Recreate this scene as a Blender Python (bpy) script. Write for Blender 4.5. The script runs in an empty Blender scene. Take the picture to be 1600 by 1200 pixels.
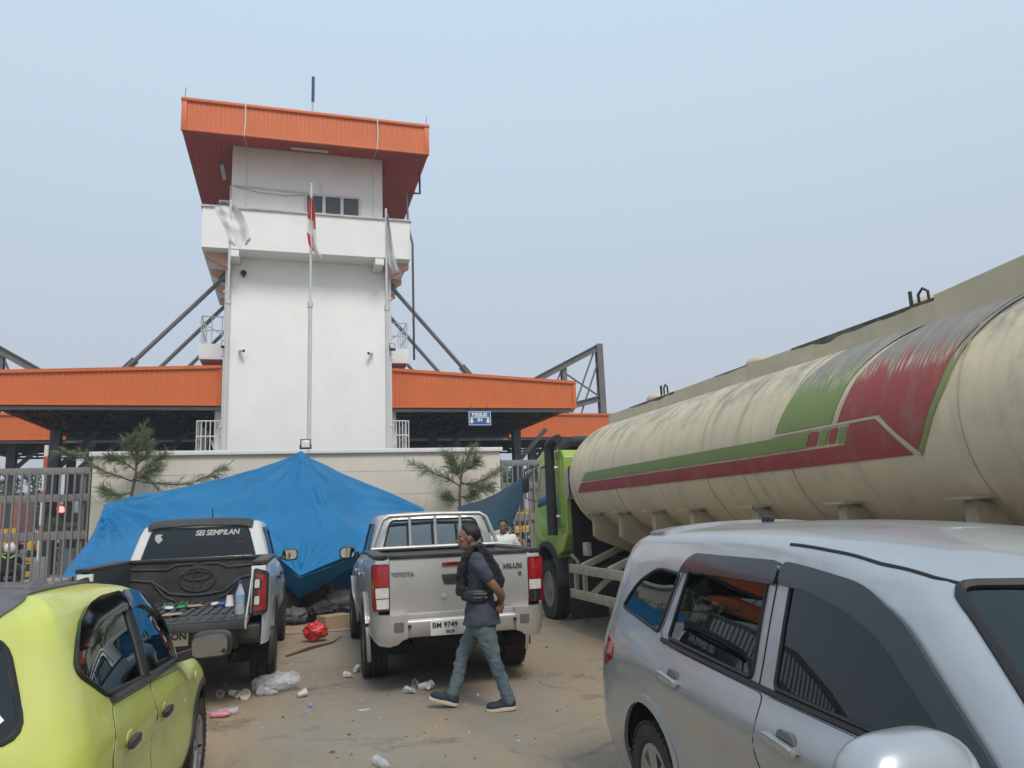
import bpy, bmesh, math, random
from mathutils import Vector, Matrix, noise
from mathutils.bvhtree import BVHTree
random.seed(7)
S = bpy.context.scene
COL = S.collection
R = math.radians

# ---------------------------------------------------------------- camera
cam_d = bpy.data.cameras.new('camera'); cam = bpy.data.objects.new('camera', cam_d); COL.objects.link(cam)
cam.location = (0, 0, 1.73)
cam.rotation_euler = (R(100.1186), R(2.2117), R(-16.3882))
cam_d.sensor_width = 36; cam_d.lens = 26.1; cam_d.clip_start = .05; cam_d.clip_end = 3000
S.camera = cam

# ---------------------------------------------------------------- sky and sun (hazy late afternoon)
SUN_EL, SUN_AZ = 52, 174          # azimuth clockwise from +Y: behind the camera, high
w = bpy.data.worlds.new('World'); S.world = w; w.use_nodes = True
nt = w.node_tree; nt.nodes.clear()
out = nt.nodes.new('ShaderNodeOutputWorld')
sky = nt.nodes.new('ShaderNodeTexSky'); sky.sky_type = 'NISHITA'; sky.sun_disc = False
sky.sun_elevation = R(SUN_EL); sky.sun_rotation = R(SUN_AZ); sky.dust_density = 4; sky.air_density = 1.2
b1 = nt.nodes.new('ShaderNodeBackground'); b1.inputs[1].default_value = .06
nt.links.new(sky.outputs[0], b1.inputs[0])
tc = nt.nodes.new('ShaderNodeTexCoord'); sep = nt.nodes.new('ShaderNodeSeparateXYZ')
nt.links.new(tc.outputs['Generated'], sep.inputs[0])
rp = nt.nodes.new('ShaderNodeValToRGB'); nt.links.new(sep.outputs[2], rp.inputs[0])
e = rp.color_ramp.elements
e[0].position = 0.0; e[0].color = (.43, .45, .51, 1)
e[1].position = .75; e[1].color = (.465, .595, .70, 1)
for p_, c_ in ((.12, (.42, .455, .525, 1)), (.33, (.43, .505, .595, 1)), (.5, (.455, .56, .655, 1))):
    k = e.new(p_); k.color = c_
b2 = nt.nodes.new('ShaderNodeBackground'); b2.inputs[1].default_value = 1.0
nt.links.new(rp.outputs[0], b2.inputs[0])
mx = nt.nodes.new('ShaderNodeMixShader'); mx.inputs[0].default_value = .88
nt.links.new(b1.outputs[0], mx.inputs[1]); nt.links.new(b2.outputs[0], mx.inputs[2]); nt.links.new(mx.outputs[0], out.inputs[0])

sd = bpy.data.lights.new('sun', 'SUN'); sd.energy = 1.5; sd.angle = R(20); sd.color = (1, .93, .84)
sun = bpy.data.objects.new('sun', sd); COL.objects.link(sun)
_a, _e = R(SUN_AZ), R(SUN_EL)
sdir = Vector((math.sin(_a) * math.cos(_e), math.cos(_a) * math.cos(_e), math.sin(_e)))
sun.rotation_euler = sdir.to_track_quat('Z', 'Y').to_euler()
sun.location = (8, -10, 30)

S.view_settings.view_transform = 'Standard'; S.view_settings.look = 'None'
S.view_settings.exposure = .48; S.view_settings.gamma = 1
S.render.resolution_x = 1024; S.render.resolution_y = 768
S.render.engine = 'CYCLES'

# ---------------------------------------------------------------- materials
MATS = {}
def M(name, col, rough=.6, metal=0., var=.12, scale=4., bump=0., bscale=60., coat=0., spec=.5,
      dust=0., dustcol=(.30, .26, .21), dscale=1.5, streak=0., emit=None, alpha=1., trans=0., sheen=0.):
    if name in MATS: return MATS[name]
    m = bpy.data.materials.new(name); m.use_nodes = True
    n = m.node_tree.nodes; l = m.node_tree.links
    b = n['Principled BSDF']
    b.inputs['Roughness'].default_value = rough; b.inputs['Metallic'].default_value = metal
    b.inputs['Coat Weight'].default_value = coat; b.inputs['Coat Roughness'].default_value = .06
    b.inputs['Specular IOR Level'].default_value = spec
    if trans: b.inputs['Transmission Weight'].default_value = trans
    if alpha < 1: b.inputs['Alpha'].default_value = alpha
    if sheen: b.inputs['Sheen Weight'].default_value = sheen
    if emit:
        b.inputs['Emission Color'].default_value = (*emit[:3], 1); b.inputs['Emission Strength'].default_value = emit[3]
    t = n.new('ShaderNodeTexCoord')
    c = (*col, 1)
    last = None
    if var > 0:
        nz = n.new('ShaderNodeTexNoise'); nz.inputs['Scale'].default_value = scale; nz.inputs['Detail'].default_value = 6
        nz.inputs['Roughness'].default_value = .62
        l.new(t.outputs['Object'], nz.inputs['Vector'])
        cr = n.new('ShaderNodeValToRGB'); l.new(nz.outputs['Fac'], cr.inputs[0])
        cr.color_ramp.elements[0].position = .3; cr.color_ramp.elements[1].position = .7
        cr.color_ramp.elements[0].color = (*[max(0, x * (1 - var)) for x in col], 1)
        cr.color_ramp.elements[1].color = (*[min(1, x * (1 + var)) for x in col], 1)
        last = cr.outputs[0]
    def mixin(fac_out, colour, last):
        mm = n.new('ShaderNodeMix'); mm.data_type = 'RGBA'
        l.new(fac_out, mm.inputs['Factor'])
        if last is None: mm.inputs['A'].default_value = c
        else: l.new(last, mm.inputs['A'])
        mm.inputs['B'].default_value = (*colour, 1)
        return mm.outputs['Result']
    if dust > 0:
        nz = n.new('ShaderNodeTexNoise'); nz.inputs['Scale'].default_value = dscale; nz.inputs['Detail'].default_value = 8
        nz.inputs['Roughness'].default_value = .7
        l.new(t.outputs['Object'], nz.inputs['Vector'])
        mr = n.new('ShaderNodeMapRange'); mr.inputs['From Min'].default_value = .38; mr.inputs['From Max'].default_value = .72
        mr.inputs['To Max'].default_value = dust
        l.new(nz.outputs['Fac'], mr.inputs['Value'])
        last = mixin(mr.outputs[0], dustcol, last)
        rr = n.new('ShaderNodeMapRange'); rr.inputs['To Min'].default_value = rough; rr.inputs['To Max'].default_value = min(1, rough + .5)
        l.new(mr.outputs[0], rr.inputs['Value']); l.new(rr.outputs[0], b.inputs['Roughness'])
    if streak > 0:
        mp = n.new('ShaderNodeMapping'); mp.inputs['Scale'].default_value = (7, 7, .35)
        l.new(t.outputs['Object'], mp.inputs['Vector'])
        nz = n.new('ShaderNodeTexNoise'); nz.inputs['Scale'].default_value = 1; nz.inputs['Detail'].default_value = 7
        l.new(mp.outputs[0], nz.inputs['Vector'])
        mr = n.new('ShaderNodeMapRange'); mr.inputs['From Min'].default_value = .5; mr.inputs['From Max'].default_value = .8
        mr.inputs['To Max'].default_value = streak
        l.new(nz.outputs['Fac'], mr.inputs['Value'])
        last = mixin(mr.outputs[0], tuple(x * .45 for x in col), last)
    if last is None: b.inputs['Base Color'].default_value = c
    else: l.new(last, b.inputs['Base Color'])
    if bump > 0:
        nz = n.new('ShaderNodeTexNoise'); nz.inputs['Scale'].default_value = bscale; nz.inputs['Detail'].default_value = 5
        l.new(t.outputs['Object'], nz.inputs['Vector'])
        bp = n.new('ShaderNodeBump'); bp.inputs['Strength'].default_value = bump; bp.inputs['Distance'].default_value = .01
        l.new(nz.outputs['Fac'], bp.inputs['Height']); l.new(bp.outputs[0], b.inputs['Normal'])
    MATS[name] = m
    return m

def glass_mat(name, tint, rough=.01, film=0.):
    """thin pane: tinted see-through plus mirror reflection at its real Fresnel share"""
    if name in MATS: return MATS[name]
    m = bpy.data.materials.new(name); m.use_nodes = True
    n = m.node_tree.nodes; l = m.node_tree.links; n.clear()
    o = n.new('ShaderNodeOutputMaterial'); tr = n.new('ShaderNodeBsdfTransparent'); gl = n.new('ShaderNodeBsdfGlossy')
    tr.inputs[0].default_value = (*tint, 1); gl.inputs['Roughness'].default_value = rough
    gl.inputs['Color'].default_value = (.84, .95, 1, 1)
    fr = n.new('ShaderNodeFresnel'); fr.inputs[0].default_value = 1.62
    ad = n.new('ShaderNodeMath'); ad.operation = 'ADD'; ad.inputs[1].default_value = film; ad.use_clamp = True
    l.new(fr.outputs[0], ad.inputs[0])
    mxs = n.new('ShaderNodeMixShader'); l.new(ad.outputs[0], mxs.inputs[0]); l.new(tr.outputs[0], mxs.inputs[1]); l.new(gl.outputs[0], mxs.inputs[2])
    l.new(mxs.outputs[0], o.inputs[0])
    MATS[name] = m
    return m
# ---------------------------------------------------------------- mesh helpers
def lerp(a, b, t): return a + (b - a) * t
class MB:
    def __init__(s): s.v = []; s.f = []; s.mi = []
    def add(s, vs, fs, mi=0):
        o = len(s.v); s.v += [tuple(v) for v in vs]; s.f += [tuple(i + o for i in f) for f in fs]; s.mi += [mi] * len(fs)
        return s
    def box(s, cx, cy, cz, sx, sy, sz, rz=0, mi=0, rot=None):
        x, y, z = sx / 2, sy / 2, sz / 2
        vs = [Vector(p) for p in ((-x, -y, -z), (x, -y, -z), (x, y, -z), (-x, y, -z), (-x, -y, z), (x, -y, z), (x, y, z), (-x, y, z))]
        m = rot if rot is not None else Matrix.Rotation(rz, 3, 'Z')
        vs = [m @ v + Vector((cx, cy, cz)) for v in vs]
        return s.add(vs, [(3, 2, 1, 0), (4, 5, 6, 7), (0, 1, 5, 4), (1, 2, 6, 5), (2, 3, 7, 6), (3, 0, 4, 7)], mi)
    def bar(s, p, q, w, h=None, mi=0):
        p, q = Vector(p), Vector(q); h = h or w; d = q - p; L = d.length
        if L < 1e-6: return s
        d.normalize(); up = Vector((0, 0, 1)) if abs(d.z) < .95 else Vector((0, 1, 0))
        a = d.cross(up).normalized(); b = a.cross(d).normalized()
        a *= w / 2; b *= h / 2
        vs = [p - a - b, p + a - b, p + a + b, p - a + b, q - a - b, q + a - b, q + a + b, q - a + b]
        return s.add(vs, [(0, 1, 2, 3), (7, 6, 5, 4), (0, 4, 5, 1), (1, 5, 6, 2), (2, 6, 7, 3), (3, 7, 4, 0)], mi)
    def tube(s, pts, r, n=8, caps=True, mi=0, closed=False):
        pts = [Vector(p) for p in pts]; N = len(pts)
        rs = r if isinstance(r, (list, tuple)) else [r] * N
        vs = []; prev = None
        for i, p in enumerate(pts):
            if closed: d = pts[(i + 1) % N] - pts[i - 1]
            else: d = pts[min(i + 1, N - 1)] - pts[max(i - 1, 0)]
            d.normalize()
            if prev is None:
                up = Vector((0, 0, 1)) if abs(d.z) < .9 else Vector((1, 0, 0))
                a = d.cross(up).normalized()
            else:
                a = (prev - d * prev.dot(d)).normalized()
            prev = a; b = d.cross(a)
            for k in range(n):
                t = 2 * math.pi * k / n
                vs.append(p + (a * math.cos(t) + b * math.sin(t)) * rs[i])
        fs = []
        M_ = N if closed else N - 1
        for i in range(M_):
            j = (i + 1) % N
            for k in range(n):
                fs.append((i * n + k, i * n + (k + 1) % n, j * n + (k + 1) % n, j * n + k))
        if caps and not closed:
            fs.append(tuple(range(n - 1, -1, -1))); fs.append(tuple((N - 1) * n + k for k in range(n)))
        return s.add(vs, fs, mi)
    def lathe(s, prof, n=24, c=(0, 0, 0), axis='z', mi=0, close=False):
        vs = []; fs = []
        P = len(prof)
        for (r, h) in prof:
            for k in range(n):
                t = 2 * math.pi * k / n; a, b = r * math.cos(t), r * math.sin(t)
                p = {'z': (a, b, h), 'y': (a, h, b), 'x': (h, a, b)}[axis]
                vs.append((p[0] + c[0], p[1] + c[1], p[2] + c[2]))
        rng = P if close else P - 1
        for i in range(rng):
            j = (i + 1) % P
            for k in range(n):
                fs.append((i * n + k, i * n + (k + 1) % n, j * n + (k + 1) % n, j * n + k))
        if not close:
            if prof[0][0] > 1e-5: fs.append(tuple(range(n)))
            if prof[-1][0] > 1e-5: fs.append(tuple((P - 1) * n + k for k in range(n)))
        return s.add(vs, fs, mi)
    def prism(s, poly, axis, d0, d1, mi=0):
        n = len(poly)
        def P(a, b, d): return {'x': (d, a, b), 'y': (a, d, b), 'z': (a, b, d)}[axis]
        vs = [P(a, b, d0) for a, b in poly] + [P(a, b, d1) for a, b in poly]
        fs = [tuple(range(n)), tuple(range(2 * n - 1, n - 1, -1))] + [(i, (i + 1) % n, n + (i + 1) % n, n + i) for i in range(n)]
        return s.add(vs, fs, mi)
    def grid(s, pts, mi=0, closeu=False):
        nu, nv = len(pts), len(pts[0])
        vs = [p for row in pts for p in row]; fs = []
        for i in range(nu if closeu else nu - 1):
            j = (i + 1) % nu
            for k in range(nv - 1): fs.append((i * nv + k, j * nv + k, j * nv + k + 1, i * nv + k + 1))
        return s.add(vs, fs, mi)
    def mesh(s, name, mats, smooth=False, bevel=0, seg=2, weld=True, ang=35):
        me = bpy.data.meshes.new(name)
        me.from_pydata([tuple(v) for v in s.v], [], s.f)
        for m in (mats if isinstance(mats, (list, tuple)) else [mats]): me.materials.append(m)
        for p, i in zip(me.polygons, s.mi): p.material_index = i
        finish(me, smooth, bevel, seg, weld, ang)
        return me
    def build(s, name, mats, parent=None, smooth=False, bevel=0, seg=2, weld=True, ang=35, loc=None, rot=None):
        o = bpy.data.objects.new(name, s.mesh(name, mats, smooth, bevel, seg, weld, ang)); COL.objects.link(o)
        if parent: o.parent = parent
        if loc: o.location = loc
        if rot: o.rotation_euler = rot
        return o
def finish(me, smooth, bevel=0, seg=2, weld=True, ang=35):
    bm = bmesh.new(); bm.from_mesh(me)
    if weld: bmesh.ops.remove_doubles(bm, verts=bm.verts, dist=1e-5)
    bmesh.ops.recalc_face_normals(bm, faces=bm.faces)
    if bevel:
        ed = [e for e in bm.edges if len(e.link_faces) == 2 and e.calc_face_angle(0) > R(30)]
        bmesh.ops.bevel(bm, geom=ed, offset=bevel, segments=seg, affect='EDGES', profile=.6, clamp_overlap=True)
    bm.to_mesh(me); bm.free()
    if smooth or bevel:
        for p in me.polygons: p.use_smooth = True
        me.set_sharp_from_angle(angle=R(ang))
def mobj(name, me, parent=None, loc=None, rot=None):
    o = bpy.data.objects.new(name, me); COL.objects.link(o)
    if parent: o.parent = parent
    if loc: o.location = loc
    if rot: o.rotation_euler = rot
    return o
def tag(o, label, cat, group=None):
    o['label'] = label; o['category'] = cat
    if group: o['group'] = group
    return o
def thing(name, label, cat, loc=(0, 0, 0), rz=0, group=None):
    o = bpy.data.objects.new(name, None); COL.objects.link(o); o.empty_display_size = .2
    o.location = loc; o.rotation_euler = (0, 0, rz)
    return tag(o, label, cat, group)
def struct(o): o['kind'] = 'structure'; return o
def copy_tree(o, parent=None):
    c = o.copy(); COL.objects.link(c); c.parent = parent
    for ch in list(o.children): copy_tree(ch, c)
    return c
def text_mesh(txt, size, depth, mat, name, parent, bold=0., shear=0., align='CENTER', space=1.):
    cu = bpy.data.curves.new(name, 'FONT'); cu.body = txt; cu.size = size; cu.extrude = depth; cu.align_x = align; cu.align_y = 'CENTER'
    cu.offset = bold; cu.shear = shear; cu.space_character = space
    t = bpy.data.objects.new(name + '_c', cu); COL.objects.link(t)
    me = bpy.data.meshes.new_from_object(t.evaluated_get(bpy.context.evaluated_depsgraph_get()))
    bpy.data.objects.remove(t); me.materials.clear(); me.materials.append(mat); me.name = name
    o = mobj(name, me, parent)
    return o
# --- splines
def pchip(ys, n):
    K = len(ys); d = [ys[i + 1] - ys[i] for i in range(K - 1)]
    m = [0.] * K
    for i in range(1, K - 1):
        m[i] = 0 if d[i - 1] * d[i] <= 0 else 2 * d[i - 1] * d[i] / (d[i - 1] + d[i])
    m[0] = d[0] * 1.0; m[-1] = d[-1]
    o = []
    for k in range(n):
        t = k / (n - 1) * (K - 1); i = min(int(t), K - 2); u = t - i
        h00 = 2 * u**3 - 3 * u**2 + 1; h10 = u**3 - 2 * u**2 + u; h01 = -2 * u**3 + 3 * u**2; h11 = u**3 - u**2
        o.append(h00 * ys[i] + h10 * m[i] + h01 * ys[i + 1] + h11 * m[i + 1])
    return o
def catmull(ys, n):
    K = len(ys); P = [2 * ys[0] - ys[1]] + list(ys) + [2 * ys[-1] - ys[-2]]
    o = []
    for k in range(n):
        t = k / (n - 1) * (K - 1); i = min(int(t), K - 2); u = t - i
        a, b, c, d = P[i], P[i + 1], P[i + 2], P[i + 3]
        o.append(.5 * (2 * b + (c - a) * u + (2 * a - 5 * b + 4 * c - d) * u * u + (3 * b - a - 3 * c + d) * u**3))
    return o
def curve(pts, n, f=catmull):
    return [Vector(q) for q in zip(*[f([p[i] for p in pts], n) for i in range(len(pts[0]))])]
def loft(loops, su=4, sv=4):
    """loops: half outlines (y>=0) from rear centre to front centre, bottom to top -> full mirrored surface"""
    if max(q[1] for q in loops[-1]) > 1e-4: loops = list(loops) + [[(q[0], 0, q[2] + .003) for q in loops[-1]]]
    nu = (len(loops[0]) - 1) * su + 1; nv = (len(loops) - 1) * sv + 1
    rows = [curve(L, nu, pchip) for L in loops]
    colsv = [curve([rows[k][i] for k in range(len(loops))], nv, pchip) for i in range(nu)]
    mb = MB()
    mb.grid(colsv)
    mb.grid([[Vector((p.x, -p.y, p.z)) for p in c] for c in colsv])
    return mb
def bm_of(mb):
    me = mb.mesh('tmp', []) if False else None
    bm = bmesh.new(); vs = [bm.verts.new(v) for v in mb.v]
    for f in mb.f:
        try: bm.faces.new([vs[i] for i in f])
        except ValueError: pass
    bmesh.ops.remove_doubles(bm, verts=bm.verts, dist=1e-4)
    bmesh.ops.recalc_face_normals(bm, faces=bm.faces)
    return bm
def roundpoly(poly, r, n=4):
    """round the corners of a 2D polygon; r: radius or list"""
    o = []; N = len(poly)
    for i in range(N):
        p = Vector(poly[i]); a = Vector(poly[i - 1]) - p; b = Vector(poly[(i + 1) % N]) - p
        rr = r[i] if isinstance(r, (list, tuple)) else r
        rr = min(rr, a.length * .45, b.length * .45)
        if rr < 1e-4: o.append(tuple(p)); continue
        p0 = p + a.normalized() * rr; p1 = p + b.normalized() * rr
        for k in range(n + 1):
            t = k / n; o.append(tuple(p0 * (1 - t)**2 + p * 2 * t * (1 - t) + p1 * t * t))
    return o
def ccw(poly):
    A = sum(poly[i - 1][0] * poly[i][1] - poly[i][0] * poly[i - 1][1] for i in range(len(poly)))
    return list(poly) if A > 0 else list(poly)[::-1]
AX = {'x': (0, 1, 2), 'y': (1, 0, 2), 'z': (2, 0, 1)}
def cut_hole(bm, poly, axis, sign, lim=None):
    """cut a convex opening through the skin that faces along sign*axis"""
    poly = ccw(poly); d, ia, ib = AX[axis]
    a0, a1 = min(p[0] for p in poly), max(p[0] for p in poly); b0, b1 = min(p[1] for p in poly), max(p[1] for p in poly)
    def cand():
        o = []
        for f in bm.faces:
            c = f.calc_center_median()
            if f.normal[d] * sign < .12: continue
            if lim is not None and c[d] * sign < lim: continue
            va = [v.co[ia] for v in f.verts]; vb = [v.co[ib] for v in f.verts]
            if max(va) < a0 or min(va) > a1 or max(vb) < b0 or min(vb) > b1: continue
            o.append(f)
        return o
    for i in range(len(poly)):
        p, q = poly[i], poly[(i + 1) % len(poly)]
        if (q[0] - p[0])**2 + (q[1] - p[1])**2 < 1e-9: continue
        fs = cand(); g = set(fs)
        for f in fs: g.update(f.edges); g.update(f.verts)
        co = [0, 0, 0]; no = [0, 0, 0]; co[ia], co[ib] = p; no[ia], no[ib] = q[1] - p[1], -(q[0] - p[0])
        bmesh.ops.bisect_plane(bm, geom=list(g), plane_co=co, plane_no=Vector(no).normalized(), dist=1e-5)
    kill = []
    for f in cand():
        c = f.calc_center_median(); ok = True
        for i in range(len(poly)):
            p, q = poly[i], poly[(i + 1) % len(poly)]
            if (q[0] - p[0]) * (c[ib] - p[1]) - (q[1] - p[1]) * (c[ia] - p[0]) < -1e-6: ok = False; break
        if ok: kill.append(f)
    bmesh.ops.delete(bm, geom=kill, context='FACES')
def caster(bvh, axis, sign):
    d, ia, ib = AX[axis]
    def cast(a, b, off=0.):
        o = [0, 0, 0]; o[ia], o[ib], o[d] = a, b, sign * 8
        dr = [0, 0, 0]; dr[d] = -sign
        h, nrm, _, _ = bvh.ray_cast(o, dr)
        if h is None:
            o[d] = sign * .8
            h, nrm, _, _ = bvh.find_nearest(o)
            h = Vector(h); h[ia], h[ib] = a, b
        if nrm[d] * sign < 0: nrm = -nrm
        return h + nrm * off
    return cast
def patch(bvh, poly, axis, sign, off=.002, grid=.08, thick=0.):
    """a sheet of the outline poly laid onto the skin, off metres proud of it"""
    poly = ccw(poly); cast = caster(bvh, axis, sign)
    bm = bmesh.new(); vs = [bm.verts.new((p[0], p[1], 0)) for p in poly]; bm.faces.new(vs)
    for k in (0, 1):
        lo, hi = min(p[k] for p in poly), max(p[k] for p in poly)
        n = int((hi - lo) / grid)
        for i in range(1, n + 1):
            co = [0, 0, 0]; no = [0, 0, 0]; co[k] = lo + (hi - lo) * i / (n + 1); no[k] = 1
            bmesh.ops.bisect_plane(bm, geom=bm.verts[:] + bm.edges[:] + bm.faces[:], plane_co=co, plane_no=no)
    bm.verts.index_update()
    mb = MB()
    mb.add([cast(v.co.x, v.co.y, off) for v in bm.verts], [[v.index for v in f.verts] for f in bm.faces])
    if thick:
        nb = len(bm.verts)
        mb.add([cast(v.co.x, v.co.y, off - thick) for v in bm.verts], [])
        for e_ in bm.edges:
            if len(e_.link_faces) == 1:
                a, b = e_.verts[0].index, e_.verts[1].index
                mb.f.append((a, b, b + nb, a + nb)); mb.mi.append(0)
    bm.free()
    return mb
def line_on(bvh, pts, axis, sign, off=0., dense=.06, closed=False):
    cast = caster(bvh, axis, sign); o = []
    P = list(pts) + ([pts[0]] if closed else [])
    for i in range(len(P) - 1):
        a, b = Vector(P[i]), Vector(P[i + 1]); n = max(1, int((b - a).length / dense))
        for k in range(n): 
            q = a.lerp(b, k / n); o.append(cast(q.x, q.y, off))
    if not closed: o.append(cast(P[-1][0], P[-1][1], off))
    return o
def mirror_poly(p): return [(-a, b) for a, b in p]
# ---------------------------------------------------------------- materials of the setting
white_wall = M('white_render', (.86, .845, .825), .85, var=.05, scale=.7, bump=.08, bscale=25, streak=.05)
beige_wall = M('beige_tile_wall', (.60, .55, .475), .75, var=.06, scale=.8, bump=.05, bscale=30, streak=.10)
cap_white = M('coping_white', (.74, .73, .71), .7, var=.06, streak=.12)
orange = M('orange_sheet', (.64, .145, .034), .5, var=.07, scale=.6, streak=.10)
red_soffit = M('red_soffit_sheet', (.40, .045, .030), .6, var=.08, scale=.8)
steel_dark = M('dark_painted_steel', (.06, .062, .075), .55, var=.15)
steel_mid = M('grey_painted_steel', (.13, .125, .13), .5, var=.15, dust=.3)
steel_navy = M('truss_navy_paint', (.012, .022, .034), .6, var=.2)
sheet_grey = M('galvanised_roof_sheet', (.22, .24, .26), .5, metal=.3, var=.15)
fence_grey = M('fence_grey_paint', (.19, .185, .18), .6, var=.15, dust=.35, dscale=2)
galv = M('galvanised_pipe', (.55, .55, .55), .45, metal=.4, var=.08)
white_pipe = M('white_pipe', (.66, .655, .64), .5, var=.06)
black_pl = M('black_plastic', (.018, .018, .02), .5, var=.1)
black_rub = M('black_rubber', (.022, .022, .022), .8, var=.2, bump=.2, dust=.35, dustcol=(.16, .14, .12))
lamp_glass = M('lamp_lens', (.55, .57, .58), .25, var=.05)
sign_blue = M('sign_blue', (.03, .12, .38), .45, var=.06)
sign_white = M('sign_white', (.8, .8, .8), .5, var=0)
yellow_p = M('bollard_yellow', (.72, .42, .02), .6, var=.12, dust=.3)
black_p = M('bollard_black', (.025, .025, .028), .6, var=.12, dust=.3)
pane_dark = glass_mat('dark_window_pane', (.12, .14, .15), film=.05)

def ground_mat():
    m = bpy.data.materials.new('dirty_concrete_yard'); m.use_nodes = True
    n = m.node_tree.nodes; l = m.node_tree.links; b = n['Principled BSDF']
    t = n.new('ShaderNodeTexCoord')
    def nz(sc, det=8, ro=.65, vec=None, dist=0):
        k = n.new('ShaderNodeTexNoise'); k.inputs['Scale'].default_value = sc; k.inputs['Detail'].default_value = det
        k.inputs['Roughness'].default_value = ro; k.inputs['Distortion'].default_value = dist
        l.new(vec or t.outputs['Object'], k.inputs['Vector']); return k.outputs['Fac']
    def rng(v, a, b_, lo=0., hi=1.):
        k = n.new('ShaderNodeMapRange'); k.inputs['From Min'].default_value = a; k.inputs['From Max'].default_value = b_
        k.inputs['To Min'].default_value = lo; k.inputs['To Max'].default_value = hi; l.new(v, k.inputs['Value']); return k.outputs[0]
    def mix(f, A, B, mode='MIX'):
        k = n.new('ShaderNodeMix'); k.data_type = 'RGBA'; k.blend_type = mode
        if isinstance(f, float): k.inputs['Factor'].default_value = f
        else: l.new(f, k.inputs['Factor'])
        for s_, v in (('A', A), ('B', B)):
            if isinstance(v, tuple): k.inputs[s_].default_value = (*v, 1)
            else: l.new(v, k.inputs[s_])
        return k.outputs['Result']
    mp = n.new('ShaderNodeMapping'); mp.inputs['Scale'].default_value = (1, .35, 1); mp.inputs['Rotation'].default_value = (0, 0, .9)
    l.new(t.outputs['Object'], mp.inputs['Vector'])
    c = mix(rng(nz(.45), .35, .65), (.240, .202, .160), (.340, .288, .224))
    c = mix(rng(nz(.33, 10, .7, mp.outputs[0], .6), .46, .62, 0, .85), c, (.40, .275, .155))      # sand washed over the slab
    c = mix(rng(nz(.8, 9, .72, mp.outputs[0]), .55, .72, 0, .55), c, (.40, .35, .28))            # pale scuffs
    c = mix(rng(nz(.9, 9, .75), .55, .70, 0, .80), c, (.065, .054, .046))                          # oil and damp stains
    c = mix(rng(nz(22, 6, .8), .52, .75, 0, .35), c, (.07, .06, .05))
    c = mix(rng(nz(60, 4, .8), .6, .8, 0, .4), c, (.36, .33, .29))
    vo = n.new('ShaderNodeTexVoronoi'); vo.feature = 'DISTANCE_TO_EDGE'; vo.inputs['Scale'].default_value = .42
    wp = n.new('ShaderNodeVectorMath'); wp.operation = 'MULTIPLY_ADD'; wp.inputs[1].default_value = (.5, .5, 0)
    nv = n.new('ShaderNodeTexNoise'); nv.inputs['Scale'].default_value = 2.2; nv.inputs['Detail'].default_value = 8; l.new(t.outputs['Object'], nv.inputs['Vector'])
    l.new(nv.outputs['Color'], wp.inputs[0]); l.new(t.outputs['Object'], wp.inputs[2]); l.new(wp.outputs[0], vo.inputs['Vector'])
    ck = n.new('ShaderNodeMath'); ck.operation = 'MULTIPLY'; l.new(rng(vo.outputs['Distance'], .003, .012, 1, 0), ck.inputs[0]); l.new(rng(nz(.6, 4), .48, .62, 0, .38), ck.inputs[1])
    c = mix(ck.outputs[0], c, (.05, .042, .036))                                                    # hairline cracks
    l.new(c, b.inputs['Base Color'])
    b.inputs['Roughness'].default_value = .88
    bp = n.new('ShaderNodeBump'); bp.inputs['Strength'].default_value = .5; bp.inputs['Distance'].default_value = .02
    ad = n.new('ShaderNodeMath'); ad.operation = 'ADD'; l.new(nz(9, 10, .75), ad.inputs[0]); l.new(nz(90, 4, .7), ad.inputs[1])
    l.new(ad.outputs[0], bp.inputs['Height']); l.new(bp.outputs[0], b.inputs['Normal'])
    return m
g = MB()
NX = 90
def gh(x, y):
    return (.012 * noise.noise(Vector((x * .5, y * .5, 0))) + .006 * noise.noise(Vector((x * 1.7, y * 1.7, 3)))) if (abs(x) < 12 and -1 < y < 18) else 0
xs = [-400, -200, -80, -30] + [-16 + i * .36 for i in range(90)] + [30, 80, 200, 400]
ys = [-120, -80, -40] + [-6 + i * .36 for i in range(84)] + [30, 60, 150, 300, 500]
g.grid([[(x, y, gh(x, y)) for y in ys] for x in xs])
ground = struct(g.build('ground', ground_mat(), smooth=True))
asph = M('asphalt', (.055, .054, .055), .9, var=.2, scale=2, bump=.2, bscale=80, dust=.4)
road = struct(MB().box(0, 70, -.05, 160, 96, .124).build('road', asph))
kerb_m = M('kerb_concrete', (.36, .35, .33), .85, var=.15, scale=3, dust=.3)
for x0 in (-13.2, -8.6, 6.6, 11.4):
    isl = MB().prism(roundpoly([(x0, 25.5), (x0 + 1.5, 25.5), (x0 + 1.5, 46), (x0, 46)], .7, 6), 'z', .01, .24).build('traffic_island', kerb_m, bevel=.03)
    struct(isl)

# ---------------------------------------------------------------- corrugated sheet helper
def corr(mb, x0, x1, y, zb0, zb1, zt0, zt1, pitch=.15, d=.013, mi=0):
    """ribbed sheet in the plane y, ribs vertical; bottom and top edges may slope"""
    n = max(1, round((x1 - x0) / pitch)); P = []
    for i in range(n):
        for fx, dy in ((0, 0), (.30, 0), (.42, d), (.88, d)):
            P.append(((i + fx) / n, dy))
    P.append((1, 0))
    pts = [[(lerp(x0, x1, t), y - dy, lerp(zb0, zb1, t)), (lerp(x0, x1, t), y - dy, lerp(zt0, zt1, t))] for t, dy in P]
    return mb.grid(pts, mi)

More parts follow.
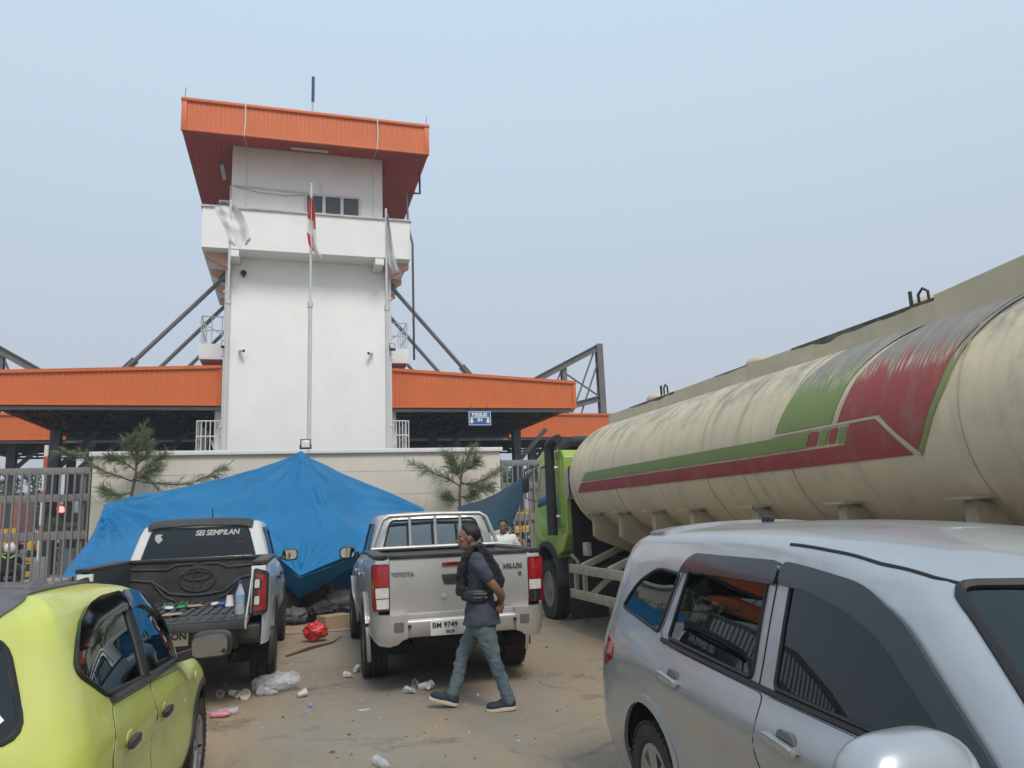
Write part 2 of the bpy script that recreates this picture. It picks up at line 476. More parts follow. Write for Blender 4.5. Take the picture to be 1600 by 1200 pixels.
# ---------------------------------------------------------------- tower
tower = thing('toll_tower', 'tall white toll plaza tower with orange flat roof and projecting balcony', 'tower', (.6, 26, 0))
def tb(mb, name, mat, par=None, **k):     # build in world numbers, parented to the tower
    mb.v = [(v[0] - .6, v[1] - 26, v[2]) for v in mb.v]
    return mb.build(name, mat, par or tower, **k)
m = MB(); m.box(.585, 28.65, 5.43, 5.27, 5.3, 10.86); tb(m, 'shaft', white_wall, bevel=.03)
m = MB(); m.box(.505, 28.65, 13.0, 5.24, 5.28, 4.3); tb(m, 'upper_wall', white_wall, bevel=.02)
bal = MB()
X0, X1, Y0, Y1, ZB, ZT = -2.92, 3.98, 25.1, 32.0, 10.86, 12.26
bal.box((X0 + X1) / 2, (Y0 + Y1) / 2, ZB + .09, X1 - X0, Y1 - Y0, .18)
th = .14
bal.box((X0 + X1) / 2, Y0 + th / 2, (ZB + .18 + ZT) / 2, X1 - X0, th, ZT - ZB - .18)
bal.box((X0 + X1) / 2, Y1 - th / 2, (ZB + .18 + ZT) / 2, X1 - X0, th, ZT - ZB - .18)
for xx in (X0 + th / 2, X1 - th / 2): bal.box(xx, (Y0 + Y1) / 2, (ZB + .18 + ZT) / 2, th, Y1 - Y0 - 2 * th, ZT - ZB - .18)
bo = tb(bal, 'balcony', white_wall)
cp = MB()
cp.box((X0 + X1) / 2, Y0 + .06, ZT + .035, X1 - X0 + .1, .24, .07)
for xx in (X0 + .06, X1 - .06): cp.box(xx, (Y0 + Y1) / 2 + .1, ZT + .035, .22, Y1 - Y0 - .2, .068)
tb(cp, 'coping', M('stained_coping', (.50, .49, .47), .8, var=.25, scale=2, streak=.5), bo, bevel=.01)
for xx, sg in ((-2.03, -1), (3.2, 1)):       # beams that carry the balcony
    for yy in (25.6, 27.4, 29.2, 31.0):
        tb(MB().prism([(xx, ZB - .55), (xx + sg * .8, ZB - .16), (xx + sg * .8, ZB - .003), (xx, ZB - .003)], 'y', yy, yy + .28), 'bracket',
           M('bracket_peach', (.62, .36, .27), .8, var=.06), bevel=.01)
for yy in (25.12,):
    for xx in (-1.9, 2.9): tb(MB().box(xx, 25.55, ZB - .13, .3, .85, .25), 'front_beam', white_wall, bevel=.01)
# roof: deep orange fascia, sloping red soffit
FX0, FX1, FY0, FY1, FZ0, FZ1 = -3.57, 4.59, 24.5, 32.6, 14.61, 15.76
rf = MB()
rf.box((FX0 + FX1) / 2, (FY0 + FY1) / 2, FZ1 - .08, FX1 - FX0 - .12, FY1 - FY0 - .12, .1)
ro = tb(rf, 'roof_deck', sheet_grey)
fm = MB(); corr(fm, FX0 + .1, FX1 - .1, FY0, FZ0 + .04, FZ0 + .04, FZ1 - .1, FZ1 - .1); tb(fm, 'fascia_sheet', orange, ro)
for xx, nm in ((FX0, 1), (FX1, -1)):
    s_ = MB(); corr(s_, FY0 + .1, FY1, 0, FZ0 + .04, FZ0 + .04, FZ1 - .1, FZ1 - .1)
    s_.v = [(xx - v[1] * (-nm if nm == 1 else 1) * (1 if nm == 1 else 1), v[0], v[2]) for v in s_.v]
    tb(s_, 'fascia_sheet', orange, ro)
s_ = MB(); corr(s_, FX0, FX1, FY1, FZ0 + .04, FZ0 + .04, FZ1 - .1, FZ1 - .1); tb(s_, 'fascia_sheet', orange, ro)
tr = MB()
tr.box((FX0 + FX1) / 2, FY0 - .02, FZ1 - .05, FX1 - FX0 + .1, .12, .1); tr.box((FX0 + FX1) / 2, FY0 - .012, FZ0 + .02, FX1 - FX0 + .06, .09, .05)
for xx in (FX0, FX1):
    tr.box(xx, (FY0 + FY1) / 2 + .05, FZ1 - .05, .12, FY1 - FY0 - .02, .098)
    tr.box(xx + (.05 if xx < 0 else -.05), FY0 - .018, (FZ0 + FZ1) / 2 - .03, .16, .07, FZ1 - FZ0 - .16)
tb(tr, 'fascia_trim', orange, ro, bevel=.008)
for xx in (-1.62, 2.78):       # white cable strapped down the fascia and wall
    tb(MB().tube([(xx, FY0 - .07, FZ1), (xx + .01, FY0 - .07, FZ0 + .5), (xx - .02, FY0 - .06, FZ0)], .022, 6), 'cable', white_pipe, ro)
    tb(MB().tube([(xx - .02, FY0 - .05, FZ0 - .02), (xx, 25.97, 14.93), (xx, 25.985, 12.3)], .010, 5), 'cable', white_pipe, ro)
WX0, WX1, WY0, WY1, WZ = -2.16, 3.17, 25.97, 31.4, 14.99
def soffit(a, b, c, d, n):
    """ribbed soffit between outer edge a-b and inner edge d-c"""
    a, b, c, d = map(Vector, (a, b, c, d)); mb = MB(); P = []
    for i in range(n):
        for fx, dz in ((0, 0), (.75, 0), (.80, .018), (.95, .018)): P.append(((i + fx) / n, dz))
    P.append((1, 0))
    mb.grid([[a.lerp(d, t) + Vector((0, 0, dz)), b.lerp(c, t) + Vector((0, 0, dz))] for t, dz in P]); return mb
oc = [(FX0, FY0, FZ0), (FX1, FY0, FZ0), (FX1, FY1, FZ0), (FX0, FY1, FZ0)]
ic = [(WX0, WY0, WZ), (WX1, WY0, WZ), (WX1, WY1, WZ), (WX0, WY1, WZ)]
for i in range(4):
    j = (i + 1) % 4
    so = soffit(oc[i], oc[j], ic[j], ic[i], 9); tb(so, 'soffit', red_soffit, ro)
    tb(MB().tube([oc[i], ic[i]], .035, 6), 'soffit_ridge', red_soffit, ro)
tb(MB().box(.5, 25.2, 14.72, 1.25, .16, .07, rot=Matrix.Rotation(R(14), 3, 'X')), 'soffit_lamp', M('lamp_tube_housing', (.55, .55, .55), .4, var=.05), ro, bevel=.02)
tb(MB().box(-2.55, 27.6, 14.72, .14, 1.2, .08, rot=Matrix.Rotation(R(-14), 3, 'Y')), 'soffit_lamp', MATS['lamp_tube_housing'], ro, bevel=.02)
# rods on the roof
for p, h in (((FX0 + .05, FY0 + .05), .42), ((FX1 - .05, FY0 + .05), .36)):
    tb(MB().tube([(p[0], p[1], FZ1), (p[0] + .02, p[1], FZ1 + h)], .012, 5), 'lightning_rod', steel_mid, ro)
tb(MB().tube([(.62, 27.6, FZ1 - .1), (.64, 27.6, 18.35)], .035, 8), 'mast', galv, ro)
tb(MB().tube([(.645, 27.6, 18.0), (.65, 27.6, 19.05)], .06, 8), 'antenna', M('antenna_blue', (.05, .06, .13), .5), ro)
# window
WXA, WXB, WZA, WZB = .39, 2.29, 12.62, 13.38
wf = MB(); fw = .07
for zz in (WZA, WZB): wf.box((WXA + WXB) / 2, 25.97, zz, WXB - WXA + fw, .09, fw)
for i in range(4): wf.box(lerp(WXA, WXB, i / 3), 25.968, (WZA + WZB) / 2, fw if i in (0, 3) else .11, .09, WZB - WZA - fw)
wfo = tb(wf, 'window_frame', M('cream_window_frame', (.62, .59, .52), .5), bevel=.008)
for i in range(3):
    a, b = lerp(WXA, WXB, i / 3) + .06, lerp(WXA, WXB, (i + 1) / 3) - .06
    tb(MB().box((a + b) / 2, 25.985, (WZA + WZB) / 2, b - a, .012, WZB - WZA - fw), 'pane', M('window_pane_dark', (.05, .06, .07), .12, var=.1, scale=1), wfo)
# conduits, air conditioner, drain pipes
tb(MB().tube([(-2.14, 25.95, 12.4), (-2.14, 25.95, 13.45), (-2.05, 25.94, 13.5), (.9, 25.94, 13.42), (.92, 25.94, 13.42), (.94, 25.94, 13.8), (.86, 25.94, 13.83)], .02, 6), 'conduit', white_pipe)
tb(MB().tube([(-2.0, 25.95, 13.45), (-1.2, 25.95, 13.30), (-.3, 25.95, 13.27), (.5, 25.95, 13.36), (.9, 25.95, 13.4)], .010, 5), 'cable', steel_mid)
ac = tb(MB().box(-2.36, 26.6, 12.72, .34, .8, .62), 'air_conditioner', M('ac_white', (.62, .61, .58), .5), bevel=.02)
tb(MB().lathe([(.0, 0), (.24, 0), (.24, .03), (.2, .04)], 20, (-2.36, 26.17, 12.72), 'y'), 'fan_grille', steel_mid, ac)
blk = MB().tube([(4.45, 25.6, 14.5), (4.45, 25.6, 13.62), (4.0, 25.4, 13.52), (3.93, 25.4, 13.5), (3.95, 25.3, 12.2), (4.05, 25.0, 11.4), (4.05, 25.05, 7.2)], .04, 8)
tb(blk, 'drain_pipe', M('pipe_black', (.03, .03, .035), .5), smooth=True)
for xx in (-2.17, 3.34):
    tb(MB().tube([(xx, 25.95, 3.4), (xx, 25.95, 10.85)], .055, 10), 'down_pipe', white_pipe, smooth=True)
    for zz in (5.0, 7.4, 9.6): tb(MB().box(xx, 25.95, zz, .2, .14, .05), 'pipe_clamp', white_pipe)
for xx in (-2.03, 3.21): tb(MB().tube([(xx + .0, 25.96, 3.4), (xx, 25.96, 10.85)], .022, 8), 'conduit', white_pipe, smooth=True)
# small side balconies half way up
def railing(mb, pts, h=.95, bars=0, r=.02):
    for a, b in zip(pts[:-1], pts[1:]):
        a, b = Vector(a), Vector(b)
        for z in (h, h * .5): mb.tube([a + Vector((0, 0, z)), b + Vector((0, 0, z))], r, 6)
        for t in [i / max(1, bars) for i in range(bars + 1)]:
            p = a.lerp(b, t); mb.tube([p, p + Vector((0, 0, h))], r * .8, 6)
    return mb
for sx, x0, x1 in ((-1, -3.12, -2.05), (1, 3.23, 4.2)):
    sb = tb(MB().box((x0 + x1) / 2, 28.1, 7.82, x1 - x0, 1.7, .55), 'side_balcony', white_wall, bevel=.01)
    tb(MB().box((x0 + x1) / 2, 28.12, 7.50, x1 - x0 - .15, 1.5, .09), 'underside', red_soffit, sb)
    xe = x0 if sx < 0 else x1; xi = x1 if sx < 0 else x0
    rl = railing(MB(), [(xi, 27.3, 8.09), (xe + .05 * -sx, 27.3, 8.09), (xe + .05 * -sx, 28.9, 8.09)], 1.0, 3, .022)
    rl.tube([(xi - .1 * sx, 27.32, 8.2), (xe, 27.32, 8.9)], .018, 5)
    tb(rl, 'railing', white_pipe, sb)
    r2 = railing(MB(), [(-2.15 if sx < 0 else 3.35, 26.2, 4.2), (-2.98 if sx < 0 else 4.0, 26.2, 4.2), (-2.98 if sx < 0 else 4.0, 29.5, 4.2)], 1.02, 6, .024)
    r2.tube([(-2.4 if sx < 0 else 3.5, 26.3, 4.2), (-2.9 if sx < 0 else 3.95, 28.8, 5.2)], .03, 5)
    tb(r2, 'stair_railing', white_pipe)
    tb(MB().box(-2.55 if sx < 0 else 3.7, 28.0, 4.1, 1.0, 3.8, .16), 'landing', white_wall)
    tb(MB().tube([(-2.42 if sx < 0 else 3.58, 27.3, .0), (-2.42 if sx < 0 else 3.58, 27.3, 5.7)], .13, 14), 'round_column', white_wall, smooth=True)
# stay rods from the tower down to the canopies (each rod belongs to the tower that carries it)
for Yr in (26.9, 29.8, 32.9):
    for xa, za, xb, zb in ((-2.08, 10.72, -5.4, 6.98), (3.24, 10.72, 6.5, 6.98)):
        sg = -1 if xa < 0 else 1
        rod = tb(MB().tube([(xa, Yr, za), (xb, Yr, zb)], .075, 10), 'stay_rod', steel_mid, smooth=True)
        d = Vector((xb - xa, 0, zb - za)).normalized()
        for t in (0, 1):
            p = Vector((lerp(xa, xb, t), Yr, lerp(za, zb, t))); q = p + d * (.55 if t == 0 else -.55)
            tb(MB().bar(p, q, .05, .26), 'rod_fork', steel_dark, rod)

# ---------------------------------------------------------------- wing canopies
def truss(p, q, depth, bay, r=.045, par=None, flip=0, name='truss'):
    p, q = Vector(p), Vector(q); L = (q - p).length; n = max(2, round(L / bay)); up = Vector((0, 0, depth)); mb = MB()
    mb.bar(p, q, r * 2); mb.bar(p + up, q + up, r * 2)
    for i in range(n):
        a, b = p.lerp(q, i / n), p.lerp(q, (i + 1) / n)
        if (i + flip) % 2: mb.bar(a, b + up, r * 1.4)
        else: mb.bar(a + up, b, r * 1.4)
        if i: mb.bar(a, a + up, r * 1.3)
    return mb
def canopy(name, label, x0, x1, y0, y1, zb, zt_in, zt_out, inner, fr=None):
    """wing roof: fascia on the road side tapering away from the tower, open truss work below"""
    c = thing(name, label, 'canopy', ((x0 + x1) / 2, y0, 0), group=None)
    cx, cy = (x0 + x1) / 2, y0
    def cb(mb, nm, mat, par=None, **k):
        mb.v = [(v[0] - cx, v[1] - cy, v[2]) for v in mb.v]; return mb.build(nm, mat, par or c, **k)
    za, zc = (zt_out, zt_in) if inner == 'right' else (zt_in, zt_out)
    zm = min(za, zc)
    q0, q1 = fr or (x0, x1); f_ = MB(); corr(f_, q0 + .14, q1 - .14, y0, zb + .05, zb + .05, lerp(za, zc, (q0 - x0) / (x1 - x0)) - .1, lerp(za, zc, (q1 - x0) / (x1 - x0)) - .1); fo = cb(f_, 'fascia_sheet', orange)
    t_ = MB(); t_.bar((x0 - .03, y0 - .02, za - .05), (x1 + .03, y0 - .02, zc - .05), .13, .11); t_.bar((q0, y0, zb + .025), (q1, y0, zb + .025), .1, .05)
    for xx, zz in ((q0 + .07, za), (q1 - .07, zc)): t_.box(xx, y0 - .02, (zb + zz) / 2 - .03, .14, .06, zz - zb - .16)
    cb(t_, 'fascia_trim', orange, fo)
    cb(MB().box((x0 + x1) / 2, y0 + .25, zb - .06, x1 - x0 - .1, .16, .1), 'gutter', M('gutter_grey', (.30, .30, .30), .5))
    for xx, zz, sg in ((x0, za, 1), (x1, zc, -1)):
        s2 = MB(); corr(s2, y0 + .1, y1, 0, zb + .05, zb + .05, zz - .1, zm - .12)
        s2.v = [(xx + v[1] * sg, v[0], v[2]) for v in s2.v]; cb(s2, 'end_sheet', orange)
    s3 = MB(); corr(s3, x0, x1, y1, zb + .35, zb + .35, zm - .12, zm - .12); cb(s3, 'back_sheet', steel_navy)
    rs = MB(); rs.grid([[(x0 + .06, y0 + .06, za - .14), (x0 + .06, y1 - .06, zm - .14)], [(x1 - .06, y0 + .06, zc - .14), (x1 - .06, y1 - .06, zm - .14)]])
    cb(rs, 'roof_sheet', sheet_grey)
    dz = zm - zb - .32
    ny = max(2, round((y1 - y0) / 1.9)); nx = max(2, round((x1 - x0) / 1.9))
    for i in range(ny + 1):
        yy = lerp(y0 + .3, y1 - .25, i / ny); cb(truss((x0 + .2, yy, zb + .06), (x1 - .2, yy, zb + .06), dz, 1.0, .05, flip=i), 'truss', steel_navy)
    for i in range(nx + 1):
        xx = lerp(x0 + .3, x1 - .3, i / nx); cb(truss((xx, y0 + .3, zb + .12), (xx, y1 - .25, zb + .12), dz - .1, 1.0, .045, flip=i), 'truss', steel_navy)
    pl = MB()
    for i in range(int((x1 - x0) / .95)): pl.box(x0 + .5 + i * .95, (y0 + y1) / 2, zm - .2, .07, y1 - y0 - .3, .1)
    o = cb(pl, 'purlins', steel_navy)
    return c, cb
cl, cbl = canopy('wing_canopy', 'orange wing canopy joined to the tower on the side of the traffic lights', -9.25, -2.24, 26.5, 36.0, 5.78, 7.17, 6.86, 'right')
cr, cbr = canopy('wing_canopy', 'orange wing canopy carrying the blue MASUK sign along its edge', 3.38, 10.55, 26.5, 36.0, 5.74, 7.18, 6.80, 'left')
cl2, cbl2 = canopy('rear_canopy', 'farther orange canopy behind the wing over the striped barrier blocks', -14.3, -2.3, 36.4, 46.0, 5.76, 7.0, 6.92, 'right', (-14.3, -9.4))
cr2, cbr2 = canopy('rear_canopy', 'farther orange canopy behind the tanker with a tall steel frame on it', 3.4, 16.6, 36.4, 46.0, 5.72, 7.0, 6.96, 'left', (10.7, 16.6))
def ibeam(mb, p, q, w=.34, h=.34):
    p, q = Vector(p), Vector(q); mb.bar(p, q, .05, h)
    d = (q - p).normalized(); up = Vector((0, 1, 0)) if abs(d.z) > .9 else Vector((0, 0, 1)); a = d.cross(up).normalized(); b = a.cross(d).normalized()
    for s in (-1, 1): mb.bar(p + b * s * h / 2, q + b * s * h / 2, w, .045)
    return mb
# steel frame on the right rear canopy and its twin on the left
for cbf, sg, xm, x1_, x2_ in ((cbr2, 1, 16.2, 14.1, 12.3), (cbl2, -1, -13.9, -12.3, -10.6)):
    Ym = 36.9
    zt = 10.9
    cbf(ibeam(MB(), (xm, Ym, 6.9), (xm, Ym, zt)), 'mast', steel_mid)
    cbf(ibeam(MB(), (xm, Ym - .05, zt - .15), (x2_, Ym - .05, 8.75), .26, .3), 'raking_beam', steel_mid)
    cbf(ibeam(MB(), (x1_, Ym + .1, 6.9), (x1_, Ym + .1, 9.75), .26, .3), 'short_post', steel_mid)
    cbf(ibeam(MB(), (xm, Ym, 7.9), (x2_ - sg * 1.2, Ym, 6.6), .24, .28), 'lower_beam', steel_mid)
    for a, b in (((xm - sg * .25, 10.6), (x1_ + sg * .4, 7.2)), ((xm - sg * .1, 9.9), (x1_ + sg * .8, 6.9)), ((x1_ + sg * .1, 9.2), (xm, 7.9)), ((x1_ - sg * .1, 9.5), (x2_ + sg * .6, 7.2))):
        cbf(MB().tube([(a[0], Ym, a[1]), (b[0], Ym, b[1])], .05, 6), 'tie_rod', steel_mid)
# canopy columns
for X_, Y_ in ((-11.9, 38), (-10.3, 41), (-8.6, 37.2), (-7.3, 38), (8.2, 37.5), (9.6, 41), (12.4, 38), (13.8, 42)):
    par = cbl2 if X_ < 0 else cbr2
    k = MB(); ibeam(k, (X_, Y_, .02), (X_, Y_, 5.8), .34, .34); par(k, 'column', steel_dark)
    par(MB().bar((X_ + .1, Y_, 4.6), (X_ + 1.2, Y_, 5.75), .16), 'knee_brace', steel_dark)
for X_, par in ((-9.0, cbl), (-5.6, cbl), (6.2, cbr), (10.2, cbr)):
    k = MB(); ibeam(k, (X_, 33.5, .02), (X_, 33.5, 5.8), .36, .36); par(k, 'column', steel_dark)
    par(MB().bar((X_ + .1, 33.5, 4.3), (X_ + 1.5, 33.5, 5.78), .18), 'knee_brace', steel_dark)

# ---------------------------------------------------------------- hanging signs
def sign(label, x, y, z, w_, h_):
    t = thing('hanging_sign', label, 'sign', (x, y, z))
    p = MB().box(0, 0, 0, w_, .04, h_).build('panel', sign_blue, t, bevel=.006)
    fr = MB()
    for zz in (-h_ / 2 + .022, h_ / 2 - .022): fr.box(0, -.024, zz, w_ - .02, .01, .018)
    for xx in (-w_ / 2 + .022, w_ / 2 - .022): fr.box(xx, -.0235, 0, .018, .01, h_ - .06)
    fr.build('border', sign_white, t)
    for txt, zz, sz in (('MASUK', h_ * .26, h_ * .34), ('IN', -h_ * .12, h_ * .34)):
        o = text_mesh(txt, sz, .004, sign_white, 'lettering', t, bold=.006); o.location = (0, -.026, zz); o.rotation_euler = (R(90), 0, 0)
    for s in (-1, 1):
        a = MB(); xx = s * w_ * .36
        a.prism([(xx - .04, .06), (xx + .04, .06), (xx + .04, -.1), (xx + .085, -.1), (xx, -.2), (xx - .085, -.1), (xx - .04, -.1)], 'y', -.028, -.021)
        a.build('arrow', sign_white, t)
    MB().box(0, -.0245, .045, w_ * .78, .007, .035).build('arrow_bar', sign_white, t)
    for s in (-1, 1): MB().tube([(s * w_ * .35, .0, h_ / 2), (s * w_ * .35, .05, h_ / 2 + .25)], .012, 5).build('hanger', steel_dark, t)
sign('blue MASUK IN sign with two down arrows under the canopy edge', 6.67, 26.42, 5.34, .86, .53)
sign('blue MASUK IN sign half hidden by the tanker cab and exhaust', 13.62, 36.2, 5.22, .86, .53)

# ---------------------------------------------------------------- wall in front of the tower
wall = thing('boundary_wall', 'long beige rendered wall with white coping in front of the tower', 'wall', (.5, 19.5, 0))
wl = MB().box(0, .15, 1.745, 9.9, .3, 3.49).build('wall_body', beige_wall, wall, bevel=.01)
MB().box(0, .13, 3.545, 10.04, .44, .11).build('coping', cap_white, wall, bevel=.02)
jt = M('tile_joint', (.36, .32, .28), .85)
for z in (.62, 1.22, 1.82, 2.42, 3.02):
    MB().box(0, -.001, z, 9.86, .006, .006).build('joint', jt, wl)

# ---------------------------------------------------------------- steel fences
bar_me = {}
def fence(label, x0, x1, y, gate=False):
    f = thing('steel_fence', label, 'fence', (x0, y, 0))
    L = x1 - x0
    for z, h in ((3.17, .16), (2.55, .17), (1.70, .19), (.25, .12)):
        MB().box(L / 2, .0, z, L, .06, h).build('rail', fence_grey, f, bevel=.006)
    me = bar_me.setdefault('b', MB().box(0, 0, 1.6, .04, .04, 3.1).mesh('bar', fence_grey, bevel=.004, seg=1))
    n = int(L / .152)
    for i in range(n + 1):
        xx = i * L / n
        mobj('bar', me, f, (xx, -.052, 0))
    pm = bar_me.setdefault('p', MB().box(0, 0, 1.62, .12, .12, 3.24).mesh('post', fence_grey, bevel=.008, seg=1))
    for i in range(int(L / 2.4) + 1): mobj('post', pm, f, (.85 + i * 2.4 if .85 + i * 2.4 < L else L, .09, 0))
    return f
fence('grey steel bar fence ending at the wall beside the traffic lights', -17.5, -4.49, 19.55)
fence('grey steel bar fence between the wall and the lime truck cab', 5.49, 12.5, 19.55)
# ---------------------------------------------------------------- vehicle helpers
tint = glass_mat('tinted_car_glass', (.10, .12, .12), film=.03)
tint_dark = glass_mat('dark_tinted_car_glass', (.040, .050, .055), film=.0)
clear_glass = glass_mat('clear_car_glass', (.62, .70, .64), film=.02)
visor_m = glass_mat('smoked_window_visor', (.10, .12, .14), rough=.06, film=.05)
rim_alloy = M('alloy_rim', (.42, .42, .43), .35, metal=.8, var=.1, dust=.4)
rim_steel = M('truck_steel_rim', (.34, .34, .34), .45, metal=.5, var=.15, dust=.5)
seat_m = M('seat_cloth', (.045, .045, .048), .9, var=.2)
trim_blk = M('black_trim', (.014, .014, .016), .42, var=.1, dust=.18)
under_m = M('underbody', (.02, .019, .018), .85, var=.3)
seal_m = M('rubber_seal', (.012, .012, .013), .55, var=0)
chrome = M('chrome', (.75, .75, .76), .12, metal=1, var=0)
lens_red = M('red_lens', (.32, .008, .010), .12, var=.08, coat=1)
lens_dred = M('dark_red_lens', (.16, .006, .008), .12, var=.08, coat=1)
lens_clear = M('clear_lens', (.62, .58, .55), .15, var=.15, scale=30, coat=1)
lens_dark = M('smoked_lens', (.02, .02, .022), .08, var=.05, coat=1)
mirror_m = M('mirror_glass', (.75, .77, .78), .03, metal=1, var=0)
plate_w = M('plate_white', (.74, .73, .69), .5, var=.06, scale=20, dust=.2)
plate_k = M('plate_black_ink', (.02, .02, .02), .6, var=0)
plastic_grey = M('grey_plastic', (.09, .09, .092), .7, var=.15, dust=.3)

def superell(mb, c, r, e1=.6, e2=.6, nu=16, nv=10, rot=None, mi=0, fn=None):
    def sp(x, e): return math.copysign(abs(x)**e, x)
    P = []
    for i in range(nu):
        t = 2 * math.pi * i / nu; row = []
        for k in range(nv + 1):
            p = -math.pi / 2 + math.pi * k / nv
            v = Vector((r[0] * sp(math.cos(p), e1) * sp(math.cos(t), e2), r[1] * sp(math.cos(p), e1) * sp(math.sin(t), e2), r[2] * sp(math.sin(p), e1)))
            if fn: v = Vector(fn(v))
            if rot is not None: v = rot @ v
            row.append(v + Vector(c))
        P.append(row)
    return mb.grid(P, mi, closeu=True)
def sheet(poly, fn, grid=.08, thick=.0):
    """fn(a, b, off) -> point. Outline laid on an analytic surface."""
    poly = ccw(poly)
    bm = bmesh.new(); vs = [bm.verts.new((p[0], p[1], 0)) for p in poly]; bm.faces.new(vs)
    for k in (0, 1):
        lo, hi = min(p[k] for p in poly), max(p[k] for p in poly); n = int((hi - lo) / grid)
        for i in range(1, n + 1):
            co = [0, 0, 0]; no = [0, 0, 0]; co[k] = lo + (hi - lo) * i / (n + 1); no[k] = 1
            bmesh.ops.bisect_plane(bm, geom=bm.verts[:] + bm.edges[:] + bm.faces[:], plane_co=co, plane_no=no)
    bm.verts.index_update(); mb = MB()
    mb.add([fn(v.co.x, v.co.y, 0) for v in bm.verts], [[v.index for v in f.verts] for f in bm.faces])
    if thick:
        nb = len(bm.verts); mb.v += [tuple(fn(v.co.x, v.co.y, -thick)) for v in bm.verts]
        for f in bm.faces: mb.f.append(tuple(v.index + nb for v in f.verts)[::-1]); mb.mi.append(0)
        for e_ in bm.edges:
            if len(e_.link_faces) == 1:
                a, b = e_.verts[0].index, e_.verts[1].index; mb.f.append((a, b, b + nb, a + nb)); mb.mi.append(0)
    bm.free(); return mb
def arc(cx, cz, r, a0, a1, n=12): return [(cx + r * math.cos(R(lerp(a0, a1, i / n))), cz + r * math.sin(R(lerp(a0, a1, i / n)))) for i in range(n + 1)]

wheel_cache = {}
def wheel(par, x, y, r, wd, side, kind, ry=.0):
    key = (r, wd, kind, side)
    if key not in wheel_cache:
        h = wd / 2; o = side
        t = MB(); rimr = r * (.64 if kind != 'truck' else .58)
        prof = [(rimr, -h * .80), (rimr + .02, -h * .95), (r * .86, -h * 1.0), (r * .955, -h * .93), (r * .985, -h * .80)]
        ng = 4
        for i in range(ng):
            a = lerp(-h * .8, h * .8, (i + .12) / ng); b = lerp(-h * .8, h * .8, (i + .84) / ng)
            prof += [(r, a), (r, b), (r - .012, b + .002), (r - .012, b + h * .05)]
        prof = prof[:-2] + [(r * .985, h * .80), (r * .955, h * .93), (r * .86, h * 1.0), (rimr + .02, h * .95), (rimr, h * .80)]
        t.lathe(prof, 56, (0, 0, 0), 'y', close=True)
        nb = 44                      # tread blocks: shoulder lugs
        for i in range(nb):
            an = 2 * math.pi * i / nb
            for sy in (-1, 1):
                m_ = Matrix.Rotation(-an, 3, 'Y')
                c = m_ @ Vector((r - .004, 0, 0)); c.y = sy * h * .80
                t.box(c.x, c.y, c.z, .016, h * .34, 2 * math.pi * r / nb * .62, rot=m_)
        tm = t.mesh('tyre', black_rub, smooth=True, ang=30, weld=False)
        k = MB()
        if kind == 'truck':
            k.lathe([(rimr + .005, h * .75), (rimr + .01, h * .88), (rimr - .03, h * .86), (rimr * .86, h * .35), (rimr * .62, h * .30), (rimr * .55, h * .62), (rimr * .38, h * .64), (rimr * .36, h * .9), (0, h * .92)], 32, (0, 0, 0), 'y')
            for i in range(8):
                a = 2 * math.pi * i / 8; k.lathe([(.02, h * .6), (.02, h * .74), (0, h * .76)], 6, (rimr * .47 * math.cos(a), 0, rimr * .47 * math.sin(a)), 'y')
        else:
            k.lathe([(rimr + .004, -h * .8), (rimr - .004, h * .70), (rimr + .006, h * .86), (rimr - .022, h * .86), (rimr - .045, h * .3), (rimr - .06, -h * .3), (0, -h * .3)], 40, (0, 0, 0), 'y')
            ns = 6
            for i in range(ns):
                a = 2 * math.pi * i / ns
                for da in (-.13, .13):
                    p = Vector((rimr * .93 * math.cos(a + da), h * .72, rimr * .93 * math.sin(a + da))); q = Vector((rimr * .18 * math.cos(a + da * 2), h * .62, rimr * .18 * math.sin(a + da * 2)))
                    k.bar(p, q, .035, .05)
            k.lathe([(.075, h * .4), (.075, h * .72), (.055, h * .78), (0, h * .79)], 20, (0, 0, 0), 'y')
        if side < 0: k.v = [(v[0], -v[1], v[2]) for v in k.v]
        km = k.mesh('rim', rim_steel if kind == 'truck' else rim_alloy, smooth=True, ang=30, weld=False)
        wheel_cache[key] = (tm, km)
    tm, km = wheel_cache[key]
    w_ = mobj('wheel', tm, par, (x, y, r), (0, ry, 0))
    mobj('rim', km, w_)
    return w_
def seat(par, x, y, z=.55, hr=True):
    s_ = MB()
    superell(s_, (x + .22, y, z), (.27, .25, .11), .6, .5); superell(s_, (x - .08, y, z + .36), (.10, .24, .38), .6, .5, rot=Matrix.Rotation(R(-14), 3, 'Y'))
    o = s_.build('seat', seat_m, par, smooth=True)
    if hr:
        h_ = MB(); superell(h_, (x - .21, y, z + .82), (.055, .135, .10), .6, .6, rot=Matrix.Rotation(R(-10), 3, 'Y')); h_.build('headrest', seat_m, o, smooth=True)
    return o
def steering(par, x, y, z):
    s_ = MB(); rt = Matrix.Rotation(R(65), 3, 'Y')
    s_.tube([rt @ Vector((.18 * math.cos(a * .2618), .18 * math.sin(a * .2618), 0)) + Vector((x, y, z)) for a in range(24)], .014, 6, closed=True)
    for a in (0, 2.1, 4.2): s_.bar(Vector((x, y, z)), rt @ Vector((.17 * math.cos(a), .17 * math.sin(a), 0)) + Vector((x, y, z)), .03, .02)
    return s_.build('steering_wheel', seat_m, par, smooth=True)
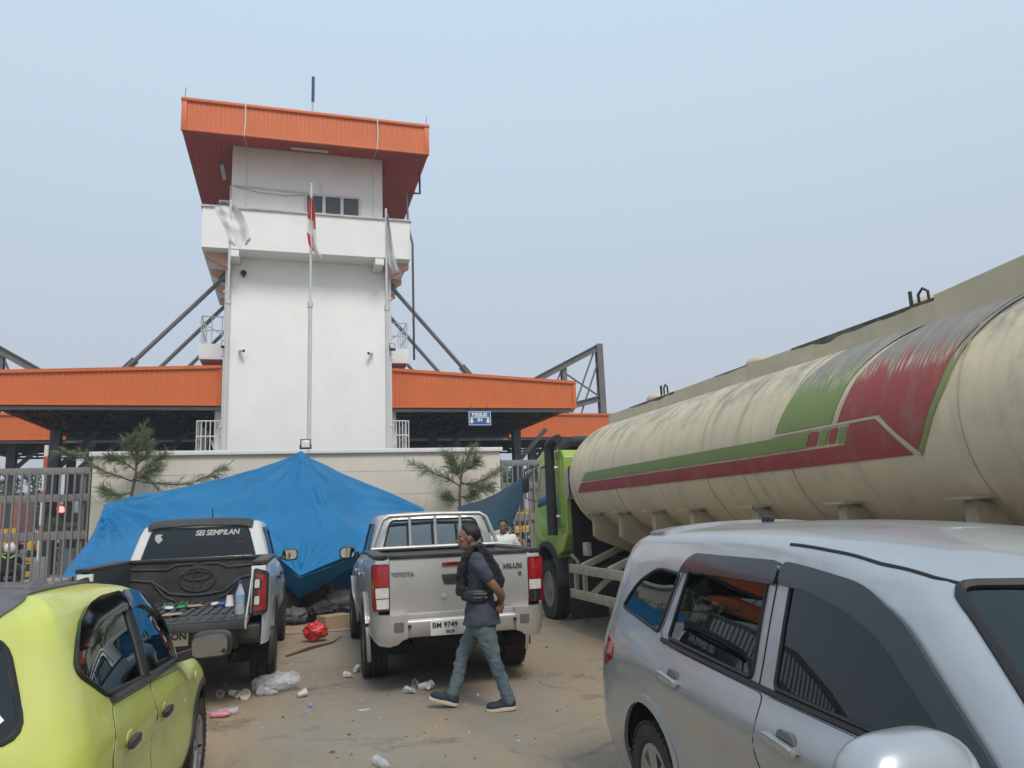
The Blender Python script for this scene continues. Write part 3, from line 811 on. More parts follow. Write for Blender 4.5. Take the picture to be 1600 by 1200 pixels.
def body_from(loops, su, sv, holes, name, mat, par, arches=()):
    mb = loft(loops, su, sv)
    bm = bm_of(mb); bvh = BVHTree.FromBMesh(bm)
    for poly, axis, sign, lim in holes: cut_hole(bm, poly, axis, sign, lim)
    for (cx, cz, r) in arches:
        for s in (-1, 1): cut_hole(bm, arc(cx, cz, r, 0, 345, 23), 'y', s, .3)
    me = bpy.data.meshes.new(name); bm.to_mesh(me); bm.free()
    for m_ in (mat if isinstance(mat, list) else [mat]): me.materials.append(m_)
    for p in me.polygons: p.use_smooth = True
    me.set_sharp_from_angle(angle=R(50))
    o = mobj(name, me, par)
    return o, bvh
def window(par, bvh, poly, axis, sign, glass, name='window', seal=.011, off=.0, grid=.09):
    o = patch(bvh, poly, axis, sign, off, grid).build(name, glass, par, smooth=True)
    MB().tube(line_on(bvh, poly, axis, sign, .001, .05, True), seal, 6, closed=True).build('seal', seal_m, o, smooth=True)
    return o
def seam(par, bvh, pts, axis, sign, r=.0032):
    return MB().tube(line_on(bvh, pts, axis, sign, -.0015, .04), r, 5).build('panel_gap', seal_m, par, smooth=True)
def arch_liner(par, x, r, y0, y1):
    mb = MB(); P = []
    for i in range(17):
        a = R(-10 + 200 * i / 16); P.append([(x + (r + .02) * math.cos(a), y0, .37 + (r + .02) * math.sin(a)), (x + (r + .02) * math.cos(a), y1, .37 + (r + .02) * math.sin(a))])
    return mb.grid(P).build('arch_liner', under_m, par, smooth=True)
def flare(par, bvh, cx, cz, r, sign, mat, w_=.05, off=.02, a0=-12, a1=192, name='arch_flare'):
    pts = arc(cx, cz, r + w_, a0, a1, 20) + arc(cx, cz, r, a1, a0, 20)
    return patch(bvh, pts, 'y', sign, off, .5, thick=off + .01).build(name, mat, par, smooth=True)
# ---------------------------------------------------------------- double cab pickups (rear axle at the origin, nose along +x)
silver_paint = M('silver_beige_paint', (.52, .505, .48), .36, metal=.5, var=.04, coat=.5, dust=.32, dustcol=(.33, .28, .23), dscale=2.5)
white_paint = M('white_paint', (.70, .70, .69), .32, var=.03, coat=.6, dust=.35, dustcol=(.42, .36, .30), dscale=2.2)
bedliner = M('bed_liner_plastic', (.026, .027, .029), .62, var=.15, bump=.15, bscale=120, dust=.35, dustcol=(.16, .145, .13), dscale=4)
CAB = [
 [(.46,0,.45),(.46,.5,.45),(.50,.80,.45),(.9,.84,.45),(1.5,.84,.45),(2.1,.84,.45),(2.5,.84,.45),(3.085,.84,.45),(3.75,.72,.45),(3.98,.4,.45),(4.02,0,.45)],
 [(.46,0,.75),(.46,.55,.75),(.49,.86,.75),(.9,.90,.75),(1.5,.905,.75),(2.1,.905,.75),(2.5,.905,.75),(3.085,.915,.75),(3.74,.80,.75),(4.0,.45,.72),(4.05,0,.72)],
 [(.46,0,1.05),(.46,.55,1.05),(.49,.87,1.05),(.9,.905,1.05),(1.5,.91,1.05),(2.1,.905,1.05),(2.5,.90,1.05),(3.085,.90,1.02),(3.72,.80,.98),(3.97,.45,.95),(4.02,0,.95)],
 [(.46,0,1.20),(.46,.55,1.20),(.49,.865,1.20),(.9,.89,1.20),(1.5,.895,1.19),(2.1,.885,1.18),(2.5,.87,1.17),(3.085,.84,1.13),(3.65,.74,1.08),(3.90,.42,1.06),(3.93,0,1.06)],
 [(.47,0,1.30),(.475,.55,1.30),(.52,.80,1.30),(.9,.835,1.29),(1.5,.84,1.28),(2.1,.83,1.27),(2.52,.79,1.25),(2.72,.72,1.22),(2.80,.55,1.235),(2.86,.3,1.25),(2.88,0,1.25)],
 [(.61,0,1.785),(.62,.5,1.78),(.70,.655,1.755),(.95,.69,1.77),(1.4,.70,1.775),(1.75,.685,1.76),(1.88,.66,1.74),(1.93,.62,1.74),(1.97,.5,1.75),(2.0,.3,1.765),(2.02,0,1.77)],
 [(.72,0,1.825),(.72,.42,1.82),(.80,.55,1.805),(.98,.575,1.815),(1.4,.58,1.82),(1.7,.56,1.81),(1.78,.53,1.79),(1.80,.48,1.79),(1.82,.4,1.795),(1.85,.25,1.80),(1.86,0,1.80)],
 [(.85,0,1.84),(.85,.1,1.84),(.9,.14,1.84),(1.0,.15,1.842),(1.35,.15,1.842),(1.55,.14,1.838),(1.6,.13,1.835),(1.61,.12,1.835),(1.62,.1,1.833),(1.63,.06,1.83),(1.63,0,1.83)],
]
def pickup(label, loc, hdg, style):
    white = style == 'white'
    paint = white_paint if white else silver_paint
    t = thing('pickup_truck', label, 'pickup truck', loc, hdg)
    rear = roundpoly([(-.655, 1.34), (.655, 1.34), (.545, 1.735), (-.545, 1.735)], .07, 5)
    fd = roundpoly([(1.50, 1.31), (2.46, 1.29), (1.86, 1.685), (1.50, 1.70)], [.04, .06, .08, .03], 4)
    rd = roundpoly([(.72, 1.32), (1.42, 1.31), (1.42, 1.70), (.86, 1.69)], [.06, .03, .03, .1], 4)
    ws = roundpoly([(-.66, 1.30), (.66, 1.30), (.54, 1.70), (-.54, 1.70)], .06, 4)
    holes = [(rear, 'x', -1, None), (ws, 'x', 1, .5)]
    for s in (-1, 1): holes += [(fd, 'y', s, .3), (rd, 'y', s, .3)]
    body, bvh = body_from(CAB, 4, 4, holes, 'cab', paint, t, [(3.085, .40, .46)])
    g_ = tint_dark if white else glass_mat('green_filmed_glass', (.42, .46, .38), film=.16)
    rw = window(t, bvh, rear, 'x', -1, g_, 'rear_window', .014)
    window(t, bvh, ws, 'x', 1, clear_glass, 'windscreen', .012)
    for s in (-1, 1):
        window(t, bvh, fd, 'y', s, tint if white else tint, 'front_window', .012); window(t, bvh, rd, 'y', s, tint, 'rear_door_window', .012)
        for pts in ([(1.46, .5), (1.46, 1.29), (1.46, 1.72)], [(.60, .9), (.66, 1.30), (.80, 1.72)], [(2.52, .5), (2.56, 1.0), (2.50, 1.27)], [(.62, .5), (2.5, .48)]):
            seam(body, bvh, pts, 'y', s)
        for xh in (.78, 1.62):
            h_ = MB(); superell(h_, (xh, s * .925, 1.09), (.11, .022, .022), .4, .4); h_.build('door_handle', trim_blk if white else chrome, t, smooth=True)
        if white:
            v_ = patch(bvh, [(.78, 1.66), (1.44, 1.675), (1.9, 1.63), (1.93, 1.67), (1.46, 1.725), (.82, 1.715)], 'y', s, .014, .1, .012).build('window_visor', visor_m, t, smooth=True)
        flare(t, bvh, 3.085, .40, .46, s, trim_blk if white else paint, .06, .022)
        # mirror
        mr = MB(); superell(mr, (2.36, s * 1.015, 1.30), (.075, .115, .09), .55, .5); mo = mr.build('wing_mirror', trim_blk, t, smooth=True)
        MB().bar((2.38, s * .86, 1.25), (2.38, s * .98, 1.27), .07, .05).build('mirror_arm', trim_blk, mo)
        sheet(roundpoly([(s * .92, 1.235), (s * 1.11, 1.235), (s * 1.11, 1.365), (s * .92, 1.365)], .05), lambda a, b, o: Vector((2.282 + o, a, b)), .2).build('mirror_glass', mirror_m, mo)
    # interior
    for yy in (-.38, .38):
        seat(t, 1.75, yy, .82); seat(t, .92, yy, .82)
    MB().box(2.35, 0, 1.13, .5, 1.45, .22).build('dashboard', seat_m, t, bevel=.06)
    MB().box(1.55, 0, .62, 2.1, 1.6, .12).build('cabin_floor', seat_m, t); steering(t, 2.02, -.38, 1.2)
    MB().box(.535, 0, .98, .05, 1.55, .62).build('rear_bulkhead', seat_m, t)
    # bed
    ZR, ZF = 1.355, .87
    def yb(x, z):                                       # outer skin of the bed sides
        y = .905 - .30 * max(0, z - 1.18)**2 * 3 - .05 * max(0, .75 - z)
        if x < -.95: y -= .32 * (abs(x + .95) / .3)**2 * .22
        return y
    for s in (-1, 1):
        outl = [(-1.235, .56), (-.48, .54)] + arc(0, .40, .47, 155, 25, 12) + [(.46, .52), (.455, ZR), (-1.20, ZR), (-1.235, 1.3)]
        fnn = lambda a, b, o, s=s: Vector((a, s * (yb(a, b) + o), b))
        side = sheet(outl, fnn, .07).build('bed_side', paint, t, smooth=True)
        MB().box(-.385, s * .815, ZR + .012, 1.68, .15, .045).build('bed_rail_cap', trim_blk, side, bevel=.015)
        MB().box(-.385, s * .755, (ZF + ZR) / 2, 1.66, .03, ZR - ZF).build('bed_inner_wall', bedliner if white else paint, side)
        MB().box(-1.205, s * .80, (ZF + ZR) / 2 - .01, .05, .14, ZR - ZF - .02).build('bed_end_post', paint, side, bevel=.008)
        fl = arc(0, .40, .535, -18, 198, 20) + arc(0, .40, .468, 198, -18, 20)
        sheet(fl, lambda a, b, o, s=s: Vector((a, s * (yb(a, min(b, 1.0)) + .028 + o), b)), .3, .04).build('arch_flare', trim_blk if white else paint, side, smooth=True)
        MB().box(0, s * .70, .80, .94, .2, .16).build('wheel_house', under_m, t, bevel=.04)
        arch_liner(t, 0, .47, s * .45, s * .88); arch_liner(t, 3.085, .46, s * .45, s * .86)
        # tail lamp
        y0, y1, z0, z1 = .735, .905, .84, 1.30
        lf = lambda a, b, o, s=s: Vector((-1.238 + .55 * max(0, a - .80)**2 * 4 - o + .03 * max(0, b - 1.15), s * a, b))
        if white:
            lm = sheet(roundpoly([(y0, z0 + .0), (y1 - .01, z0 + .02), (y1, z1 - .03), (y0 + .02, z1 + .02)], .04), lambda a, b, o: lf(a, b, o + .012), .06, .10).build('tail_lamp', lens_dark, t, smooth=True)
            c_sh = [(y0 + .045, z1 - .045), (y1 - .03, z1 - .06), (y1 - .025, z0 + .06), (y0 + .03, z0 + .05), (y0 + .03, z0 + .09), (y1 - .075, z0 + .10), (y1 - .075, 1.02), (y0 + .06, 1.05), (y0 + .06, 1.09), (y1 - .07, 1.10), (y1 - .07, z1 - .10), (y0 + .045, z1 - .085)]
            sheet(c_sh, lambda a, b, o: lf(a, b, o + .019), .05, .008).build('red_lens', lens_red, lm, smooth=True)
            for zz in (1.115, .95):
                sheet(roundpoly([(y0 + .03, zz), (y1 - .09, zz), (y1 - .09, zz + .085), (y0 + .035, zz + .085)], .015), lambda a, b, o: lf(a, b, o + .019), .05, .008).build('clear_lens', lens_clear, lm, smooth=True)
        else:
            lm = sheet(roundpoly([(y0, z0), (y1 - .005, z0), (y1 + .005, z1), (y0, z1)], .02), lambda a, b, o: lf(a, b, o + .012), .06, .10).build('tail_lamp', lens_dred, t, smooth=True)
            sheet([(y0 + .006, 1.075), (y1 - .02, 1.075), (y1 - .015, z1 - .02), (y0 + .006, z1 - .02)], lambda a, b, o: lf(a, b, o + .019), .05, .008).build('brake_lens', lens_red, lm, smooth=True)
            sheet([(y0 + .006, .965), (y1 - .035, .965), (y1 - .032, 1.065), (y0 + .006, 1.065)], lambda a, b, o: lf(a, b, o + .019), .05, .008).build('indicator_lens', lens_clear, lm, smooth=True)
            sheet([(y0 + .006, .86), (y1 - .045, .86), (y1 - .04, .955), (y0 + .006, .955)], lambda a, b, o: lf(a, b, o + .019), .05, .008).build('reverse_lens', lens_clear if s > 0 else lens_dark, lm, smooth=True)
        # mud flap, wheels
        MB().box(-.47, s * .80, .46, .02, .30, .36, rot=Matrix.Rotation(R(-6), 3, 'Y')).build('mud_flap', black_rub, t, bevel=.006)
        wheel(t, 0, s * .80, .385, .27, s, 'car', random.random()); wheel(t, 3.085, s * .80, .385, .27, s, 'car', random.random())
    # floor with ribs, front wall
    fl = MB().box(-.39, 0, ZF - .02, 1.66, 1.5, .04); 
    for i in range(15): fl.box(-.40, -.66 + i * .0943, ZF + .008, 1.5, .045, .016)
    fl.build('bed_floor', bedliner, t, bevel=.004, seg=1)
    fw = MB().box(.435, 0, (ZF + ZR) / 2 + .01, .03, 1.5, ZR - ZF + .02).build('bed_front_wall', bedliner if white else paint, t)
    MB().box(.43, 0, ZR + .015, .07, 1.56, .04).build('bed_front_rail', trim_blk, t, bevel=.012)
    MB().box(.0, 0, .52, 2.3, .9, .14).build('chassis', under_m, t); MB().box(-.02, 0, .385, .12, 1.3, .12).build('rear_axle', under_m, t, bevel=.04)
    MB().lathe([(.0, -.1), (.30, -.1), (.36, -.05), (.36, .05), (.30, .1), (0, .1)], 24, (-.75, 0, .52), 'z').build('spare_wheel', black_rub, t, smooth=True)
    MB().box(1.6, 0, .50, 2.6, 1.4, .12).build('underbody', under_m, t); MB().box(3.6, 0, .62, .7, 1.3, .35).build('engine_bay', under_m, t)
    MB().tube([(.3, -.45, .50), (-.6, -.55, .48), (-1.05, -.58, .44)], .035, 8).build('exhaust', under_m, t, smooth=True)
    # bumper
    bp = MB()
    if white:
        bp.prism([(-1.18, .52), (-1.33, .58), (-1.335, .76), (-1.18, .78)], 'y', -.62, .62)
        for s in (-1, 1): bp.prism([(-1.0, .58), (-1.25, .58), (-1.31, .62), (-1.31, .765), (-1.0, .765)], 'y', s * .60, s * .83)
        bo_ = bp.build('rear_bumper', trim_blk, t, bevel=.03, seg=3)
    else:
        bp.prism([(-1.16, .55), (-1.30, .57), (-1.335, .66), (-1.335, .74), (-1.16, .76)], 'y', -.60, .60)
        for s in (-1, 1):
            pts = []
            outl = [(.56, .80), (.90, .80), (.915, .72), (.91, .62), (.885, .545), (.84, .505), (.74, .495), (.66, .515), (.61, .555), (.56, .57)]
            ff = lambda a, b, o, s=s: Vector((-1.345 + 6.5 * max(0, a - .72)**2 + .35 * max(0, .60 - b) - o, s * a, b))
            cn = sheet(outl, ff, .06, .12).build('bumper_corner', paint, t, smooth=True)
            sheet(roundpoly([(.60, .64), (.70, .64), (.70, .73), (.60, .73)], .015), lambda a, b, o: ff(a, b, o + .008), .2, .02).build('step_pad', plastic_grey, cn)
            MB().lathe([(.018, -1.36), (.018, -1.34)], 12, (0, s * .545, .685), 'x').build('parking_sensor', black_pl, cn)
        bo_ = bp.build('rear_bumper', paint, t, bevel=.025, seg=3)
    MB().box(-1.20, 0, .775, .10, 1.3, .05).build('bumper_step', trim_blk if white else paint, t, bevel=.01)
    # number plate
    py = .115 if not white else .05
    pl = MB().box(-1.345, py, .655 if not white else .69, .012, .44, .15).build('number_plate', plate_w, t, bevel=.004)
    if not white:
        o = text_mesh('BM 9749', .074, .002, plate_k, 'plate_lettering', pl, bold=.0012, align='LEFT', space=.98); o.rotation_euler = (R(90), 0, R(-90)); o.location = (-1.354, py + .205, .678)
        o = text_mesh('09.29', .040, .002, plate_k, 'plate_lettering', pl, bold=.001); o.rotation_euler = (R(90), 0, R(-90)); o.location = (-1.354, py + .02, .612)
    else:
        o = text_mesh('ON', .088, .002, plate_k, 'plate_lettering', pl, bold=.002, align='RIGHT'); o.rotation_euler = (R(90), 0, R(-90)); o.location = (-1.354, py - .205, .705)
    # tailgate
    if white:                                    # lowered, resting level on its straps
        tg = MB().box(-1.47, 0, ZF - .05, .50, 1.44, .065).build('tailgate', paint, t, bevel=.012)
        inn = MB().box(-1.47, 0, ZF - .006, .48, 1.42, .022)
        for i in range(12): inn.box(-1.52, -.60 + i * .109, ZF + .009, .22, .05, .014)
        inn.build('tailgate_liner', bedliner, tg, bevel=.004, seg=1)
        MB().box(-1.727, 0, ZF - .05, .02, 1.43, .075).build('tailgate_lip', bedliner, tg, bevel=.008)
        for s in (-1, 1):
            MB().tube([(-1.22, s * .735, 1.22), (-1.45, s * .728, 1.03), (-1.66, s * .722, ZF + .0)], .008, 6).build('tailgate_strap', galv, tg)
            MB().box(-1.70, s * .725, ZF - .03, .05, .012, .12).build('latch_plate', galv, tg)
    else:
        tgf = lambda a, b, o: Vector((-1.232 - .018 * math.cos(min(1, abs(b - 1.12) / .28) * 1.57) - o, a, b))
        tg = sheet([(-.728, .80), (.728, .80), (.728, ZR - .005), (-.728, ZR - .005)], tgf, .07, .06).build('tailgate', paint, t, smooth=True)
        MB().box(-1.205, 0, ZR + .008, .10, 1.46, .045).build('tailgate_cap', trim_blk, tg, bevel=.014)
        hd = MB().prism(roundpoly([(-.20, 1.17), (.20, 1.17), (.17, 1.07), (-.17, 1.07)], .02), 'x', -1.262, -1.23).build('tailgate_handle', trim_blk, tg, bevel=.006)
        MB().box(-1.258, .0, 1.275, .02, .38, .035).build('brake_lamp', lens_dred, tg, bevel=.006)
        for txt, yy, zz, sz in (('TOYOTA', .60, 1.19, .052), ('HILUX', -.565, 1.215, .066), ('G', -.64, 1.135, .05)):
            o = text_mesh(txt, sz, .004, M('badge_chrome', (.42, .42, .43), .22, metal=1, var=0), 'badge_lettering', tg, bold=.003, shear=.0, space=1.1); o.rotation_euler = (R(90), 0, R(-90)); o.location = (-1.256, yy, zz)
        dent = MB().lathe([(.0, -1.254), (.02, -1.2525), (.03, -1.250)], 10, (0, .17, .95), 'x'); dent.build('dent', paint, tg, smooth=True)
        # window guard behind the cab
        gd = MB(); xg = .36
        pth = [(xg, .79, ZR), (xg + .02, .76, 1.48), (xg + .06, .66, 1.74), (xg + .075, .58, 1.79), (xg + .08, 0, 1.80), (xg + .075, -.58, 1.79), (xg + .06, -.66, 1.74), (xg + .02, -.76, 1.48), (xg, -.79, ZR)]
        gd.tube(pth, .026, 8); gd.tube([(xg, -.80, 1.40), (xg, .80, 1.40)], .022, 8)
        go = gd.build('window_guard', M('guard_silver', (.46, .45, .44), .4, metal=.5, var=.05, dust=.3), t, smooth=True)
        for yy in (-.32, .0, .32): MB().tube([(xg, yy, 1.40), (xg + .08, yy, 1.795)], .018, 8).build('guard_bar', MATS['guard_silver'], go, smooth=True)
    if white:
        # embossed front wall of the bed liner: oval emblem and folded ridges
        def ring(mb, cy, cz, a, b, r, n=36): mb.tube([(.415, cy + a * math.cos(2 * math.pi * i / n), cz + b * math.sin(2 * math.pi * i / n)) for i in range(n)], r, 6, closed=True)
        em = MB(); cz = 1.13
        ring(em, 0, cz, .20, .135, .015); ring(em, 0, cz, .05, .125, .013); ring(em, 0, cz + .045, .15, .052, .013)
        em.build('emblem', bedliner, fw, smooth=True)
        rg = MB()
        for s in (-1, 1):
            rg.tube([(.415, s * .74, 1.28), (.415, s * .34, 1.26), (.415, s * .24, 1.31), (.415, s * .05, 1.315)], .014, 6)
            rg.tube([(.415, s * .74, 1.16), (.415, s * .50, 1.13), (.415, s * .30, .98), (.415, s * .12, .955), (.415, 0, .95)], .016, 6)
            rg.tube([(.415, s * .50, 1.12), (.415, s * .36, .95), (.415, s * .25, .90)], .014, 6)
        rg.build('ridge', bedliner, fw, smooth=True)
        sp_ = patch(bvh, roundpoly([(.60, -.60), (.60, .60), (.78, .60), (.78, -.60)], .04), 'z', 1, .03, .1, .05).build('roof_spoiler', trim_blk, t, smooth=True)
        cst = caster(bvh, 'x', -1)
        p = cst(-.06, 1.695, .004)
        o = text_mesh('SEI SEMBILAN', .092, .0015, M('sticker_grey', (.40, .40, .39), .6, var=0), 'window_lettering', rw, bold=.003, shear=.18, align='LEFT', space=.92)
        o.rotation_euler = (R(90), 0, R(-90)); o.location = (p.x - .003, .06, 1.675); o.rotation_euler = (R(90 - 18), 0, R(-90))
        p2 = cst(.50, 1.64, .003)
        shp = [(-.045, .05), (.0, .06), (.045, .05), (.045, -.01), (.0, -.06), (-.045, -.01)]
        st = MB().prism(shp, 'x', 0, .002).build('shield_sticker', MATS['sticker_grey'], rw); st.location = (p2.x - .004, .47, 1.625); st.rotation_euler = (0, R(18), 0)
        MB().box(.0, 0, 0, .01, .10, .012).build('tail_reflector', lens_red, rw, loc=(cst(-.47, 1.55, .006).x, -.47, 1.55))
        MB().tube([(1.7, 0, 1.84), (1.62, 0, 2.0)], .008, 6).build('aerial', black_pl, t)
    return t
silver_truck = pickup('silver double cab pickup with closed tailgate and window guard bars', (1.75, 9.05, 0), R(88.1), 'silver')
white_truck = pickup('white double cab pickup with its tailgate lowered and litter on it', (-1.07, 9.50, 0), R(88.5), 'white')
# ---------------------------------------------------------------- tanker lorry, parked parallel to the plaza axis
lime = M('lime_cab_paint', (.30, .44, .055), .38, var=.06, coat=.4, dust=.4, dustcol=(.30, .30, .16), dscale=2)
rail_paint = M('cream_rail_paint', (.46, .44, .33), .65, var=.12, dust=.55, dustcol=(.16, .14, .10), dscale=6)
def tank_mat(name, col, fade=0.):
    m = bpy.data.materials.new(name); m.use_nodes = True
    n = m.node_tree.nodes; l = m.node_tree.links; b = n['Principled BSDF']; t = n.new('ShaderNodeTexCoord')
    b.inputs['Roughness'].default_value = .55
    def noise_(sc, vec, det=8, ro=.65):
        k = n.new('ShaderNodeTexNoise'); k.inputs['Scale'].default_value = sc; k.inputs['Detail'].default_value = det; k.inputs['Roughness'].default_value = ro
        l.new(vec, k.inputs['Vector']); return k.outputs['Fac']
    def rng(v, a, b_, lo=0., hi=1.):
        k = n.new('ShaderNodeMapRange'); k.inputs['From Min'].default_value = a; k.inputs['From Max'].default_value = b_; k.inputs['To Min'].default_value = lo; k.inputs['To Max'].default_value = hi
        l.new(v, k.inputs['Value']); return k.outputs[0]
    def mul(a, b_):
        k = n.new('ShaderNodeMath'); k.operation = 'MULTIPLY'; l.new(a, k.inputs[0]); l.new(b_, k.inputs[1]); return k.outputs[0]
    def mix(f, A, B):
        k = n.new('ShaderNodeMix'); k.data_type = 'RGBA'; l.new(f, k.inputs['Factor'])
        for s_, v in (('A', A), ('B', B)):
            if isinstance(v, tuple): k.inputs[s_].default_value = (*v, 1)
            else: l.new(v, k.inputs[s_])
        return k.outputs['Result']
    uv = n.new('ShaderNodeAttribute'); uv.attribute_name = 'wrap'           # x: along the tank, y: girth in metres, z: height over the waist
    sp = n.new('ShaderNodeSeparateXYZ'); l.new(uv.outputs['Vector'], sp.inputs[0])
    mp = n.new('ShaderNodeMapping'); mp.inputs['Scale'].default_value = (9, .55, 0); l.new(uv.outputs['Vector'], mp.inputs['Vector'])
    mp2 = n.new('ShaderNodeMapping'); mp2.inputs['Scale'].default_value = (2.2, 1.1, 0); l.new(uv.outputs['Vector'], mp2.inputs['Vector'])
    streak = noise_(1, mp.outputs[0]); cloud = noise_(1, mp2.outputs[0], 9, .7)
    c = mix(rng(cloud, .35, .65), tuple(x * .92 for x in col), tuple(min(1, x * 1.06) for x in col))
    mpf = n.new('ShaderNodeMapping'); mpf.inputs['Scale'].default_value = (26, 1.6, 0); l.new(uv.outputs['Vector'], mpf.inputs['Vector'])
    fine = noise_(1, mpf.outputs[0], 6, .7)
    mps = n.new('ShaderNodeMapping'); mps.inputs['Scale'].default_value = (3.2, 2.0, 0); mps.inputs['Rotation'].default_value = (0, 0, .5); l.new(uv.outputs['Vector'], mps.inputs['Vector'])
    smear = noise_(1, mps.outputs[0], 10, .74)
    def add(a, k_, b_):
        q = n.new('ShaderNodeMath'); q.operation = 'MULTIPLY_ADD'; l.new(a, q.inputs[0]); q.inputs[1].default_value = k_; l.new(b_, q.inputs[2]); return q.outputs[0]
    edge = add(streak, .55, add(fine, .35, sp.outputs[1]))                   # ragged height where the paint has chalked away
    if fade:
        band = mul(rng(edge, .93, 1.05), rng(fine, .47, .56))
        c = mix(mul(band, rng(sp.outputs[1], .40, .50)), c, (.47, .42, .32))
        c = mix(rng(edge, 1.05, 1.22, 0, fade), c, (.235, .210, .185))
    c = mix(mul(rng(smear, .44, .62), rng(edge, .85, 1.30, 0, .80)), c, (.155, .148, .132))     # black mould smears over the shoulder
    c = mix(mul(rng(fine, .42, .66), rng(edge, 1.0, 1.5, 0, .45)), c, (.33, .31, .27))
    c = mix(rng(streak, .52, .78, 0, .55), c, (.26, .215, .15))
    c = mix(rng(smear, .52, .72, 0, .42), c, (.28, .245, .18))
    l.new(c, b.inputs['Base Color'])
    MATS[name] = m; return m
tank_p = tank_mat('tank_cream', (.65, .55, .37)); tank_r = tank_mat('tank_red_stripe', (.33, .052, .048), .85)
tank_g = tank_mat('tank_green_stripe', (.20, .26, .075), .7); tank_l = tank_mat('tank_line', (.52, .46, .33), .3)
TX, TY = 5.45, 12.4
lorry = thing('tanker_lorry', 'cream fuel tanker lorry with red and green stripes and lime cab', 'tanker lorry', (TX, TY, 0))
def lb(mb, name, mat, par=None, **k):
    mb.v = [(v[0] - TX, v[1] - TY, v[2]) for v in mb.v]; return mb.build(name, mat, par or lorry, **k)
TA, TB, TCX, TCZ = 1.22, .95, 5.42, 2.27
def tp(y, th, off=0.):
    a = R(th); return Vector((TCX - (TA + off) * math.cos(a), y, TCZ + (TB + off) * math.sin(a)))
def wrap_attr(o, pts):
    at = o.data.attributes.new('wrap', 'FLOAT_VECTOR', 'POINT')
    for i, v in enumerate(o.data.vertices):
        x, y, z = v.co.x + TX, v.co.y + TY, v.co.z
        th = math.atan2((z - TCZ) / TB, -(x - TCX) / TA)
        at.data[i].vector = (y, th * 1.12, z - TCZ)
YF, YR = 11.05, 1.1
rows = []
NT = 96
for k in range(0, 9):                                   # dished front head
    s = k / 8; a = s * math.pi / 2
    rows.append((YF + .30 * math.cos(a) - .02, max(.001, math.sin(a)**.8)))
body_y = [YF - .03 - i * .35 for i in range(int((YF - YR) / .35))]
rows += [(y, 1.) for y in body_y]
for k in range(7, -1, -1):
    a = k / 8 * math.pi / 2; rows.append((YR - .30 * math.cos(a), max(.001, math.sin(a)**.8)))
tk = MB(); tk.grid([[(TCX - TA * s * math.cos(2 * math.pi * i / NT), y, TCZ + TB * s * math.sin(2 * math.pi * i / NT)) for (y, s) in rows] for i in range(NT)], closeu=True)
tk.v = [tuple(Vector(v) + Vector((v[0] - TCX, 0, v[2] - TCZ)).normalized() * (.007 * noise.noise(Vector(v) * 1.1) + .003 * noise.noise(Vector(v) * 3.1) - .004)) for v in tk.v]
tank = lb(tk, 'tank', tank_p, smooth=True); wrap_attr(tank, None)
for ys in (10.85, 9.35, 7.02, 6.35, 5.6, 3.80, 2.6):              # weld seams
    sm = MB().tube([tp(ys, th, .003) for th in range(-88, 90, 4)], .0035, 5); so = lb(sm, 'weld_seam', M('weld_seam', (.40, .345, .25), .6), tank, smooth=True)
def decal(poly, name, mat, off=.003):
    off += .004
    mb = sheet(poly, lambda a, b, o: tp(a, b, off + o), .5)
    # finer in angle
    bm = bmesh.new()
    mb2 = MB(); 
    P = ccw(poly); bb = bmesh.new(); bb.faces.new([bb.verts.new((p[0], p[1] / 20., 0)) for p in P])
    for k, gs in ((0, .2), (1, .12)):
        vals = [v.co[k] for v in bb.verts]; lo, hi = min(vals), max(vals); n_ = int((hi - lo) / gs)
        for i in range(1, n_ + 1):
            co = [0, 0, 0]; no = [0, 0, 0]; co[k] = lo + (hi - lo) * i / (n_ + 1); no[k] = 1
            bmesh.ops.bisect_plane(bb, geom=bb.verts[:] + bb.edges[:] + bb.faces[:], plane_co=co, plane_no=no)
    bb.verts.index_update()
    mb2.add([tp(v.co.x, v.co.y * 20, off) for v in bb.verts], [[v.index for v in f.verts] for f in bb.faces]); bb.free(); bm.free()
    o = lb(mb2, name, mat, tank, smooth=True); wrap_attr(o, None); return o
decal([(10.32, 3.6), (5.27, 3.7), (5.34, -3.8), (10.49, -3.7)], 'green_stripe', tank_g)
decal([(10.52, -5.1), (4.88, -5.1), (4.80, 4.3), (4.53, 4.6), (4.24, -13.3), (10.75, -13.5)], 'red_stripe', tank_r)
decal([(4.97, 6.0), (4.49, 6.2), (4.20, -12.0), (4.10, -4.1), (3.96, 14), (3.88, 30.6), (3.80, 42), (3.72, 56), (3.70, 66), (4.45, 66), (4.60, 50), (4.72, 37.9), (4.83, 28.3), (4.91, 14.8)], 'red_field', tank_r)
decal([(5.75, 6.0), (5.68, 15.6), (5.58, 29.1), (5.50, 42.2), (5.42, 56), (5.36, 66), (4.52, 66), (4.68, 50), (4.80, 38), (4.88, 28.6), (4.955, 15), (5.01, 6.0)], 'green_field', tank_g)
decal([(4.2, -13.7), (4.1, -4.1), (3.945, 13.9), (3.865, 30.3), (3.79, 41.5), (3.68, 60), (3.62, 60), (3.74, 41.5), (3.82, 28.8), (3.90, 12.8), (4.06, -4.9), (4.165, -13.8)], 'green_line', tank_g, .0035)
decal([(5.82, 5.6), (4.50, 5.9), (4.17, -13.0), (4.20, -13.6), (4.53, 4.7), (5.80, 4.4)], 'white_line', tank_l, .004)
decal([(4.965, 6.0), (4.935, 6.0), (4.875, 15), (4.80, 28.6), (4.70, 38), (4.73, 38), (4.83, 28.6), (4.905, 15)], 'white_line', tank_l, .0045)
for (a, b), mm in (((5.26, 5.15), tank_r), ((5.13, 5.03), tank_g), ((5.01, 4.92), tank_r)):
    decal([(a, 3.6), (b, 3.6), (b + .07, -3.5), (a + .06, -3.5)], 'small_stripe', mm, .004)
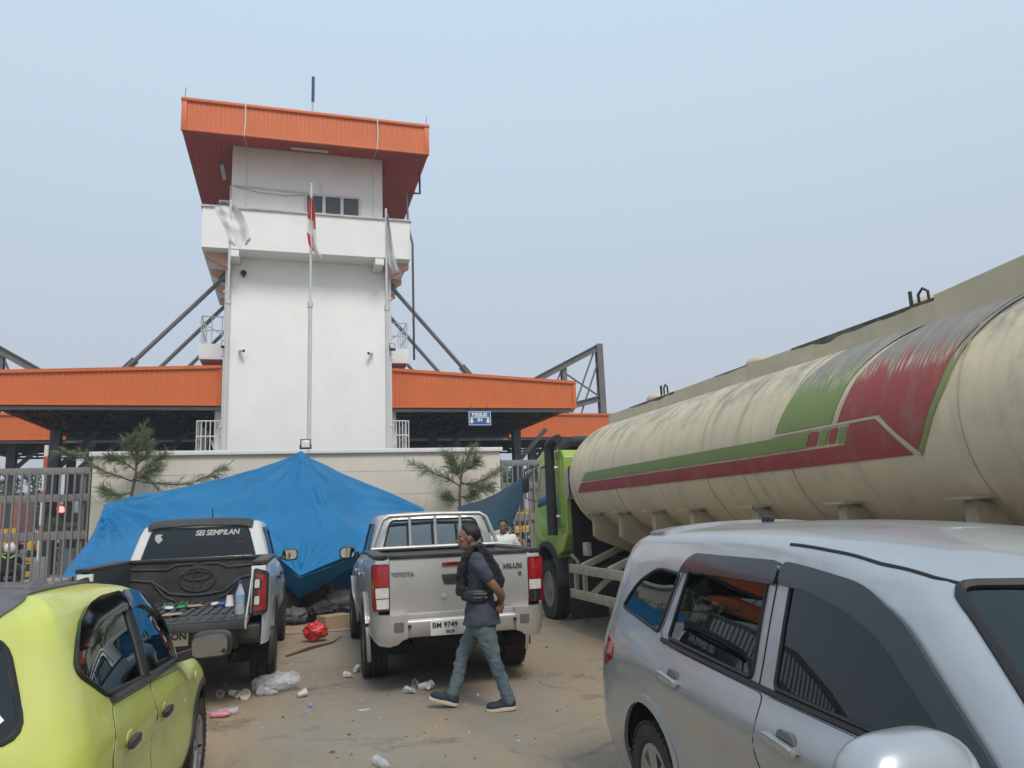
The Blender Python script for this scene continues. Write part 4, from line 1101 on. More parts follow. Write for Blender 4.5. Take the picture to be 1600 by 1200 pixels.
decal([(4.90, 3.6), (4.81, 3.6), (4.87, -4.2), (4.96, -4.0)], 'small_stripe', tank_g, .004)
# catwalk trough on top
dirty_cream = M('catwalk_cream', (.62, .545, .385), .7, var=.08, scale=2, dust=.22, dustcol=(.16, .14, .11), dscale=.8, streak=.25)
mould = M('catwalk_mould', (.075, .070, .065), .9, var=.4, scale=9, dust=.85, dustcol=(.22, .19, .14), dscale=7)
def wallp(x, y0, y1, z0, z1): return MB().prism([(y0, z0), (y1, z0), (y1, z1[1]), (y0, z1[0])], 'x', x - .012, x + .012)
for xx in (4.99, 5.86):
    cw = lb(wallp(xx, 4.55, 11.1, 3.02, (3.345, 3.30)), 'catwalk_wall', dirty_cream, tank)
    lb(wallp(xx - .012 if xx < 5.4 else xx + .012, 1.2, 4.57, 3.02, (3.60, 3.36)), 'catwalk_wall', dirty_cream, tank)
    for (ya, yb_, za, zc, dep) in ((4.58, 6.4, 3.345, 3.336, .075), (8.9, 10.3, 3.318, 3.308, .06), (7.2, 7.9, 3.33, 3.325, .03)):
        top_ = [(lerp(ya, yb_, k / 40), lerp(za, zc, k / 40) + .001) for k in range(41)]
        bot_ = [(y_, z_ - dep * math.sin(math.pi * (.08 + .84 * k / 40))**.5 * (.45 + .5 * abs(noise.noise(Vector((y_ * 2.3, 0, xx)))) * 2 + .1 * noise.noise(Vector((y_ * 14, 3, 0))))) for k, (y_, z_) in enumerate(top_)]
        lb(MB().prism(top_ + bot_[::-1], 'x', xx - .0135, xx + .0135), 'mould_stain', mould, tank)
lb(MB().box(5.425, 11.1, 3.14, .87, .03, .3), 'catwalk_end', dirty_cream, tank)
lb(MB().box(5.425, 6.1, 3.27, .84, 9.8, .02), 'catwalk_deck', dirty_cream, tank)
for yy in (10.0, 7.4, 4.9, 2.9):
    lb(MB().lathe([(.0, 3.46), (.24, 3.45), (.27, 3.41), (.27, 3.27)], 24, (5.42, yy, 0)), 'manhole_cover', dirty_cream, tank, smooth=True)
for yy in (9.22, 4.75):
    lg = MB().tube([(5.0, yy, 3.33), (5.0, yy, 3.42), (5.0, yy - .05, 3.46), (5.0, yy - .10, 3.42), (5.0, yy - .10, 3.33)], .012, 6)
    lg.tube([(5.0, yy + .08, 3.33), (5.0, yy + .08, 3.47)], .016, 6); lb(lg, 'lifting_lug', black_pl, tank, smooth=True)
lb(MB().box(4.22, 11.18, 2.23, .03, .26, .42), 'front_plate', M('front_plate_cream', (.42, .36, .25), .6), tank, bevel=.006)
lb(MB().box(4.205, 11.04, 2.23, .02, .02, .46), 'plate_edge', black_pl, tank)
# saddles under the tank
sad = M('saddle_cream', (.44, .36, .245), .6, var=.1, dust=.5, dustcol=(.14, .12, .09), dscale=3)
for yy in (10.35, 9.42, 8.42, 7.5, 6.3, 5.1, 3.9, 2.7):
    for s in (1, -1):
        inn = [(tp(0, th, -.01).x, tp(0, th, -.01).z) for th in (-38, -48, -58, -68, -78)]
        outl = [(4.29, inn[0][1] + .03), (4.29, 1.40), (4.36, 1.34), (5.15, 1.02), (5.2, 1.02)] + inn[::-1]
        if s < 0: outl = [(2 * TCX - a, b) for a, b in outl]
        sd_ = lb(MB().prism(outl, 'y', yy - .05, yy + .05), 'tank_saddle', sad, bevel=.008)
        xx = 4.30 if s > 0 else 2 * TCX - 4.30
        lb(MB().box(xx, yy, inn[0][1] + .045, .22, .20, .018), 'saddle_flange', sad, sd_)
# frame, side guards
for xx in (5.02, 5.86): lb(MB().box(xx, 7.0, .92, .09, 12.6, .24), 'chassis_beam', under_m)
for s, xx in ((1, 4.16), (-1, 6.72)):
    for zz, y0 in ((.91, 11.06), (.545, 11.04)): lb(MB().box(xx, (y0 + 6.9) / 2, zz, .05, y0 - 6.9, .13), 'guard_rail', rail_paint, bevel=.008)
    for yy in (10.9, 10.55, 9.0, 7.4): lb(MB().box(xx + .03 * s, yy, .73, .045, .09, .26), 'guard_post', rail_paint)
    for yy in (10.62, 9.62, 8.2): lb(MB().bar((xx + .02 * s, yy, .95), (xx + .78 * s, yy, 1.24), .09), 'guard_strut', rail_paint, bevel=.006)
    lb(MB().bar((xx + .02 * s, 10.35, .55), (xx + .30 * s, 10.1, .86), .08), 'guard_strut', rail_paint)
# dark gear between the wheels
lb(MB().box(4.78, 10.2, .72, .42, 1.3, .5), 'fuel_tank', under_m, bevel=.08); lb(MB().box(6.2, 9.8, .72, .5, 1.6, .5), 'battery_box', under_m, bevel=.03)
lb(MB().box(4.52, 11.32, .60, .58, .04, .86), 'mud_guard', black_rub, bevel=.01)
lb(MB().box(4.52, 11.20, .34, .60, .02, .42), 'mud_flap', black_rub)
lb(MB().tube([(5.3, 13.0, .75), (5.3, 9.5, .75), (5.3, 4.6, .72)], .08, 10), 'propeller_shaft', under_m)
for yy, nm in ((12.42, 's'), (5.7, 'd'), (4.35, 'd')):
    for s, xo in ((1, 4.24), (-1, 6.66)):
        xs_ = [xo + s * .14] if nm == 's' else [xo + s * .14, xo + s * .46]
        for xw in xs_:
            wl_ = wheel(lorry, 0, 0, .49, .27, 1, 'truck')
            wl_.location = (xw - TX, yy - TY, .49); wl_.rotation_euler = (0, 0, R(90) if s > 0 else R(-90))
    lb(MB().box(5.45, yy, .49, 1.9, .14, .14), 'axle', under_m)
for yy in (5.7, 4.35): 
    for xx in (4.42, 6.48):
        P = [[(xx - .34, yy + .58 * math.cos(R(a)), .52 + .58 * math.sin(R(a))), (xx + .34, yy + .58 * math.cos(R(a)), .52 + .58 * math.sin(R(a)))] for a in range(15, 166, 10)]
        lb(MB().grid(P), 'mudguard', black_rub, smooth=True)
# cab
prof = [(11.40, 1.42), (11.40, 2.66), (11.52, 2.78), (12.48, 2.84), (12.64, 2.78), (13.00, 1.92), (13.09, 1.75), (13.12, .55), (13.075, .55), (13.05, .72)] + \
       [(12.42 + .62 * math.cos(R(a)), .62 + .62 * math.sin(R(a))) for a in range(15, 146, 13)] + [(11.88, 1.08), (11.66, 1.14)]
cabm = MB().prism(prof, 'x', 4.27, 6.63); cab = lb(cabm, 'cab', lime, bevel=.055, seg=3, ang=40)
dp = roundpoly([(11.95, 1.26), (12.80, 1.30), (12.98, 1.45), (12.92, 1.95), (12.56, 2.66), (11.95, 2.66)], .05)
for s, xx in ((1, 4.27), (-1, 6.63)):
    do = lb(MB().prism(dp, 'x', xx - s * .014, xx + s * .02), 'door', lime, cab, bevel=.010)
    wp = roundpoly([(12.0, 1.95), (12.80, 1.86), (12.52, 2.58), (12.0, 2.58)], .06)
    lb(MB().prism(wp, 'x', xx - s * .020, xx - s * .010), 'window_rubber', seal_m, do)
    wp2 = roundpoly([(12.04, 2.0), (12.73, 1.92), (12.48, 2.54), (12.04, 2.54)], .05)
    lb(MB().prism(wp2, 'x', xx - s * .026, xx - s * .016), 'door_glass', M('cab_glass', (.03, .035, .04), .05, var=0, coat=1), do)
    lb(MB().box(xx - s * .03, 12.1, 1.72, .03, .16, .04), 'door_handle', black_pl, do, bevel=.008)
    lb(MB().prism(roundpoly([(12.05, 1.34), (12.7, 1.36), (12.82, 1.7), (12.1, 1.62)], .05), 'x', xx - s * .018, xx), 'door_pressing', lime, do, bevel=.006)
    lb(MB().prism(roundpoly([(11.48, 1.55), (11.88, 1.55), (11.88, 2.62), (11.52, 2.62)], .05), 'x', xx - s * .016, xx), 'corner_panel', lime, cab, bevel=.008)
    fl = [(12.42 + .68 * math.cos(R(a)), .60 + .68 * math.sin(R(a))) for a in range(-6, 187, 11)] + [(12.42 + .60 * math.cos(R(a)), .60 + .60 * math.sin(R(a))) for a in range(186, -7, -11)]
    lb(MB().prism(fl, 'x', xx - s * .06, xx + s * .42), 'wheel_arch', black_rub, cab, bevel=.01)
    lb(MB().box(xx + s * .12, 12.98, .45, .30, .25, .3), 'step', black_rub, cab, bevel=.03)
    mi_ = MB(); superell(mi_, (xx - s * .10, 13.22, 2.30), (.07, .04, .15), .5, .5); mo = lb(mi_, 'wing_mirror', black_pl, cab, smooth=True)
    lb(MB().tube([(xx, 12.7, 2.62), (xx - s * .10, 13.24, 2.56), (xx - s * .10, 13.24, 2.05), (xx, 12.95, 1.98)], .012, 6), 'mirror_arm', black_pl, mo)
wsx = MB().add([(4.42, 12.705, 2.66), (6.48, 12.705, 2.66), (6.52, 13.015, 1.93), (4.38, 13.015, 1.93)], [(0, 1, 2, 3)]); lb(wsx, 'windscreen', MATS['cab_glass'], cab)
lb(MB().box(5.45, 13.2, .75, 2.3, .16, .42), 'front_bumper', lime, cab, bevel=.05)
lb(MB().box(5.45, 11.371, 1.75, 2.2, .05, 1.5), 'gap_shade_panel', under_m, cab)  # added dark sheet over the cab rear, painting the shade of the gap
lb(MB().box(5.45, 12.0, 2.93, 1.9, .8, .2), 'roof_deflector', black_pl, cab, bevel=.08)
for xx in (4.6, 5.1): lb(MB().tube([(xx, 11.36, 2.5), (xx, 11.36, 1.3)], .015, 6), 'grab_rail', black_pl, cab)
lb(MB().box(4.32, 11.35, 2.14, .10, .09, .34), 'rear_box', M('pale_box', (.55, .54, .48), .5), cab, bevel=.01)
# tall air intake pipe behind the door
sn = MB().tube([(4.14, 11.74, 1.40), (4.14, 11.74, 2.78), (4.15, 11.70, 2.89), (4.18, 11.60, 2.94), (4.22, 11.48, 2.95)], .085, 14); sno = lb(sn, 'air_intake', black_pl, smooth=True)
for zz in (1.7, 2.5): lb(MB().tube([(4.14, 11.72, zz), (4.3, 11.66, zz)], .025, 6), 'intake_bracket', galv, sno)
lb(MB().tube([(4.30, 11.36, 1.1), (4.38, 11.3, .98), (4.4, 11.3, .9)], .03, 6), 'hose', rail_paint)
lb(MB().box(4.33, 10.75, 1.20, .08, .18, .2), 'marker_lamp', rail_paint, bevel=.02)
# ---------------------------------------------------------------- silver people carrier (rear bumper at x = 0, nose along +x)
mpv_paint = M('silver_blue_paint', (.47, .485, .505), .30, metal=.62, var=.03, coat=.7, dust=.30, dustcol=(.36, .33, .29), dscale=2.2)
MPV = [
 [(.10,0,.25),(.12,.45,.25),(.2,.72,.25),(.4,.80,.25),(.8,.82,.25),(1.35,.82,.25),(2.05,.82,.25),(2.7,.82,.25),(3.1,.82,.25),(3.6,.80,.25),(4.15,.68,.25),(4.35,.42,.25),(4.40,0,.25)],
 [(.0,0,.48),(.03,.5,.48),(.13,.77,.48),(.38,.855,.48),(.82,.872,.48),(1.35,.865,.46),(2.05,.86,.45),(2.7,.86,.45),(3.1,.865,.46),(3.6,.865,.48),(4.15,.76,.48),(4.40,.48,.48),(4.45,0,.48)],
 [(.02,0,.70),(.05,.5,.70),(.14,.775,.70),(.38,.858,.70),(.82,.880,.71),(1.35,.852,.69),(2.05,.846,.68),(2.7,.848,.68),(3.1,.858,.69),(3.6,.868,.70),(4.15,.76,.70),(4.40,.48,.68),(4.44,0,.68)],
 [(.07,0,.88),(.09,.5,.88),(.16,.765,.88),(.39,.848,.885),(.82,.874,.89),(1.35,.884,.86),(2.05,.882,.835),(2.7,.878,.825),(3.1,.872,.83),(3.6,.855,.86),(4.12,.73,.82),(4.32,.45,.80),(4.36,0,.80)],
 [(.09,0,.99),(.11,.49,.99),(.18,.742,.995),(.41,.815,1.0),(.82,.842,.995),(1.35,.846,.975),(2.05,.842,.96),(2.7,.836,.95),(3.12,.825,.945),(3.6,.80,.925),(4.06,.68,.89),(4.26,.42,.87),(4.30,0,.87)],
 [(.10,0,1.06),(.12,.49,1.06),(.20,.722,1.065),(.42,.79,1.07),(.82,.812,1.06),(1.35,.816,1.035),(2.05,.812,1.015),(2.7,.802,1.005),(3.14,.775,.995),(3.36,.70,1.00),(3.47,.52,1.02),(3.53,.3,1.035),(3.55,0,1.04)],
 [(.24,0,1.545),(.25,.4,1.54),(.31,.575,1.515),(.48,.622,1.52),(.85,.645,1.54),(1.35,.655,1.55),(1.95,.655,1.54),(2.35,.645,1.51),(2.58,.622,1.475),(2.68,.57,1.475),(2.73,.48,1.49),(2.77,.28,1.515),(2.78,0,1.525)],
 [(.34,0,1.605),(.35,.36,1.60),(.42,.49,1.585),(.58,.53,1.59),(.9,.545,1.605),(1.35,.55,1.61),(1.85,.55,1.60),(2.2,.54,1.575),(2.38,.52,1.55),(2.47,.48,1.545),(2.53,.4,1.55),(2.57,.24,1.565),(2.58,0,1.575)],
 [(.6,0,1.635),(.6,.12,1.635),(.65,.18,1.633),(.8,.2,1.638),(1.0,.2,1.642),(1.35,.2,1.645),(1.7,.2,1.64),(1.95,.2,1.63),(2.05,.19,1.625),(2.1,.17,1.622),(2.14,.14,1.62),(2.17,.08,1.618),(2.18,0,1.618)],
]
for L_ in MPV:
    for i_, (dx_, dy_) in enumerate(((-.20, 0), (-.20, .02), (-.21, .035), (-.12, .02))): L_[i_] = (L_[i_][0] + dx_, L_[i_][1] + (dy_ if L_[i_][1] else 0), L_[i_][2])
def mpv(label, loc, hdg):
    t = thing('people_carrier', label, 'car', loc, hdg)
    qg = roundpoly([(.30, 1.165), (.90, 1.095), (1.03, 1.40), (.72, 1.41), (.46, 1.32)], [.05, .03, .03, .08, .1], 4)
    rd = roundpoly([(1.04, 1.085), (1.88, 1.05), (1.90, 1.46), (1.16, 1.47)], [.03, .03, .04, .05], 4)
    fd = roundpoly([(2.05, 1.045), (3.02, 1.02), (2.50, 1.405), (2.07, 1.455)], [.03, .04, .14, .05], 4)
    ws = roundpoly([(-.70, 1.07), (.70, 1.07), (.55, 1.47), (-.55, 1.47)], .06, 4)
    rw = roundpoly([(-.62, 1.10), (.62, 1.10), (.50, 1.47), (-.50, 1.47)], .06, 4)
    holes = [(ws, 'x', 1, .3), (rw, 'x', -1, None)]
    for s in (-1, 1): holes += [(p, 'y', s, .3) for p in (qg, rd, fd)]
    body, bvh = body_from(MPV, 5, 4, holes, 'body', mpv_paint, t, [(.83, .36, .37), (3.58, .36, .37)])
    window(t, bvh, ws, 'x', 1, clear_glass, 'windscreen', .018); window(t, bvh, rw, 'x', -1, tint_dark, 'rear_window', .014)
    for s in (-1, 1):
        window(t, bvh, qg, 'y', s, tint_dark, 'quarter_window', .010); window(t, bvh, rd, 'y', s, tint_dark, 'rear_door_window', .010); window(t, bvh, fd, 'y', s, tint_dark, 'front_door_window', .010)
        # door skins
        d1 = roundpoly([(2.0, .40), (3.06, .40), (3.12, .92), (3.08, .985), (2.0, 1.01)], .04); d2 = roundpoly([(1.28, .40), (1.985, .40), (1.985, 1.01), (1.04, 1.045), (1.02, .90), (1.16, .66)], .04)
        for pl in (d1, d2):
            patch(bvh, pl, 'y', s, .004, .06, .012).build('door', mpv_paint, t, smooth=True)
            MB().tube(line_on(bvh, pl, 'y', s, -.001, .04, True), .0036, 5, closed=True).build('panel_gap', seal_m, body, smooth=True)
        # waist mouldings
        MB().tube(line_on(bvh, [(.98, 1.068), (1.35, 1.05), (1.97, 1.03), (2.05, 1.027), (2.6, 1.015), (3.10, 1.0)], 'y', s, .008, .05), .013, 6).build('waist_moulding', seal_m, t, smooth=True)
        # visors over the windows
        for vp in ([(1.03, 1.40), (1.12, 1.475), (1.20, 1.505), (1.98, 1.505), (1.98, 1.415), (1.20, 1.415)],
                   [(2.0, 1.415), (2.0, 1.505), (2.15, 1.495), (2.46, 1.455), (2.66, 1.365), (3.08, 1.02), (2.98, 1.015), (2.60, 1.295), (2.42, 1.365), (2.2, 1.41)]):
            patch(bvh, roundpoly(vp, .07, 3), 'y', s, .022, .07, .020).build('window_visor', M('smoked_visor', (.016, .021, .026), .22, var=0, coat=.4), t, smooth=True)
        for pp in ([(1.94, 1.03), (1.97, 1.46)], ): seam(body, bvh, pp, 'y', s, .005)
        seam(body, bvh, [(1.00, 1.05), (.93, 1.10), (1.08, 1.44)], 'y', s, .004)
        # handles
        for xh, zh in ((1.20, .925), (2.19, .895)):
            c = caster(bvh, 'y', s)(xh, zh, .0)
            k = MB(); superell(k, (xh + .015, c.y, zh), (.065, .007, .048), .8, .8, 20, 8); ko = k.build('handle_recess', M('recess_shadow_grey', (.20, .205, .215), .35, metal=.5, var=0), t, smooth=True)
            k = MB(); superell(k, (xh, c.y + s * .026, zh), (.105, .013, .017), .35, .45, 20, 8, rot=Matrix.Rotation(R(4), 3, 'Y')); k.build('door_handle', mpv_paint, ko, smooth=True)
            for dx in (-.09, .09): MB().bar((xh + dx, c.y, zh), (xh + dx, c.y + s * .026, zh), .02, .02).build('handle_foot', mpv_paint, ko)
        flare(t, bvh, .83, .36, .37, s, mpv_paint, .045, .012); flare(t, bvh, 3.58, .36, .37, s, mpv_paint, .045, .012)
        arch_liner(t, .83, .37, s * .40, s * .84); arch_liner(t, 3.58, .37, s * .40, s * .84)
        wheel(t, .83, s * .765, .315, .195, s, 'car', .4); wheel(t, 3.58, s * .765, .315, .195, s, 'car', .1)
        # tail lamp wrapping the corner
        tlp = roundpoly([(.155, .80), (.30, .86), (.315, .945), (.175, .985)], .02)
        patch(bvh, tlp, 'y', s, .008, .04, .01).build('tail_lamp', lens_red, t, smooth=True)
        patch(bvh, roundpoly([(s * .50, .80), (s * .745, .80), (s * .725, .98), (s * .50, .965)], .03), 'x', -1, .008, .05, .01).build('tail_lamp', lens_red, t, smooth=True)
        # mirrors
        def mf(v): return (v.x * (1 - .25 * max(0, v.z / .1)), v.y * (1 - .12 * max(0, v.z / .1)), v.z)
        mr = MB(); superell(mr, (3.07, s * 1.05, 1.065), (.11, .19, .112), .62, .62, 28, 14, fn=mf, rot=Matrix.Rotation(R(-10 * s), 3, 'Z')); mo = mr.build('wing_mirror', mpv_paint, t, smooth=True)
        k = MB(); superell(k, (3.05, s * 1.045, .97), (.10, .175, .05), .6, .6, 24, 8, rot=Matrix.Rotation(R(-10 * s), 3, 'Z')); k.build('mirror_base', trim_blk, mo, smooth=True)
        MB().bar((2.97, s * .80, .99), (3.02, s * .93, 1.0), .09, .05).build('mirror_arm', trim_blk, mo)
        sheet(roundpoly([(s * .90, .97), (s * 1.16, .97), (s * 1.16, 1.10), (s * .90, 1.10)], .04), lambda a, b, o: Vector((2.952 + o, a, b)), .3).build('mirror_glass', mirror_m, mo)
        # roof ditch
        MB().tube(line_on(bvh, [(1.95, s * .612), (2.2, s * .603), (2.45, s * .585), (2.66, s * .555), (2.74, s * .52)], 'z', 1, .0, .05), .008, 6).build('roof_ditch', seal_m, t, smooth=True)
    # roof spoiler, aerial
    patch(bvh, roundpoly([(.22, -.55), (.22, .55), (.48, .56), (.48, -.56)], .05), 'z', 1, .016, .08, .03).build('roof_spoiler', mpv_paint, t, smooth=True)
    ae = MB(); superell(ae, (.72, 0, 1.655), (.06, .022, .022), .6, .8); ao = ae.build('aerial_foot', black_pl, t, smooth=True)
    MB().tube([(.72, 0, 1.66), (.56, 0, 1.73)], [.010, .005], 6).build('aerial_rod', black_pl, ao)
    # cabin
    for yy in (-.36, .36): seat(t, 2.15, yy, .62); seat(t, 1.30, yy, .62); seat(t, .62, yy, .66)
    MB().box(2.92, 0, .86, .5, 1.35, .22).build('dashboard', M('dash_beige', (.10, .095, .09), .8, var=.1), t, bevel=.07); steering(t, 2.62, -.36, .97)
    MB().box(1.8, 0, .34, 2.8, 1.45, .08).build('cabin_floor', seat_m, t); MB().box(2.1, 0, .22, 3.6, 1.3, .08).build('underbody', under_m, t)
    patch(bvh, roundpoly([(-.74, 1.045), (.74, 1.045), (.60, 1.50), (-.60, 1.50)], .05), 'x', 1, -.006, .3).build('windscreen_border', seal_m, t) if False else None
    for s in (-1, 1):
        hl = roundpoly([(s * .42, .70), (s * .76, .72), (s * .72, .80), (s * .42, .775)], .02); patch(bvh, hl, 'x', 1, .006, .06, .01).build('headlamp', lens_clear, t, smooth=True)
    patch(bvh, roundpoly([(-.45, .40), (.45, .40), (.52, .70), (-.52, .70)], .04), 'x', 1, .006, .1, .01).build('grille', trim_blk, t, smooth=True)
    return t
mpv('silver people carrier with smoked window visors parked nose to the yard', (2.765, 4.56, 0), R(-95.2))

# ---------------------------------------------------------------- lime yellow hatchback
yel = M('lime_yellow_paint', (.56, .60, .10), .34, var=.03, coat=.6, dust=.45, dustcol=(.46, .44, .22), dscale=1.8)
roof_blk = M('dusty_black_roof', (.045, .042, .045), .40, var=.08, coat=.3, dust=.7, dustcol=(.20, .18, .17), dscale=1.6)
HAT = [
 [(.12,0,.25),(.14,.45,.25),(.22,.68,.25),(.35,.75,.25),(.6,.78,.25),(1.1,.78,.25),(1.6,.78,.25),(2.1,.78,.25),(2.5,.78,.25),(3.0,.76,.25),(3.55,.64,.25),(3.72,.4,.25),(3.75,0,.25)],
 [(.0,0,.48),(.03,.5,.48),(.14,.74,.48),(.32,.81,.48),(.6,.842,.48),(1.1,.83,.46),(1.6,.825,.45),(2.1,.825,.45),(2.5,.83,.46),(3.0,.835,.48),(3.6,.70,.48),(3.78,.45,.48),(3.8,0,.48)],
 [(.04,0,.72),(.06,.5,.72),(.15,.735,.72),(.32,.815,.72),(.6,.845,.72),(1.1,.815,.70),(1.6,.806,.69),(2.1,.806,.69),(2.5,.815,.69),(3.0,.828,.70),(3.6,.70,.68),(3.77,.45,.66),(3.79,0,.66)],
 [(.10,0,.90),(.12,.49,.90),(.19,.715,.905),(.34,.795,.91),(.6,.825,.91),(1.1,.840,.84),(1.6,.836,.815),(2.1,.828,.80),(2.5,.818,.795),(3.0,.785,.84),(3.5,.66,.78),(3.68,.42,.76),(3.7,0,.76)],
 [(.12,0,.98),(.14,.48,.98),(.22,.68,.995),(.38,.755,1.02),(.65,.785,1.015),(1.1,.79,.985),(1.6,.788,.96),(2.1,.778,.945),(2.62,.745,.92),(2.88,.65,.94),(2.98,.5,.965),(3.03,.28,.98),(3.05,0,.985)],
 [(.22,0,1.20),(.23,.44,1.20),(.31,.60,1.205),(.46,.675,1.225),(.70,.70,1.23),(1.1,.71,1.225),(1.6,.71,1.21),(2.08,.695,1.20),(2.52,.665,1.165),(2.68,.60,1.165),(2.75,.47,1.185),(2.79,.27,1.20),(2.80,0,1.205)],
 [(.36,0,1.43),(.37,.40,1.425),(.44,.52,1.405),(.58,.57,1.42),(.78,.588,1.437),(1.1,.597,1.447),(1.55,.597,1.445),(1.95,.585,1.425),(2.22,.56,1.385),(2.32,.51,1.38),(2.38,.42,1.39),(2.42,.24,1.405),(2.43,0,1.41)],
 [(.48,0,1.475),(.49,.34,1.47),(.54,.44,1.455),(.68,.485,1.467),(.85,.50,1.482),(1.1,.505,1.488),(1.48,.505,1.483),(1.8,.495,1.463),(2.02,.475,1.435),(2.12,.43,1.43),(2.17,.35,1.435),(2.21,.2,1.445),(2.22,0,1.45)],
 [(.7,0,1.498),(.7,.1,1.498),(.74,.16,1.497),(.8,.18,1.502),(.95,.18,1.506),(1.15,.18,1.508),(1.4,.18,1.504),(1.6,.17,1.496),(1.75,.16,1.487),(1.82,.14,1.484),(1.86,.11,1.482),(1.88,.06,1.480),(1.89,0,1.480)],
]
for L_ in HAT:
    for i_, dx_ in enumerate((.22, .22, .22, .15)): L_[i_] = (L_[i_][0] + dx_, L_[i_][1], L_[i_][2])
for i_, z_ in enumerate((1.0, 1.0, 1.015, 1.04, 1.045, 1.015, .975, .945, .92)): q_ = HAT[4][i_]; HAT[4][i_] = (q_[0], q_[1], z_)
def hatch(label, loc, hdg):
    t = thing('hatchback_car', label, 'car', loc, hdg)
    rdw = roundpoly([(.90, 1.068), (1.52, 1.02), (1.62, 1.405), (1.32, 1.412), (1.06, 1.395), (.86, 1.325), (.68, 1.20)], [.04, .02, .02, .08, .10, .08, .06], 5)
    fdw = roundpoly([(1.61, 1.01), (2.43, .955), (2.47, 1.10), (2.34, 1.25), (2.16, 1.34), (1.96, 1.385), (1.71, 1.402)], [.02, .04, .08, .08, .08, .08, .03], 5)
    rw = roundpoly([(-.645, 1.03), (.645, 1.03), (.50, 1.37), (-.50, 1.37)], .09, 5)
    ws = roundpoly([(-.62, 1.02), (.62, 1.02), (.48, 1.36), (-.48, 1.36)], .06, 4)
    holes = [(ws, 'x', 1, .3), (rw, 'x', -1, None)]
    for s in (-1, 1): holes += [(p, 'y', s, .3) for p in (rdw, fdw)]
    body, bvh = body_from(HAT, 5, 4, holes, 'body', yel, t, [(.60, .34, .355), (3.0, .34, .355)])
    window(t, bvh, ws, 'x', 1, clear_glass, 'windscreen', .016); window(t, bvh, rw, 'x', -1, tint_dark, 'rear_window', .012)
    patch(bvh, roundpoly([(.46, -.40), (.46, .40), (.62, .46), (1.1, .49), (1.7, .48), (2.12, .42), (2.17, .30), (2.17, -.30), (2.12, -.42), (1.7, -.48), (1.1, -.48), (.62, -.46)], .04), 'z', 1, .010, .035, .012).build('black_roof', roof_blk, t, smooth=True)
    sp_ = patch(bvh, roundpoly([(.33, -.44), (.33, .44), (.50, .44), (.50, -.44)], .04), 'z', 1, .03, .07, .05).build('roof_spoiler', roof_blk, t, smooth=True)
    for s in (-1, 1):
        window(t, bvh, rdw, 'y', s, tint, 'rear_door_window', .013); window(t, bvh, fdw, 'y', s, tint, 'front_door_window', .013)
        patch(bvh, [(1.525, 1.0), (1.605, .995), (1.705, 1.405), (1.625, 1.41)], 'y', s, .003, .06).build('door_pillar', trim_blk, t, smooth=True)
        MB().tube(line_on(bvh, [(.93, 1.042), (1.3, 1.02), (1.6, .995), (2.1, .966), (2.50, .943)], 'y', s, .006, .05), .017, 6).build('waist_moulding', trim_blk, t, smooth=True)
        for vp in ([(.78, 1.28), (.90, 1.36), (1.06, 1.41), (1.30, 1.43), (1.655, 1.425), (1.635, 1.335), (1.24, 1.335), (1.06, 1.31), (.92, 1.25)], [(1.65, 1.335), (1.67, 1.425), (1.96, 1.405), (2.18, 1.36), (2.38, 1.265), (2.51, 1.11), (2.46, 1.09), (2.33, 1.21), (2.14, 1.29), (1.96, 1.325)]):
            patch(bvh, roundpoly(vp, .05, 3), 'y', s, .018, .06, .016).build('window_visor', visor_m, t, smooth=True)
        d1 = roundpoly([(1.60, .36), (2.50, .36), (2.58, .60), (2.55, .885), (1.60, .975)], .04); d2 = roundpoly([(1.02, .36), (1.585, .36), (1.585, .975), (.92, 1.02), (.80, .84), (.94, .60)], .04)
        for pl in (d1, d2):
            patch(bvh, pl, 'y', s, .004, .06, .012).build('door', yel, t, smooth=True)
            MB().tube(line_on(bvh, pl, 'y', s, -.001, .04, True), .0036, 5, closed=True).build('panel_gap', seal_m, body, smooth=True)
        for xh, zh in ((1.78, .80), (1.05, .845)):
            c = caster(bvh, 'y', s)(xh, zh, .0)
            k = MB(); superell(k, (xh, c.y + s * .020, zh), (.085, .014, .020), .4, .5, 20, 8); k.build('door_handle', trim_blk, t, smooth=True)
            k = MB(); superell(k, (xh, c.y - s * .002, zh), (.07, .008, .045), .8, .8, 20, 8); k.build('handle_recess', yel, t, smooth=True)
        MB().lathe([(.028, 0), (.028, .006)], 14, (2.74, s * .832, .80), 'y').build('side_repeater', lens_clear, t)
        flare(t, bvh, .60, .34, .355, s, trim_blk, .04, .010); flare(t, bvh, 3.0, .34, .355, s, trim_blk, .04, .010)
        arch_liner(t, .60, .355, s * .40, s * .80); arch_liner(t, 3.0, .355, s * .40, s * .80)
        wheel(t, .60, s * .735, .30, .18, s, 'car', .3); wheel(t, 3.0, s * .735, .30, .18, s, 'car', .2)
        tl = roundpoly([(s * .50, .74), (s * .73, .76), (s * .70, .93), (s * .46, .90)], .03); patch(bvh, tl, 'x', -1, .008, .05, .01).build('tail_lamp', lens_dark, t, smooth=True)
        tls = roundpoly([(.155, .76), (.36, .86), (.34, .91), (.19, .915)], .02); patch(bvh, tls, 'y', s, .008, .05, .01).build('tail_lamp', lens_dark, t, smooth=True)
        mr = MB(); superell(mr, (2.39, s * .97, 1.035), (.075, .115, .078), .55, .55, 24, 12); mo = mr.build('wing_mirror', trim_blk, t, smooth=True)
        MB().bar((2.40, s * .78, .97), (2.40, s * .90, 1.0), .08, .05).build('mirror_arm', trim_blk, mo)
        sheet(roundpoly([(s * .875, .975), (s * 1.065, .975), (s * 1.065, 1.095), (s * .875, 1.095)], .04), lambda a, b, o: Vector((2.296 + .30 * (abs(a) - .97) - .16 * (b - 1.03) + o, a, b)), .3).build('mirror_glass', M('dim_mirror', (.42, .44, .45), .06, metal=1, var=0), mo)
